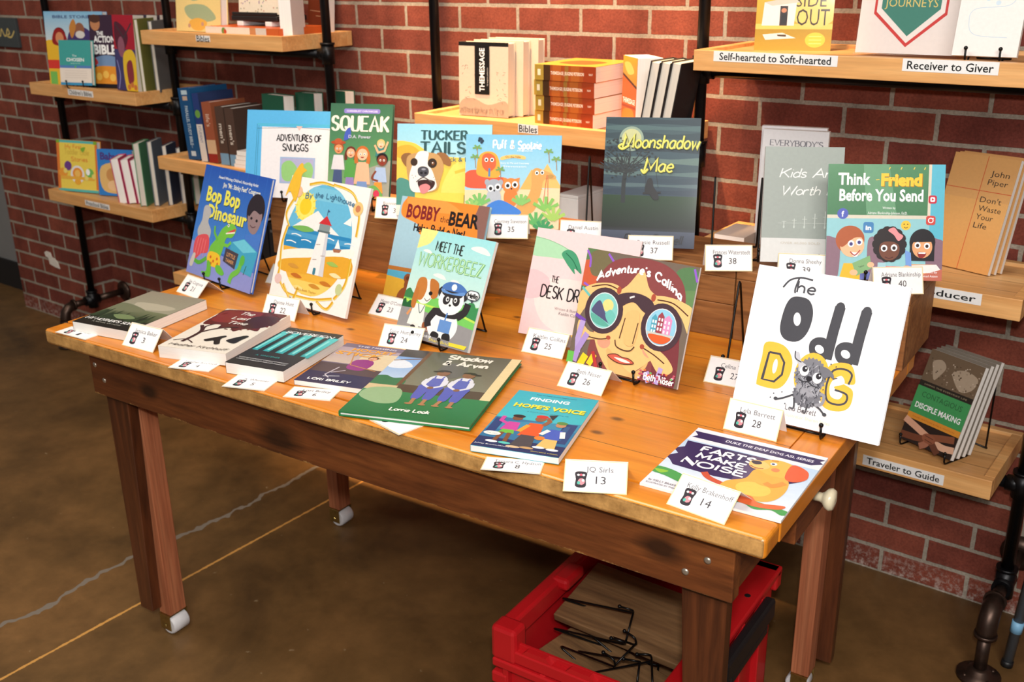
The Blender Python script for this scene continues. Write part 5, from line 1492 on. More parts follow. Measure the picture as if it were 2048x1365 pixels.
# ------------------------------------------------------------------ the table (frame: x along the front edge, y towards the wall)
TYAW = R(3.58)
TL_ = Vector((-1.3751, -1.3113, 0.0))
TM = Matrix.Translation(TL_) @ Matrix.Rotation(TYAW, 4, 'Z')
TW, TD, TH = 1.553, 0.793, 0.755


def tp(x, y, z=0.0):
    return TM @ Vector((x, y, z))


table = empty('display_table', TL_, (0, 0, TYAW), 'orange pine topped display table on dark legs with casters', 'table')


def tpart(name, mb, mat, centre, parent=None, label=None):
    """part whose own origin sits at centre (table frame), so that its wood grain is its own"""
    bmesh.ops.translate(mb.bm, vec=-Vector(centre), verts=mb.bm.verts[:])
    o = mb.build(name, mat, parent or table)
    o.location = centre
    if label:
        o['label'] = label
    return o


mb = MB()
zt0, zt1 = TH - 0.033, TH
mb.box((0.0, 0.0, zt0), (TW, 0.0535, zt1), 0.007, seg=4)
mb.box((0.0, TD - 0.0545, zt0), (TW, TD, zt1), 0.004, seg=3)
mb.box((0.0545, 0.0553, zt0), (TW - 0.0648, TD - 0.0555, zt1), 0.0008)
tpart('tabletop', mb, M_TOP, (0, 0, zt0))
M_END = wood('varnished_pine_end', (204, 112, 26), (220, 132, 34), (230, 150, 52), (20, 1.6, 10), 0.34, 0.15, bmp=0.06)
for xa, xb in ((0.0, 0.0535), (TW - 0.0635, TW)):
    mb = MB(); mb.box((xa, 0.0552, zt0), (xb, TD - 0.0552, zt1), 0.002); tpart('breadboard_end', mb, M_END, (xa, 0, zt0))
za, zb = 0.617, zt0
mb = MB(); mb.box((0.086, 0.036, za), (1.500, 0.062, zb), 0.002); tpart('front_apron', mb, M_APRON, (0.79, 0.05, 0.67))
mb = MB(); mb.box((0.086, TD - 0.062, za), (1.500, TD - 0.036, zb), 0.002); tpart('rear_apron', mb, M_APRON, (0.79, TD - 0.05, 0.67))
M_APSIDE = wood('dark_stained_side', (74, 36, 16), (112, 60, 28), (140, 80, 38), (30, 2.2, 22), 0.42, 0.15)
for xx, yy0 in ((0.088, 0.062), (1.470, 0.062)):
    mb = MB(); mb.box((xx, yy0, za + 0.004), (xx + 0.026, TD - 0.062, zb), 0.002); tpart('side_apron', mb, M_APSIDE, (xx, TD / 2, 0.67))
# screws in the front apron
mb = MB()
for sx, sz in ((0.103, 0.684), (0.127, 0.654), (1.461, 0.674), (1.429, 0.645)):
    mb.lathe([(0.0055, 0.0), (0.0055, 0.0012), (0.002, 0.0022)], Matrix.Translation((sx, 0.0361, sz)) @ Matrix.Rotation(R(90), 4, 'X'), 12)
tpart('apron_screws', mb, M_SCREW, (0.79, 0.036, 0.67), label='bright round screw heads')
# small drawer in the right end
dr = MB(); dr.box((1.497, 0.205, 0.632), (1.530, 0.375, 0.719), 0.002)
dro = tpart('drawer', dr, M_APSIDE, (1.51, 0.29, 0.675), label='dark drawer front')
kn = MB(); kn.lathe([(0.008, 0.0), (0.0075, 0.012), (0.010, 0.016), (0.0165, 0.021), (0.0180, 0.027), (0.0150, 0.032), (0.005, 0.034)], Matrix.Rotation(R(90), 4, 'Y'), 22)
kno = kn.build('drawer_knob', M_KNOB, dro); kno.location = (0.0205, -0.012, 0.008); kno['label'] = 'cream round knob'
# legs: tapered dark legs, each with a red fir caster post screwed behind it
for sx in (0, 1):
    for sy in (0, 1):
        def mx(x):
            return x if sx == 0 else 1.567 - x

        def my(y):
            return y if sy == 0 else TD - y
        xo, xi_t, xi_b = mx(0.084), mx(0.160), mx(0.126)
        y0, y1 = my(0.0625), my(0.088)
        def ring(xi, z):
            q = [(xo, y0, z), (xi, y0, z), (xi, y1, z), (xo, y1, z)]
            return q
        mb = MB(); mb.prism(ring(xi_b, 0.070), ring(xi_t, 0.716)); bmesh.ops.bevel(mb.bm, geom=mb.bm.edges[:], offset=0.0015, segments=1, affect='EDGES')
        leg = tpart('leg', mb, M_LEG, (mx(0.12), my(0.075), 0.4))
        mb = MB()
        a = (min(mx(0.114), mx(0.152)), min(my(0.0885), my(0.134)), 0.052); b = (max(mx(0.114), mx(0.152)), max(my(0.0885), my(0.134)), 0.716)
        mb.box(a, b, 0.002)
        post = tpart('caster_post', mb, M_POST, (mx(0.133), my(0.111), 0.4), label='reddish fir post')
        cx, cy = mx(0.133), my(0.111)
        mb = MB()
        mb.box((cx - 0.018, cy - 0.026, 0.049), (cx + 0.018, cy + 0.026, 0.0518), 0.0005)
        for s in (-1, 1):
            mb.box((cx - 0.017, cy + s * 0.0245 - 0.001, 0.012), (cx + 0.017, cy + s * 0.0245 + 0.001, 0.049), 0.0004)
        mb.tube([(cx, cy - 0.028, 0.0232), (cx, cy + 0.028, 0.0232)], 0.004, 8)
        bmesh.ops.translate(mb.bm, vec=Vector((-mx(0.133), -my(0.111), -0.4)), verts=mb.bm.verts[:])
        br = mb.build('caster_bracket', M_BRASS, post)
        mb = MB(); mb.lathe([(0.0205, -0.0225), (0.0232, -0.019), (0.0232, 0.019), (0.0205, 0.0225)], Matrix.Translation((cx + 0.006 * (1 if sx == 0 else -1), cy, 0.0233)) @ Matrix.Rotation(R(90), 4, 'X'), 20)
        bmesh.ops.translate(mb.bm, vec=Vector((-mx(0.133), -my(0.111), -0.4)), verts=mb.bm.verts[:])
        tag(mb.build('caster_wheel', M_WHEEL, post), 'white caster wheel')

# ------------------------------------------------------------------ wooden riser boxes at the back of the table
HR = 0.897


def riser(x0, x1, label, seam):
    root = empty('riser_box', tp(x0, 0.675, TH), (0, 0, TYAW), label, 'box', 'brown wooden riser boxes')
    w = x1 - x0; h = HR - TH - 0.0005; d = 0.205
    k = 0.018
    if seam:
        mb = MB(); mb.box((0, 0, 0.0), (w, k, h * 0.49), 0.0015); mb.box((0, 0, h * 0.497), (w, k, h - k), 0.0015)
    else:
        mb = MB(); mb.box((0, 0, 0.0), (w, k, h - k), 0.0015)
    mb.build('front_board', M_RISER, root)
    mb = MB(); mb.box((0, 0, h - k + 0.0002), (w, d, h), 0.0015); mb.build('top_board', M_RISER, root)
    for xa in (0, w - k):
        mb = MB(); mb.box((xa, k + 0.0002, 0), (xa + k, d, h - k), 0.001); mb.build('side_board', M_RISER, root)
    mb = MB(); mb.box((k, d - k, 0), (w - k, d, h - k), 0.001); mb.build('back_board', M_RISER, root)
    return root


riser(-0.022, 0.928, 'long brown wooden riser box at the left back of the table', False)
riser(0.930, 1.232, 'brown two-plank riser box behind the binoculars book', True)
riser(1.2345, 1.556, 'brown wooden riser box at the right end of the table back', False)


# ------------------------------------------------------------------ easels, books and name cards on the table
def easel(loc, yaw, tilt, t, label, half=0.034, height=0.15, reach=0.012, group='black wire book easels', root=None, back=None, lift=0.0):
    """t: thickness of what it carries. The two wire sides are joined by two cross wires."""
    root = root or empty('wire_easel', loc, (0, 0, R(yaw)), label, 'easel', group)
    r = 0.0020
    ty = t / math.cos(R(tilt)) + 0.0045
    zb = 0.0024
    T = math.tan(R(tilt))
    by = back or (ty + height * T + height * 0.36)
    for s in (-1, 1):
        x = s * half
        mb = MB()
        top = (x, ty + height * T + 0.001, height)
        za = zb + lift
        pts = [(x, -reach, 0.026 + lift), (x, -reach + 0.001, 0.009 + lift), (x, -reach + 0.004, za + 0.001), (x, -reach + 0.010, za), (x, ty - 0.004, za), (x, ty + 0.0015, za + 0.004), (x, ty + height * T - 0.002, height - 0.004), top,
               (x, ty + height * T + 0.006, height - 0.004), (x, by - 0.004, zb + 0.005), (x, by, zb)]
        mb.tube(pts, r, 7)
        mb.build('side_wire', M_WIRE, root)
        mb = MB(); mb.ball((x, -reach, 0.0275 + lift), 0.0038, seg=10); mb.build('ball_tip', M_WIRE, root)
    mb = MB(); mb.tube([(-half, ty - 0.006, zb + lift), (half, ty - 0.006, zb + lift)], r, 7); mb.build('cross_wire', M_WIRE, root)
    mb = MB(); mb.tube([(-half, by, zb), (half, by, zb)], r, 7)
    if lift:
        for s in (-1, 1):
            mb.tube([(s * half, 0.004, zb + lift), (s * half, 0.004, zb)], r, 7); mb.tube([(s * half, 0.004, zb), (s * half, by, zb)], r, 7)
    mb.build('cross_wire', M_WIRE, root)
    return root


def standing(key, name, label, pose, t, art, easel_label, z0, cover=(240, 240, 240), spine=None, hard=False, group=None, eh=0.15, half=0.034, back=None, lift=0.0):
    x, y, z, yaw, tilt, w, h = pose
    b = make_book(name, label, (x, y, z0 + 0.0105 + lift), (R(90 - tilt), 0, R(yaw)), w, h, t, art, cover, spine, hard, 'book', group, back=back)
    if easel_label:
        easel((x, y, z0 + 0.0004), yaw, tilt, t, easel_label, half, eh, lift=lift)
    return b


S = 'standing books on the table'
standing('bop', 'picture_book', 'blue picture book with a green dinosaur and yellow title', (-1.3173, -0.9156, 0, -6.7, 19.6, 0.2753, 0.262), 0.010, art_bop,
         'black wire easel under the blue dinosaur book', TH, (60, 110, 200), (86, 130, 214), True, eh=0.16)
lh = standing('light', 'picture_book', 'white picture book with a painted lighthouse and yellow sand', (-1.0046, -0.9257, 0, -1.4, 20.8, 0.2458, 0.2744), 0.007, art_light,
              'black wire easel under the lighthouse book', TH, (244, 242, 238), eh=0.16)
standing('bobby', 'picture_book', 'light blue bear book with an orange title cloud, behind the panda book', (-0.8156, -0.7529, 0, 4.8, 22.8, 0.2327, 0.2236), 0.009, art_bobby,
         'black wire easel hidden behind the bear book', TH, (166, 204, 220), (170, 206, 216), True, eh=0.15)
standing('worker', 'picture_book', 'pale green picture book with a panda in a blue cap', (-0.6424, -0.9345, 0, -1.2, 25.4, 0.1891, 0.2159), 0.008, art_worker,
         'black wire easel under the panda book', TH, (190, 226, 224), (222, 222, 232), False, eh=0.14)
standing('desk', 'picture_book', 'pink picture book with a green dragon tail', (-0.4245, -0.7805, 0, 5.4, 22.5, 0.2255, 0.2121), 0.004, art_desk,
         'black wire easel under the pink book', TH, (244, 210, 212), eh=0.14)
standing('adv', 'picture_book', 'picture book with a face looking through big binoculars', (-0.256, -0.8658, 0, -0.6, 17.7, 0.2259, 0.2114), 0.006, art_adv,
         'black wire easel under the binoculars book', TH, (160, 150, 170), (170, 160, 190), False, eh=0.14)
ob = standing('odd', 'picture_book', 'large white picture book with a scruffy grey dog in yellow letters', (0.0882, -0.8893, 0, 2.5, 20.2, 0.2367, 0.2416), 0.009, art_odd,
              'black wire easel under the white grey-dog book', TH, (246, 246, 248), (240, 232, 236), True, eh=0.15)
standing('snuggs', 'picture_book', 'light blue edged book with a white title panel, at the far left of the riser', (-1.3438, -0.6301, 0, 21.9, 15.8, 0.2887, 0.2161), 0.004, art_snuggs,
         'black wire easel behind the light blue edged book', HR, (96, 186, 236), eh=0.13)
standing('squeak', 'chapter_book', 'green chapter book with five children on its cover', (-1.1419, -0.6161, 0, 21.7, 16.1, 0.1589, 0.2173), 0.012, art_squeak,
         'black wire easel holding the green chapter book', HR, (62, 108, 84), (48, 92, 70), True, eh=0.16, back=(48, 92, 70), lift=0.028)
standing('tucker', 'picture_book', 'picture book with a brown and white dog on a yellow ground', (-0.912, -0.5747, 0, 27.0, 14.4, 0.2219, 0.2094), 0.004, art_tucker,
         'black wire easel behind the brown and white dog book', HR, (150, 214, 238), eh=0.12)
standing('puff', 'picture_book', 'desert picture book with two kittens and a camel', (-0.7154, -0.5748, 0, 26.9, 15.3, 0.211, 0.202), 0.004, art_puff,
         'black wire easel under the desert kitten book', HR, (176, 214, 230), eh=0.12)
standing('moon', 'novel', 'dark novel with a night tree and yellow script title', (-0.3912, -0.5459, 0, 25.0, 14.2, 0.189, 0.2591), 0.008, art_moon,
         'black wire easel under the dark night-tree novel', HR, (90, 110, 120), eh=0.14)
standing('kids', 'paperback', 'grey paperback with white script title standing on the riser', (-0.0940, -0.4820, 0, 28.1, 15.6, 0.146, 0.2193), 0.012, art_kids,
         'black wire easel under the grey script paperback', HR, (160, 168, 162), (220, 220, 218), eh=0.12)
standing('think', 'picture_book', 'green chalkboard picture book with three smiling children', (0.073, -0.5051, 0, 30.4, 18.2, 0.2031, 0.2079), 0.004, art_think,
         'black wire easel under the chalkboard book', HR, (140, 200, 190), eh=0.12)

# yellow cut-out gull rising over the top edge of the lighthouse cover
A = Art(0.055, 0.075)
mb = MB()
pts = smooth([(-.018, .0), (-.030, -.012), (-.020, .030), (-.004, .060), (.006, .064), (.010, .056), (.022, .050), (.010, .040), (.010, .012), (.004, -.020), (-.018, .0)], 4)[:-1]
lay = mb.bm.verts.layers.float_color.new('ink')
mb.prism([(x, y, 0.0012) for x, y in pts], [(x, y, 0.0020) for x, y in pts])
for v in mb.bm.verts:
    v[lay] = lin((238, 188, 56))
g = mb.build('gull_cutout', M_INK, lh); g.location = (-0.100, 0.2390, 0); g['label'] = 'yellow bird shape over the top corner'


# empty wire easels
easel(tp(0.905, 0.755, HR + 0.0004), 24, 14, 0.004, 'empty black wire easel on the riser left of the dark night-tree novel', half=0.043, height=0.165)
easel(tp(1.207, 0.730, HR + 0.0004), 26, 14, 0.004, 'empty black wire easel on the riser right of the dark night-tree novel', half=0.045, height=0.155)
easel(tp(1.325, 0.526, TH + 0.0004), 6, 16, 0.006, 'empty black wire easel on the tabletop behind card twenty seven', half=0.045, height=0.150)


def flat_book(key, name, label, pose, art, cover, z=TH, hard=False, pages=None):
    x, y, yaw, w, l, t = pose
    return make_book(name, label, (x, y, z + 0.0003), (0, 0, R(yaw)), w, l, t, art, cover, None, hard, 'book', None, flat=True, pages=pages)


flat_book('f1', 'novel', 'dark misty forest novel lying at the left end of the table', (-1.2525, -1.1593, 11.0, 0.155, 0.2224, 0.022), art_mother, (60, 62, 54))
flat_book('f2', 'novel', 'cream novel with a dark red tree lying near the table front', (-0.9973, -1.1387, 18.0, 0.1497, 0.2312, 0.024), art_last, (238, 230, 216))
flat_book('f3', 'novel', 'dark novel with teal woodland lying near the table front', (-0.8248, -1.1367, 13.9, 0.1261, 0.201, 0.022), art_sov, (44, 46, 48))
flat_book('f4', 'paperback', 'purple paperback with orange lettering lying left of the big green edged book', (-0.6816, -1.1016, 17.0, 0.1343, 0.1961, 0.010), art_hockey, (110, 100, 120))
flat_book('f5', 'picture_book', 'large green edged picture book with two boys on a porch, lying flat', (-0.4968, -1.0871, 20.4, 0.2288, 0.2959, 0.009), art_shadow, (46, 128, 74), TH + 0.0016, True)
flat_book('f6', 'paperback', 'bright teal paperback with three walking children, lying flat', (-0.2588, -1.1133, 17.0, 0.1405, 0.2224, 0.011), art_hope, (60, 180, 200), TH + 0.0016)
flat_book('f7', 'picture_book', 'thin purple and white picture book with an orange dog, lying flat', (0.0625, -1.0679, 4.5, 0.2053, 0.2125, 0.004), art_farts, (236, 236, 242))


def tent_card(label, pose, name, num, back_ang=None):
    """folded card: the printed flap leans back by tilt, the plain flap slopes down behind it"""
    x, y, z, yaw, tilt, w, h = pose
    mb = MB()
    lay = mb.bm.verts.layers.float_color.new('ink')
    th = 0.0007
    a = R(tilt)
    F = Matrix.Rotation(R(90) - a, 4, 'X')
    ink_box(mb, (-w / 2, 0, -th), (w / 2, h, 0), (250, 247, 245))
    bmesh.ops.transform(mb.bm, matrix=F, verts=mb.bm.verts[:])
    n0 = set(mb.bm.verts)
    top = Vector((0, h * math.sin(a), h * math.cos(a)))
    ink_box(mb, (-w / 2, -h, -th), (w / 2, 0, 0), (238, 235, 233))
    new = [v for v in mb.bm.verts if v not in n0]
    # second flap: from the ridge down to the surface on the far side
    ca = math.acos(min(1, top.z / h))
    B = Matrix.Translation(top) @ Matrix.Rotation(R(90) + ca, 4, 'X')
    bmesh.ops.transform(mb.bm, matrix=B, verts=new)
    bmesh.ops.recalc_face_normals(mb.bm, faces=mb.bm.faces[:])
    A = Art(w, h); card_art(name, num)(A)
    A.place(mb, F)
    o = mb.build('tent_card', M_MATTE, None, recalc=False)
    o.location = (x, y, z + 0.0004)
    o.rotation_euler = (0, 0, R(yaw))
    return tag(o, label, 'card', 'white tent name cards')


tent_card('small white tent card at the left end beside the blue dinosaur book', (-1.3193, -0.9997, TH, -5.6, 45.8, 0.0888, 0.0481), 'Jim Cosgrove', '21')
tent_card('white tent card beside the dark misty forest novel at the table front', (-1.1084, -1.2701, TH, 5.9, 39.5, 0.0892, 0.0496), 'Jessica Baker', '3')
tent_card('white tent card numbered 22 in front of the lighthouse book', (-1.0206, -0.9902, TH, 9.0, 30.9, 0.0893, 0.0486), 'Dannie Hunt', '22')
tent_card('white tent card half hidden behind the left edge of the lighthouse book', (-1.2041, -0.8271, TH, 5.9, 41.1, 0.089, 0.0503), 'Joy Heyer', '2')
tent_card('white tent card numbered 23 in front of the light blue bear book', (-0.8434, -0.8549, TH, 2.6, 46.9, 0.088, 0.0503), "Megan O'Connor", '23')
tent_card('white tent card numbered 24 in front of the panda book', (-0.6894, -0.9751, TH, 15.4, 40.8, 0.0889, 0.0475), 'Susie Humphrey', '24')
tent_card('white tent card numbered 25 in front of the pink book', (-0.4408, -0.8466, TH, 6.1, 38.2, 0.089, 0.0504), 'Kaitlin Collins', '25')
tent_card('white tent card numbered 26 in front of the binoculars book', (-0.2891, -0.9485, TH, 3.1, 48.1, 0.089, 0.0504), 'Beth Noser', '26')
tent_card('white tent card numbered 27 partly behind the white grey-dog book', (-0.0889, -0.7818, TH, 6.0, 38.9, 0.089, 0.0498), 'Celina Toro', '27')
tent_card('white tent card numbered 28 in front of the white grey-dog book', (0.0255, -0.942, TH, 2.1, 26.1, 0.0883, 0.0503), 'Lela Barrett', '28')
tent_card('white tent card numbered 13 at the front edge with no book behind it', (-0.071, -1.2385, TH, 28.8, 51.2, 0.0897, 0.049), 'JQ Sirls', '13')
tent_card('white tent card numbered 14 leaning over the orange dog book', (0.0699, -1.2102, TH, -3.3, 52.9, 0.0894, 0.0515), 'Kelly Brakenhoff', '14')
tent_card('white tent card on the riser beside the green chapter book', (-1.0217, -0.6266, HR, 22.3, 23.9, 0.089, 0.0506), 'Bonnie Miller', '33')
tent_card('white tent card numbered 35 in front of the desert kitten book', (-0.6908, -0.6203, HR + 0.0, 30.5, 24.2, 0.0893, 0.0520), 'Courtney Stevenson', '35')
tent_card('white tent card in front of the empty easel left of the night-tree novel', (-0.5329, -0.5789, HR, 23.0, 23.9, 0.089, 0.0518), 'Daniel Austin', '36')
tent_card('white tent card numbered 37 in front of the night-tree novel', (-0.3553, -0.595, HR, 28.5, 24.1, 0.0893, 0.0489), 'Rosie Russell', '37')
tent_card('white tent card numbered 38 in front of the empty easel on the riser', (-0.1935, -0.5789, HR, 32.8, 24.0, 0.0894, 0.0504), 'Frances Waterstedt', '38')
tent_card('white tent card numbered 39 in front of the grey script paperback', (-0.0583, -0.5563, HR, 24.4, 24.1, 0.088, 0.0486), 'Donna Sheehy', '39')
tent_card('white tent card numbered 40 in front of the chalkboard book', (0.1141, -0.5427, HR, 36.7, 24.2, 0.0885, 0.0489), 'Adriane Blankinship', '40')


def flat_card(label, pose, name, num):
    x, y, yaw, w, l, t = pose
    mb = MB()
    ink_box(mb, (-w / 2, -l / 2, 0), (w / 2, l / 2, 0.0011), (250, 247, 245))
    bmesh.ops.recalc_face_normals(mb.bm, faces=mb.bm.faces[:])
    A = Art(w, l); card_art(name, num)(A)
    A.place(mb, Matrix.Translation((0, -l / 2, 0.0011)))
    o = mb.build('flat_card', M_MATTE, None, recalc=False)
    o.location = (x, y, TH + 0.0002)
    o.rotation_euler = (0, 0, R(yaw))
    return tag(o, label, 'card', 'white name cards lying flat')


flat_card('white card lying flat at the far left corner of the table', (-1.2887, -1.2853, 5.6, 0.0949, 0.0393, 0), 'Anna Reed', '1')
flat_card('white card lying flat before the cream red-tree novel', (-0.9414, -1.2572, 20.2, 0.0868, 0.049, 0), 'Heather Kirchhoff', '4')
flat_card('white card lying flat before the teal woodland novel', (-0.7872, -1.2545, 20.5, 0.0851, 0.0548, 0), 'A. Whitener', '5')
flat_card('white card lying flat before the purple paperback', (-0.661, -1.225, 23.5, 0.0877, 0.0461, 0), 'Lori Briley', '6')
c7 = tp(0.924, 0.040)
flat_card('white card lying askew, half under the green edged porch book', (c7.x, c7.y, -10.5, 0.080, 0.080, 0), 'Lorrie Look', '7')
flat_card('white card lying flat before the bright teal paperback', (-0.2141, -1.2381, 25.6, 0.0895, 0.041, 0), 'Tamara C. Hydson', '8')


# ------------------------------------------------------------------ things on the wall shelves
def stand_book(name, label, cx, y, z, w, h, t, art=None, cover=(200, 200, 200), yaw=0, tilt=6, roll=0, hard=False, spine=None, group=None, pages=None, spine_art=None, cat='book'):
    """front cover towards the room; (cx, y, z) is the foot of the cover"""
    z = z + t * math.sin(R(tilt))
    b = make_book(name, label, (cx, y, z), (R(90 - tilt), R(0), R(yaw)), w, h, t, art, cover, spine, hard, cat, group, pages, spine_art=spine_art)
    if roll:
        m = Matrix.Translation(b.location) @ Euler((0, R(roll), 0)).to_matrix().to_4x4() @ Euler((R(90 - tilt), 0, R(yaw))).to_matrix().to_4x4()
        b.rotation_euler = m.to_euler()
    return b


def spine_book(name, label, x0, y, z, t, d, h, cover, spine_art=None, hard=True, lean=0, group=None, spine=None, pages=None, yaw=0):
    """upright book seen spine first: thickness t along x, cover d deep, h tall; (x0, y) is the spine's left front foot"""
    b = make_book(name, label, (0, 0, 0), (0, 0, 0), d, h, t, None, cover, spine, hard, 'book', group, pages, spine_art=spine_art)
    return upright(b, x0, y, z, t, d, lean, yaw)


def upright(b, x0, y, z, t, d, lean=0, yaw=0):
    """book frame to shelf: book x runs into the shelf, front cover on the right; its left front foot at (x0, y, z)"""
    M = Matrix(((0, 0, 1, t), (1, 0, 0, d / 2), (0, 1, 0, 0), (0, 0, 0, 1)))
    T = Matrix.Translation((x0, y, z)) @ Matrix.Rotation(R(yaw), 4, 'Z')
    if lean:
        piv = Matrix.Translation((t, 0, 0)) if lean > 0 else Matrix()
        T = T @ piv @ Matrix.Rotation(R(lean), 4, 'Y') @ piv.inverted()
    m = T @ M
    b.location = m.to_translation()
    b.rotation_euler = m.to_euler()
    return b


def edge_book(name, label, x0, y, z, t, d, h, cover, lean=0, group=None, hard=False, pages=None, yaw=0):
    """upright book seen by its page edge (spine to the wall)"""
    b = make_book(name, label, (0, 0, 0), (0, 0, 0), d, h, t, None, cover, None, hard, 'book', group, pages, lying_spine='right')
    return upright(b, x0, y, z, t, d, lean, yaw)


def vtext(s, col, size=.1, frac=.7, off=.5, bold=.02):
    def f(A):
        A.text(s, off, .5, frac, col, height=A.k * .5, bold=bold)
    return f


zA1, zA2, zB1, zB2, zB3, zC1, zC2, zD1, zD2, zD3 = [SHELF[k][2] + 0.0004 for k in ('A1', 'A2', 'B1', 'B2', 'B3', 'C1', 'C2', 'D1', 'D2', 'D3')]


# --- far left, upper shelf
def art_people(A):
    A.rect(0, 0, 1, .4, (130, 186, 222), (206, 220, 226)); A.rect(0, .4, 1, 1, (226, 170, 60))
    A.blob([(-.05, .45), (.2, .40), (.35, .5), (.3, 1.02), (-.05, 1.02)], (236, 186, 50)); A.head(.24, .34, .10, (206, 130, 90), (90, 30, 30)); A.blob([(.14, .28), (.24, .22), (.34, .30), (.36, .46), (.12, .44)], (150, 34, 34)); A.ell(.24, .36, .07, .08, (214, 140, 100))
    A.blob([(.4, .3), (.6, .2), (.8, .3), (.85, .6), (.4, .6)], (70, 54, 110)); A.ell(.60, .24, .08, .09, (150, 96, 70)); A.ell(.60, .31, .08, .05, (220, 214, 210)); A.blob([(.42, .22), (.5, .1), (.54, .2), (.46, .36)], (196, 130, 60)); A.ell(.86, .16, .09, .12, (200, 140, 96)); A.blob([(.7, .42), (1.02, .36), (1.02, .8), (.7, .8)], (150, 40, 60))
    A.rect(0, .66, .25, .78, (214, 60, 50)); A.rect(.02, .82, .14, 1, (120, 190, 90))
    A.text('BIBLE STORIES', .5, .07, .7, (60, 80, 130), height=.04, bold=.02)


stand_book('story_bible', 'large hardcover bible with robed figures at the left end of the upper left shelf', -2.960, -0.212, zA1, 0.262, 0.256, 0.026, art_people, (150, 180, 210), yaw=17, tilt=5, hard=True)


def art_chosen(A):
    A.rect(0, 0, 1, .56, (66, 160, 156)); A.rect(0, .56, 1, .62, (86, 130, 190)); A.rect(0, .62, 1, .96, (238, 226, 214)); A.rect(0, .94, 1, 1, (66, 150, 196)); A.dots([(.5, .59)], .03, (100, 180, 90))
    A.text('The', .48, .34, .14, W, height=.05); A.text('CHOSEN', .5, .43, .56, W, height=.085, bold=.02); A.text('devotions for kids', .5, .51, .3, (210, 236, 232), height=.03)
    for y in (.68, .73, .78, .83):
        A.line([(.15, y), (.85, y)], .008, (206, 190, 180))


stand_book('gift_book', 'small teal and cream book on a mini easel in front of the robed-figure bible', -2.866, -0.2771, zA1 + 0.0105, 0.1375, 0.154, 0.018, art_chosen, (66, 160, 156), yaw=17.6, tilt=8, hard=True)
easel((-2.866, -0.2771, zA1), 17.6, 8, 0.018, 'small black wire easel under the teal and cream book', half=0.036, height=0.09, reach=0.008, back=0.046)


def art_action(A):
    A.rect(0, 0, 1, 1, (60, 40, 60)); A.ell(.18, .12, .14, .16, (190, 130, 90)); A.ell(.18, .05, .16, .1, (80, 50, 40))
    A.text('THE', .30, .25, .2, W, height=.09, bold=.03); A.text('ACTION', .42, .33, .62, W, height=.15, bold=.03); A.text('BIBLE', .42, .47, .66, W, height=.21, bold=.04)
    A.blob([(.1, .6), (.5, .55), (.9, .62), (.7, .72), (.2, .72)], (120, 150, 190)); A.blob([(.05, .76), (.3, .70), (.9, .74), (.95, .96), (.1, .96)], (230, 150, 50)); A.dots([(.2, .85), (.4, .82), (.6, .86), (.8, .83)], .09, (246, 196, 90)); A.blob([(.0, .6), (.1, .58), (.2, .66), (.05, .7)], (190, 60, 60))
    A.rect(0, .95, 1, 1, (30, 26, 34))


stand_book('comic_bible', 'dark comic bible with white block title on the upper left shelf', -2.772, -0.205, zA1, 0.15, 0.247, 0.028, art_action, (60, 40, 60), yaw=16, hard=True)


def art_red(A):
    A.rect(0, 0, 1, .5, (176, 30, 50)); A.rect(0, .45, 1, 1, (66, 60, 110)); A.blob([(.1, .1), (.5, .15), (.7, .3), (.4, .5), (.1, .4)], (90, 30, 50)); A.line([(.1, .1), (.5, .3), (.9, .1)], .05, (70, 50, 60)); A.ell(.35, .42, .16, .28, (150, 90, 110)); A.blob([(.4, .55), (.8, .45), (1.02, .6), (1.02, 1.02), (.5, 1.02)], (236, 196, 50)); A.blob([(.55, .65), (.8, .6), (.85, .85), (.6, .9)], (140, 50, 60)); A.dots([(.6, .95), (.75, .92), (.9, .95)], .08, (206, 120, 60))
    A.line([(.1, .6), (.2, .8), (.1, .98)], .03, (160, 160, 220), True)


for i in range(3):
    stand_book('comic_book', ['red and yellow comic bible in front of the row on the upper left shelf', 'comic bible just behind the red and yellow one', 'rearmost comic bible behind the red and yellow one'][i],
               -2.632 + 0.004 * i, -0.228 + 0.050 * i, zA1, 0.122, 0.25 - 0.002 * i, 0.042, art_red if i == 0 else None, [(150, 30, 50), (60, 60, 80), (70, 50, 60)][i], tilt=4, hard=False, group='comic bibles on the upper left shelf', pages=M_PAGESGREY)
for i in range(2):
    edge_book('thin_bible', ['olive edged bible standing page edge out, upper left shelf', 'grey edged bible nearest the pipe on the upper left shelf'][i], -2.536 + 0.020 * i, -0.235 + 0.04 * i, zA1, 0.016, 0.10, 0.242 - 0.008 * i, [(120, 120, 60), (110, 110, 108)][i], hard=True, pages=M_PAGESGREY, yaw=24)


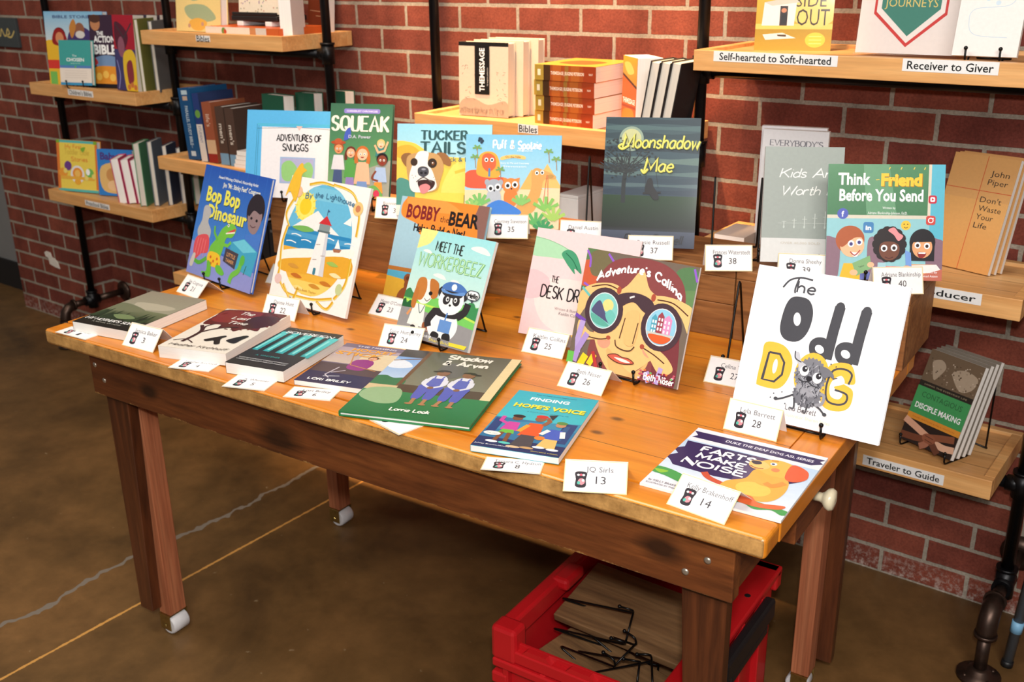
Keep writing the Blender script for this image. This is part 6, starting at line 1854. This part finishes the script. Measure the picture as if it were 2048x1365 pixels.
# --- far left, lower shelf
def art_yellow(A):
    A.rect(0, 0, 1, 1, (242, 216, 90)); A.rect(0, 0, 1, .05, (92, 190, 186)); A.rect(0, .95, 1, 1, (92, 190, 186)); A.rect(0, .04, .07, .96, (226, 126, 56)); A.rect(.95, .06, 1, .94, (226, 126, 56)); A.rect(.0, 0, .08, .06, (130, 180, 60)); A.rect(.92, 0, 1, .06, (130, 180, 60))
    A.pen('Toddler Bible', .5, .22, .6, (226, 196, 80), .10, .02); A.pen('My First', .42, .12, .4, (236, 160, 70), .07, .016); A.pen('Stories', .56, .36, .4, (236, 160, 70), .08, .016); A.blob([(.6, .15), (.72, .12), (.66, .22)], (130, 180, 60))
    A.ell(.27, .50, .09, .09, (112, 66, 140)); A.ell(.5, .66, .17, .17, (236, 236, 240)); A.ell(.5, .64, .12, .11, (240, 150, 50)); A.ell(.5, .64, .07, .07, (246, 196, 100)); A.ell(.5, .80, .08, .06, (240, 176, 60)); A.ell(.14, .64, .11, .09, (240, 160, 60)); A.ell(.80, .62, .10, .09, (120, 190, 90)); A.ell(.76, .60, .05, .06, W); A.rect(.08, .70, .92, .76, (236, 180, 70)); A.dots([(.2, .6), (.9, .68), (.72, .72)], .05, (240, 220, 120))


stand_book('toddler_bible', 'yellow toddler bible with orange and teal border', -3.040, -0.2347, zA2, 0.197, 0.192, 0.022, art_yellow, (226, 150, 60), yaw=14.7, tilt=8, hard=True)


def art_baby(A):
    A.rect(0, 0, 1, 1, (52, 130, 210)); A.text('Baby', .34, .14, .5, (80, 60, 130), height=.17, bold=.04); A.blob([(.12, .36), (.9, .32), (.92, .86), (.16, .9)], (230, 190, 120)); A.ell(.4, .55, .16, .16, (206, 150, 90)); A.ell(.6, .5, .14, .16, (226, 166, 130)); A.ell(.46, .78, .2, .13, (240, 200, 150)); A.ell(.86, .84, .12, .14, (220, 236, 250))


stand_book('board_book', 'bright blue board book beside the yellow toddler bible', -2.848, -0.1968, zA2, 0.155, 0.17, 0.024, art_baby, (52, 130, 210), yaw=18.9, tilt=7, hard=True)
for i in range(3):
    edge_book('small_board_book', ['pink edged board book, left one of the fanned three', 'pink edged board book, middle one of the fanned three', 'pink edged board book, right one of the fanned three'][i],
              -2.719 + 0.0255 * i, -0.270 + 0.0215 * i, zA2, 0.030, 0.10, 0.165 - 0.003 * i, (206, 70, 110), lean=-4, yaw=40, hard=True, group='fanned pink board books')
for i, (x, h, c) in enumerate(((-2.635, 0.225, (90, 150, 110)), (-2.606, 0.23, (110, 120, 130)), (-2.578, 0.215, (60, 70, 90)), (-2.550, 0.205, (130, 130, 140)), (-2.528, 0.195, (110, 160, 130)))):
    edge_book('thin_storybook', ['thin green edged storybook, leftmost of the five by the pipe', 'thin grey storybook, second of the five by the pipe', 'thin dark blue storybook, middle of the five by the pipe', 'thin pale storybook, fourth of the five by the pipe', 'thin green storybook nearest the pipe'][i],
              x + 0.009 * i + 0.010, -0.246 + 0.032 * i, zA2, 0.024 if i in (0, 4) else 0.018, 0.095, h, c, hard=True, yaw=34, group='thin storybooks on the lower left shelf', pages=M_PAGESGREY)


# --- second bay, top shelf
def art_map(A):
    A.rect(0, 0, 1, 1, (232, 208, 140)); g = (160, 176, 140)
    for p in ([(.3, .55), (.5, .40), (.75, .38), (.85, .55), (.6, .66), (.35, .68)], [(.05, .5), (.2, .46), (.22, .6), (.1, .64)], [(.2, .76), (.4, .72), (.7, .74), (.9, .86), (.6, .9), (.3, .86)], [(.05, .2), (.3, .15), (.35, .3), (.15, .34)]):
        A.blob(p, g)
    A.text('MEN of the', .5, .18, .5, (150, 130, 70), height=.06); A.blob([(.3, .9), (.5, .86), (.7, .9), (.6, .98), (.4, .98)], (226, 176, 80)); A.dots([(.3, .94), (.6, .92), (.8, .95)], .03, (190, 150, 130))


stand_book('atlas', 'pale yellow book with green map shapes on the high middle shelf', -2.24, -0.20, zB1, 0.225, 0.30, 0.03, art_map, (232, 208, 140), hard=True, spine=(190, 190, 150))
b = make_book('boxed_bible', 'flat orange and cream book lying under the black stand on the high shelf', (-1.955, -0.165, zB1), (0, 0, 0), 0.335, 0.19, 0.026, None, (206, 96, 40), (206, 96, 40), True, flat=True, lying_spine='right',
              pages=plain('cream_slipcase', (238, 224, 204), 0.6, var=0.03))
A = Art(0.335, 0.026)
A.rect(0, 0, .64, 1, (240, 228, 210)); A.rect(.62, 0, .70, 1, (206, 140, 90)); A.rect(.70, 0, .84, 1, (214, 206, 196)); A.rect(.84, 0, 1, 1, (198, 96, 44)); A.ell(.26, .45, .03, .03, (120, 150, 70)); A.ell(.28, .5, .02, .02, (206, 80, 50))
mb = MB(); A.place(mb, Matrix.Translation((0, -0.0951, 0.0)) @ Matrix.Rotation(R(90), 4, 'X')); mb.build('printed_edge', M_INK, b, recalc=False)
o = empty('bible_stand', (-1.965, -0.14, zB1 + 0.0264), (0, 0, 0), 'black stand with two white feet on the flat orange book', 'stand')
mb = MB(); mb.box((-0.105, -0.06, 0.014), (0.105, 0.06, 0.030), 0.003); mb.box((-0.10, 0.02, 0.030), (0.10, 0.035, 0.15), 0.003); mb.box((-0.10, -0.06, 0.030), (0.10, -0.05, 0.040), 0.002); mb.build('stand_body', M_BLACKPLASTIC, o)
for s in (-1, 1):
    mb = MB(); mb.box((s * 0.065 - 0.014, -0.06, 0.0), (s * 0.065 + 0.014, 0.03, 0.014), 0.002); mb.build('stand_foot', M_WHITEBOARD, o)


def art_dots(A):
    A.rect(0, 0, 1, 1, (240, 226, 206))
    rnd = random.Random(7)
    for _ in range(70):
        A.ell(rnd.random(), rnd.uniform(.3, 1), .012, .012, rnd.choice([(150, 120, 170), (196, 120, 110), (120, 140, 120), (180, 150, 120)]), n=6)


stand_book('patterned_bible', 'cream speckled bible on the black stand', -1.965, -0.172, zB1 + 0.0264 + 0.0306, 0.20, 0.15, 0.03, art_dots, (240, 226, 206), tilt=6)
stand_book('brown_book', 'brown covered book with a white label standing on the high shelf', -1.815, -0.17, zB1 + 0.0, 0.085, 0.20, 0.03, lambda A: (A.rect(0, 0, 1, 1, (112, 52, 32)), A.rect(.3, .1, .9, .5, (226, 214, 200)), A.line([(.1, .66), (.7, .68)], .02, (190, 150, 120)), A.line([(.4, .74), (.8, .75)], .02, (190, 150, 120))), (112, 52, 32)).location = (-1.760 - 0.085, -0.055, zB1 + 0.0)
edge_book('white_edged_book', 'thick book with white page edges at the right end of the high shelf', -1.795, -0.245, zB1, 0.038, 0.085, 0.22, (240, 236, 232), yaw=22)


# --- second bay, middle shelf
spine_book('study_bible', 'tall blue hardback standing spine out on the middle left shelf', -2.322, -0.235, zB2, 0.062, 0.15, 0.232, (26, 82, 128), lambda A: (A.rect(0, 0, 1, 1, (24, 78, 126)), A.rect(.03, .25, .09, .75, (190, 210, 220)), A.rect(.11, .3, .17, .7, (200, 170, 150)), A.text('PARALLEL STUDY BIBLE', .52, .5, .55, (190, 206, 216), height=.07, bold=.02), A.rect(.88, .3, .95, .7, (200, 210, 216)), A.text('nv', .82, .5, .04, (190, 206, 216))), lean=-4)
spine_book('blue_bible', 'navy and white spined book right of the tall blue hardback', -2.252, -0.235, zB2, 0.032, 0.14, 0.220, (40, 56, 96), lambda A: (A.rect(0, 0, .5, 1, (40, 60, 120)), A.ell(.3, .5, .06, .06, (110, 160, 70)), A.rect(.45, 0, 1, 1, (226, 216, 206)), A.text('STUDENT', .6, .5, .25, (60, 80, 140), height=.06)), lean=-4)
spine_book('brown_bible', 'reddish brown spined book on the middle left shelf', -2.212, -0.235, zB2, 0.046, 0.14, 0.195, (150, 84, 56), lambda A: (A.rect(0, 0, 1, 1, (160, 86, 58)), A.rect(.62, 0, .85, 1, (216, 180, 140)), A.rect(.85, 0, 1, 1, (150, 40, 34)), A.text("life's", .3, .5, .2, (226, 200, 180), height=.1)), lean=-3)
for i in range(2):
    spine_book('devotional', ["dark brown book lettered men's, left one of the pair", "dark brown book lettered men's, right one of the pair"][i], -2.150 + 0.048 * i, -0.235, zB2, 0.042, 0.14, 0.185 - 0.002 * i, (74, 56, 48),
               lambda A: (A.rect(0, 0, 1, 1, (84, 62, 52)), A.text("men's", .46, .5, .34, (222, 210, 196), height=.10, bold=.02), A.rect(.80, 0, 1, 1, (120, 160, 190))), lean=-2, group="brown spined pair on the middle left shelf")
for i in range(4):
    b = make_book('thin_booklet', ['lowest thin white booklet of the little pile', 'second thin white booklet of the little pile', 'third thin white booklet of the little pile', 'top thin white booklet of the little pile'][i],
                  (-2.01 + 0.006 * i, -0.18, zB2 + 0.0146 * i), (0, 0, R(-3 + 2 * i)), 0.10, 0.15, 0.0142, None, (236, 226, 220), flat=True, group='little pile of white booklets', lying_spine='right')
for i in range(3):
    x = (-1.985, -1.895, -1.81)[i]
    stand_book('green_bible', ['dark green book, left one of the three on the middle shelf', 'dark green book, middle one of the three on the middle shelf', 'dark green book, right one of the three on the middle shelf'][i],
               x + 0.05, -0.19 + 0.052 * i, zB2, 0.108 if i == 0 else 0.075, 0.228 + 0.006 * i, 0.045, None, (30, 84, 62), yaw=(-4, 6, 2)[i], tilt=2, hard=True, group='dark green books on the middle left shelf')
o = empty('black_bag', (-2.03, -0.10, zB2), (0, 0, 0), 'small black pouch behind the brown spined pair', 'pouch')
mb = MB(); mb.ball((0, 0, 0.0405), 0.04, seg=16, scale=(1.0, 0.6, 1.0)); mb.ball((0, 0, 0.085), 0.03, seg=14, scale=(0.9, 0.5, 1.4)); mb.build('pouch_body', M_CLOTH, o)

# --- second bay, lowest shelf: dark spines
for i in range(7):
    spine_book('black_binder', 'black spined hymnal %s on the lowest shelf' % ['first from left', 'second from left', 'third from left', 'in the middle', 'third from right', 'second from right', 'last at right'][i],
               -2.16 + 0.042 * i, -0.20, zB3, 0.036, 0.16, 0.232 - 0.004 * (i % 3), (30, 29, 31), lambda A: (A.rect(0, 0, 1, 1, (34, 33, 35)), A.rect(.1, .2, .14, .8, (96, 92, 90)), A.rect(.86, .2, .9, .8, (96, 92, 90))), group='black hymnals on the lowest shelf')


# --- third bay
def art_message(A):
    A.rect(0, 0, 1, 1, (214, 196, 176)); A.rect(0, 0, 1, .055, (26, 24, 24))
    A.blob([(.05, .80), (.3, .76), (.6, .84), (.95, .78), (.98, 1), (.05, 1)], (176, 156, 136))
    rnd = random.Random(12)
    for _ in range(40):
        x = rnd.choice([rnd.uniform(.02, .36), rnd.uniform(.74, .98)]); y = rnd.uniform(.3, .95); a = rnd.uniform(0, 3.1)
        A.line([(x, y), (x + .05 * math.cos(a), y + .03 * math.sin(a))], .006, (126, 106, 92))
    for _ in range(60):
        x = rnd.uniform(.02, .98); a = rnd.uniform(.8, 2.3)
        A.line([(x, rnd.uniform(.86, .99)), (x + .04 * math.cos(a), .9)], .006, (140, 118, 102))
    A.text('TO THE SOUND', .3, .93, .5, (150, 128, 110), height=.07); A.rect(.33, .05, .63, .70, (24, 22, 22)); A.rrect(.33, .5, .63, .70, .03, (24, 22, 22))
    A.text('THEMESSAGE', .475, .37, .72, W, height=.105, bold=.02, rot=90); A.text('by eugene peterson', .585, .46, .30, (190, 186, 180), height=.03, rot=90)


for i in range(3):
    stand_book('white_bible', ['cream bible with a black title band facing out', 'cream bible directly behind the front black-band one', 'rearmost cream bible behind the black-band one'][i],
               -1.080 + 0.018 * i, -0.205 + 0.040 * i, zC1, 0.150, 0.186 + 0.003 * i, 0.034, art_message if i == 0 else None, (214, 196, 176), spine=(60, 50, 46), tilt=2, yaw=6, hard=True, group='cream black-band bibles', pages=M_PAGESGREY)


def art_orange_spine(A):
    A.rect(0, 0, .18, 1, (170, 140, 56)); A.rect(.22, 0, 1, 1, (158, 74, 30)); A.rect(.15, 0, .26, 1, (70, 44, 22)); A.rect(.5, 0, .56, 1, (150, 106, 46)); A.rect(.8, 0, 1, 1, (150, 58, 26)); A.rect(.30, 0, .44, 1, (176, 94, 38)); A.rect(.60, 0, .74, 1, (170, 92, 36))
    A.text('THEMESSAGE | EUGENE PETERSON', .54, .5, .54, (246, 226, 206), height=.045, bold=.02); A.rect(.05, .3, .1, .7, (240, 226, 190)); A.text('NAV', .92, .5, .06, (246, 226, 206), height=.03)


for i in range(4):
    b = make_book('orange_paperback', ['bottom orange book of the stack of four', 'second orange book from the bottom of the stack', 'third orange book from the bottom of the stack', 'top orange book of the stack of four'][i],
                  (-0.800 + 0.003 * (i % 2), -0.152 - 0.002 * i, zC1 + 0.0366 * i), (0, 0, R(90 + (1.0 * (i - 1.5)))), 0.185, 0.172, 0.0362, (lambda A: (A.rect(0, 0, 1, 1, (190, 150, 60)), A.blob([(.3, .2), (.7, .3), (.6, .8), (.2, .7)], (150, 90, 40)))) if i == 3 else None, (176, 116, 46), (150, 70, 28), flat=True,
                  group='stack of four orange books', lying_spine='left', spine_art=art_orange_spine)


def art_msg_orange(A):
    A.rect(0, 0, 1, .42, (206, 160, 60), (190, 130, 40)); A.poly([(0, .25), (1, .40), (1, 1), (0, 1)], (206, 96, 40)); A.line([(0, .25), (1, .40)], .06, (60, 30, 20)); A.blob([(.1, .1), (.5, .08), (.8, .2), (.4, .24)], (226, 196, 100)); A.text('THEMESSAGE', .5, .60, .86, W, height=.12, bold=.02); A.rect(0, .66, 1, .70, (150, 60, 30)); A.blob([(.1, .75), (.8, .72), (.9, .98), (.1, .98)], (226, 130, 40))


# its cover is seen at left, its thick page block at right
stand_book('message_paperback', 'thick yellow and orange book standing with white pages to the right', -0.650, -0.197, zC1, 0.098, 0.167, 0.062, art_msg_orange, (206, 120, 40), tilt=1, yaw=-40, spine=(196, 96, 40))
for i in range(3):
    edge_book('leaning_bible', ['leaning black covered bible, left of the leaning three', 'leaning black covered bible, middle of the leaning three', 'leaning black covered bible nearest the pipe'][i],
              -0.580 + 0.0262 * i, -0.272, zC1, 0.025, 0.10, 0.168, (40, 36, 36), lean=10, hard=True, group='leaning black bibles', pages=M_PAGESGREY)
o = empty('white_box', (-0.83, -0.15, zC2), (0, 0, 0), 'plain white box on the shelf behind the table, left of the night-tree novel', 'box')
mb = MB(); mb.box((-0.03, -0.03, 0), (0.03, 0.10, 0.236), 0.002); mb.build('carton', M_WHITEBOARD, o)
mb = MB(); mb.box((-0.0305, -0.0305, 0.2362), (0.0305, 0.1005, 0.244), 0.001); mb.build('lid', M_WHITEBOARD, o)


# --- right bay, top shelf
def art_out(A):
    A.rect(0, 0, 1, 1, (206, 178, 60)); A.tf = (1, 0, .75, .33)
    A.rect(0, 0, 1, .62, (206, 178, 60), (196, 160, 44)); A.rect(0, .60, 1, .66, (222, 196, 96)); A.rect(0, .66, 1, 1, (170, 140, 30), (190, 156, 40)); A.ell(.75, .45, .3, .3, (222, 200, 110)); A.text('INSIDE', .6, .34, .6, (60, 50, 30), height=.16); A.text('OUT', .74, .52, .42, (50, 42, 26), height=.22)
    A.poly([(.10, .36), (.48, .32), (.52, .35), (.50, .62), (.08, .62)], (238, 232, 226)); A.poly([(.10, .36), (.46, .30), (.56, .36), (.2, .40)], (206, 196, 186)); A.rect(.31, .40, .41, .62, (50, 40, 44)); A.ell(.36, .45, .035, .04, (190, 130, 100)); A.rect(.33, .49, .40, .60, (34, 34, 40)); A.poly([(.10, .72), (.36, .70), (.54, .76), (.14, .78)], (236, 230, 220)); A.poly([(.29, .72), (.41, .72), (.41, .745), (.30, .74)], (80, 60, 40)); A.ell(.79, .78, .13, .13, (226, 196, 60))
    for y in (.74, .78, .82):
        A.line([(.71, y), (.87, y)], .012, (240, 220, 120))


stand_book('gold_book', 'gold covered book with a small white doorway picture on the top right shelf', -0.288, -0.125, zD1 + 0.0, 0.160, 0.245, 0.022, art_out, (200, 168, 52), tilt=3, yaw=20)


def art_journeys(A):
    A.rect(0, 0, 1, 1, (238, 228, 224)); A.tf = (1, 0, 1, .05); A.poly([(.14, .05), (.86, .05), (.86, .66), (.5, .90), (.14, .66)], (206, 60, 58)); A.poly([(.165, .07), (.835, .07), (.835, .645), (.5, .87), (.165, .645)], (240, 232, 228)); A.poly([(.21, .10), (.79, .10), (.79, .62), (.5, .82), (.21, .62)], (66, 132, 118)); A.text('JOURNEYS', .5, .575, .52, (222, 200, 120), height=.085); A.text('DISCIPLE', .5, .42, .5, (240, 236, 226), height=.085)


o = empty('sign_holder', (-0.035, -0.175, zD1), (R(-7), 0, 0), 'clear sign holder with a green and red shield poster, top right shelf', 'sign')
A = Art(0.196, 0.26); art_journeys(A)
mb = MB(); ink_box(mb, (-0.098, 0.0, 0.006), (0.098, 0.0012, 0.266), (238, 228, 224)); bmesh.ops.recalc_face_normals(mb.bm, faces=mb.bm.faces[:]); A.place(mb, Matrix.Translation((0, 0, 0.006)) @ Matrix.Rotation(R(90), 4, 'X')); tag(mb.build('poster', M_MATTE, o, recalc=False), 'printed shield poster')
mb = MB(); mb.box((-0.10, -0.004, 0.004), (0.10, -0.0016, 0.27), 0.0003); mb.box((-0.10, -0.012, 0.0004), (0.10, 0.012, 0.004), 0.0003); mb.build('acrylic_front', M_ACRYLIC, o)


def art_white(A):
    A.rect(0, 0, 1, 1, (240, 234, 230)); b = (180, 206, 226)
    A.line([(.3, .30), (.75, .30), (.85, .40), (.75, .52), (.25, .56), (.18, .68), (.3, .80), (.8, .82)], .008, b, True); A.dots([(.42, .46), (.58, .50), (.80, .40)], .04, (206, 222, 234)); A.text('guide for the road', .3, .22, .4, (206, 206, 206), height=.05); A.text('A PLACE TO BEGIN', .62, .20, .4, (160, 170, 180), height=.03)


stand_book('white_workbook', 'white workbook with faint blue path lines on an easel, top right shelf', 0.128, -0.2384, zD1 + 0.0105, 0.113, 0.19, 0.012, art_white, (240, 234, 230), tilt=11.3)
easel((0.128, -0.2384, zD1), 0, 11.3, 0.012, 'black wire easel under the white workbook, top right shelf', half=0.030, height=0.12, reach=0.010)

# --- right bay, middle shelf
for i in range(2):
    stand_book('white_paperback', ['white paperback with grey capitals standing on the middle right shelf', 'white paperback tucked behind the grey capitals one'][i], -0.2456 - 0.012 * i, -0.1708 + 0.019 * i, zD2 + 0.0, 0.140, 0.266 + 0.004 * i, 0.017, art_everybody if i == 0 else None, (230, 226, 228), tilt=1, yaw=12, group='white capitals paperbacks')
b = make_book('grey_booklet', 'thick grey topped book lying flat left of the white paperbacks', (-0.352, -0.187, zD2), (0, 0, R(1)), 0.072, 0.115, 0.034, None, (200, 186, 176), flat=True, lying_spine='right', pages=M_PAGES)


def art_tan(A):
    A.rect(0, 0, 1, 1, (212, 160, 100)); A.rect(0, .38, 1, 1, (220, 166, 100), (214, 150, 84)); A.line([(.52, 0), (.52, 1)], .009, (196, 70, 40)); A.line([(0, .30), (1, .30)], .009, (196, 70, 40))
    for i, s in enumerate(('John', 'Piper')):
        A.text(s, .76, .14 + i * .075, (.28, .30)[i], (56, 46, 40), height=.085)
    for i, s in enumerate(("Don't", 'Waste', 'Your', 'Life')):
        A.text(s, (.73, .75, .71, .68)[i], .37 + i * .075, (.32, .34, .26, .20)[i], (56, 46, 40), height=.085)


for i in range(3):
    stand_book('tan_paperback', ['tan paperback with red crossed lines, front one of the fan', 'tan paperback directly behind the red-line one', 'rearmost tan paperback of the fan'][i],
               0.1042 + 0.008 * i, -0.118 + 0.0125 * i, zD2, 0.142, 0.236, 0.0115, art_tan if i == 0 else (lambda A: A.rect(0, 0, 1, 1, (206, 154, 96))), (212, 160, 100), tilt=16, yaw=-16.4 + 1.5 * i, group='fan of tan paperbacks')


# --- right bay, low shelf
def art_contagious(A):
    A.rect(0, 0, 1, .36, (116, 96, 76)); rnd = random.Random(6)
    for p in ([(.1, .12), (.25, .08), (.36, .14), (.30, .24), (.22, .30), (.14, .2)], [(.5, .16), (.7, .1), (.95, .14), (.92, .26), (.75, .32), (.6, .26)]):
        A.blob(p, (176, 156, 134))
    for _ in range(60):
        A.ell(rnd.uniform(.05, .98), rnd.uniform(.06, .32), .014, .012, rnd.choice([(196, 176, 156), (150, 130, 110), (90, 72, 56)]), n=6)
    A.rect(0, .34, 1, .40, (50, 44, 38)); A.text('LIVING THE EVERYDAY LIFE', .5, .37, .8, (170, 150, 120), height=.026); A.rect(0, .40, 1, .70, (72, 156, 92)); A.text('CONTAGIOUS', .5, .475, .76, (50, 96, 60), height=.095); A.text('DISCIPLE MAKING', .5, .60, .86, W, height=.095, bold=.02); A.rect(0, .695, 1, .765, (226, 150, 56)); A.text('DAVID WATSON & PAUL WATSON', .5, .73, .8, (190, 96, 40), height=.028); A.rect(0, .76, 1, 1, (50, 38, 34))
    for p, c in (([(-.02, .78), (.2, .82), (.5, .88)], (226, 170, 140)), ([(.0, .95), (.3, .93), (.5, .9)], (120, 70, 50)), ([(1.0, .9), (.8, .92), (.55, .9)], (230, 180, 150)), ([(.95, .8), (.7, .84), (.5, .88)], (140, 84, 60)), ([(.4, 1.0), (.5, .95), (.52, .9)], (170, 110, 86)), ([(.75, 1.0), (.65, .95), (.56, .9)], (110, 66, 50))):
        A.line(p, .11, c, True)
    A.ell(.52, .89, .13, .08, (150, 90, 66)); A.line([(.44, .87), (.6, .88)], .012, (96, 56, 42)); A.line([(.46, .91), (.6, .92)], .012, (96, 56, 42))


for i in range(4):
    stand_book('guide_paperback', ['front paperback of the green and black stack with clasped hands', 'second paperback behind the clasped-hands one', 'third paperback behind the clasped-hands one', 'rearmost paperback behind the clasped-hands one'][i],
               0.1184 + 0.007 * i, -0.2261 + 0.0150 * i, zD3 + 0.0105, 0.1316, 0.205, 0.012, art_contagious if i == 0 else (lambda A: A.rect(0, 0, 1, 1, (126, 116, 104))), (150, 140, 128), tilt=20, yaw=-23.4 + 1.0 * i, group='stack of green and black paperbacks', spine=(70, 60, 52))
easel((0.1184, -0.2261, zD3), -22, 20, 0.062, 'black wire easel under the green and black stack on the low shelf', half=0.056, height=0.15, reach=0.008, back=0.135)


# ------------------------------------------------------------------ red crate under the table with planks and spare easels
crate = empty('plastic_crate', tp(1.200, 0.390, 0.0), (0, 0, TYAW), 'red plastic crate on the floor under the right end of the table', 'crate')
CW, CD, CH = 0.380, 0.47, 0.32
x0, x1, y0, y1 = -CW / 2, CW / 2, -CD / 2, CD / 2
mb = MB()
wt = 0.006
def wall(a, b, z0, z1):
    mb.box((a[0], a[1], z0), (b[0], b[1], z1), 0.0008)
mb.box((x0 + .012, y0 + .012, 0.0005), (x1 - .012, y1 - .012, 0.010), 0.001)
i_ = 0.014
wall((x0 + i_, y0 + i_), (x1 - i_, y0 + i_ + wt), 0.0, CH - .03)
wall((x0 + i_, y1 - i_ - wt), (x1 - i_, y1 - i_), 0.0, CH - .01)
wall((x0 + i_, y0 + i_), (x0 + i_ + wt, y1 - i_), 0.0, CH - .01)
wall((x1 - i_ - wt, y0 + i_), (x1 - i_, y1 - i_), 0.0, CH - .01)
mb.build('crate_body', M_RED, crate)
mb = MB()
# rim with a low scalloped front edge
mb.box((x0, y0, CH - .045), (x0 + .03, y1, CH), 0.006); mb.box((x1 - .05, y0, CH - .016), (x1, y1, CH), 0.004); mb.box((x0, y1 - .03, CH - .045), (x1, y1, CH), 0.006)
mb.box((x0, y0, CH - .065), (x1, y0 + .016, CH - .040), 0.003); mb.box((x0, y0 - .004, CH - .085), (x1, y0 + .010, CH - .068), 0.003)
mb.box((x0 - .003, y0 - .003, CH - .07), (x0 + .05, y0 + .04, CH + .002), 0.008)
for k in range(4):
    xa = x0 + .06 + k * .09
    q = [(xa, CH - .042), (xa + .012, CH - .030), (xa + .052, CH - .030), (xa + .066, CH - .042)]
    mb.prism([(a, y0 + .002, z) for a, z in q], [(a, y0 + .014, z) for a, z in q])
mb.box((x0 + .012, -.05, CH - .02), (x0 + .05, .02, CH + .006), 0.008)
mb.build('crate_rim', M_RED, crate)
mb = MB()
for xr in (x0 + .02, x0 + .10, x0 + .18, x0 + .26, x1 - .03):
    mb.box((xr, y0, 0.01), (xr + .012, y0 + .016, CH - .066), 0.002)
for yr in (y0 + .06, y0 + .16, y0 + .26, y0 + .36):
    mb.box((x0, yr, 0.01), (x0 + .016, yr + .012, CH - .046), 0.002); mb.box((x1 - .016, yr, 0.01), (x1, yr + .012, CH - .016), 0.002)
mb.box((x0 - .004, y0 - .002, CH - .125), (x0 + .03, y0 + .02, CH - .10), 0.004); mb.box((x0, y0 + .001, 0.06), (x1, y0 + .014, 0.075), 0.002)
mb.build('crate_ribs', M_RED, crate)
mb = MB(); mb.box((x1 + .0005, -0.10, CH - .055), (x1 + .022, 0.14, CH - .012), 0.006); mb.box((x1 + .002, -0.07, CH - .075), (x1 + .02, 0.11, CH - .053), 0.004); tag(mb.build('crate_handle', M_BLACKPLASTIC, crate), 'black grip')
for yy in (-.06, .10):
    mb = MB(); mb.lathe([(.006, 0), (.006, .0008)], Matrix.Translation((x1 - .022, yy, CH + .0002)), 12)
    tag(mb.build('rivet_hole', M_BLACKPLASTIC, crate), 'dark hole in the rim')


def plank(label, c, size, rot):
    mb = MB(); s = Vector(size) / 2; mb.box(-s, s, 0.002)
    o = mb.build('loose_plank', M_CRATEBOARD)
    o.location = tp(*c)
    o.rotation_euler = (R(rot[0]), R(rot[1]), R(rot[2]) + TYAW)
    return tag(o, label, 'board', 'loose planks in the red crate')


plank('wide weathered plank on top in the red crate', (1.200, 0.377, 0.280), (0.29, 0.165, 0.016), (11, 0, -3))
plank('lower weathered plank across the red crate under the easels', (1.205, 0.270, 0.212), (0.30, 0.12, 0.016), (4, 1, -14))
plank('bottom weathered plank lying deep in the red crate', (1.19, 0.375, 0.165), (0.30, 0.20, 0.016), (2, 0, 4))
for i, (c, zd, xd) in enumerate((((1.215, 0.305, 0.302), (-1, -.25, .10), (.05, .55, .45)), ((1.235, 0.252, 0.288), (-1, .22, .02), (.2, .9, .25)), ((1.285, 0.260, 0.262), (-.8, -.4, -.1), (-.4, .8, .3)), ((1.265, 0.240, 0.252), (-1, -.1, -.15), (0, .6, .8)))):
    o = easel((0, 0, 0), 0, 16, 0.005, ['spare wire easel lying on top of the planks in the red crate', 'second spare wire easel beside the top one in the red crate', 'spare wire easel tangled near the crate front', 'spare wire easel nearest the table leg in the red crate'][i], half=0.03, height=0.145, group='spare wire easels in the crate')
    z_ = Vector(zd).normalized(); x_ = Vector(xd); x_ = (x_ - z_ * x_.dot(z_)).normalized(); y_ = z_.cross(x_)
    m = Matrix((x_, y_, z_)).transposed().to_4x4()
    m = Matrix.Translation(tp(*c)) @ Matrix.Rotation(TYAW, 4, 'Z') @ m
    o.location = m.to_translation(); o.rotation_euler = m.to_euler()
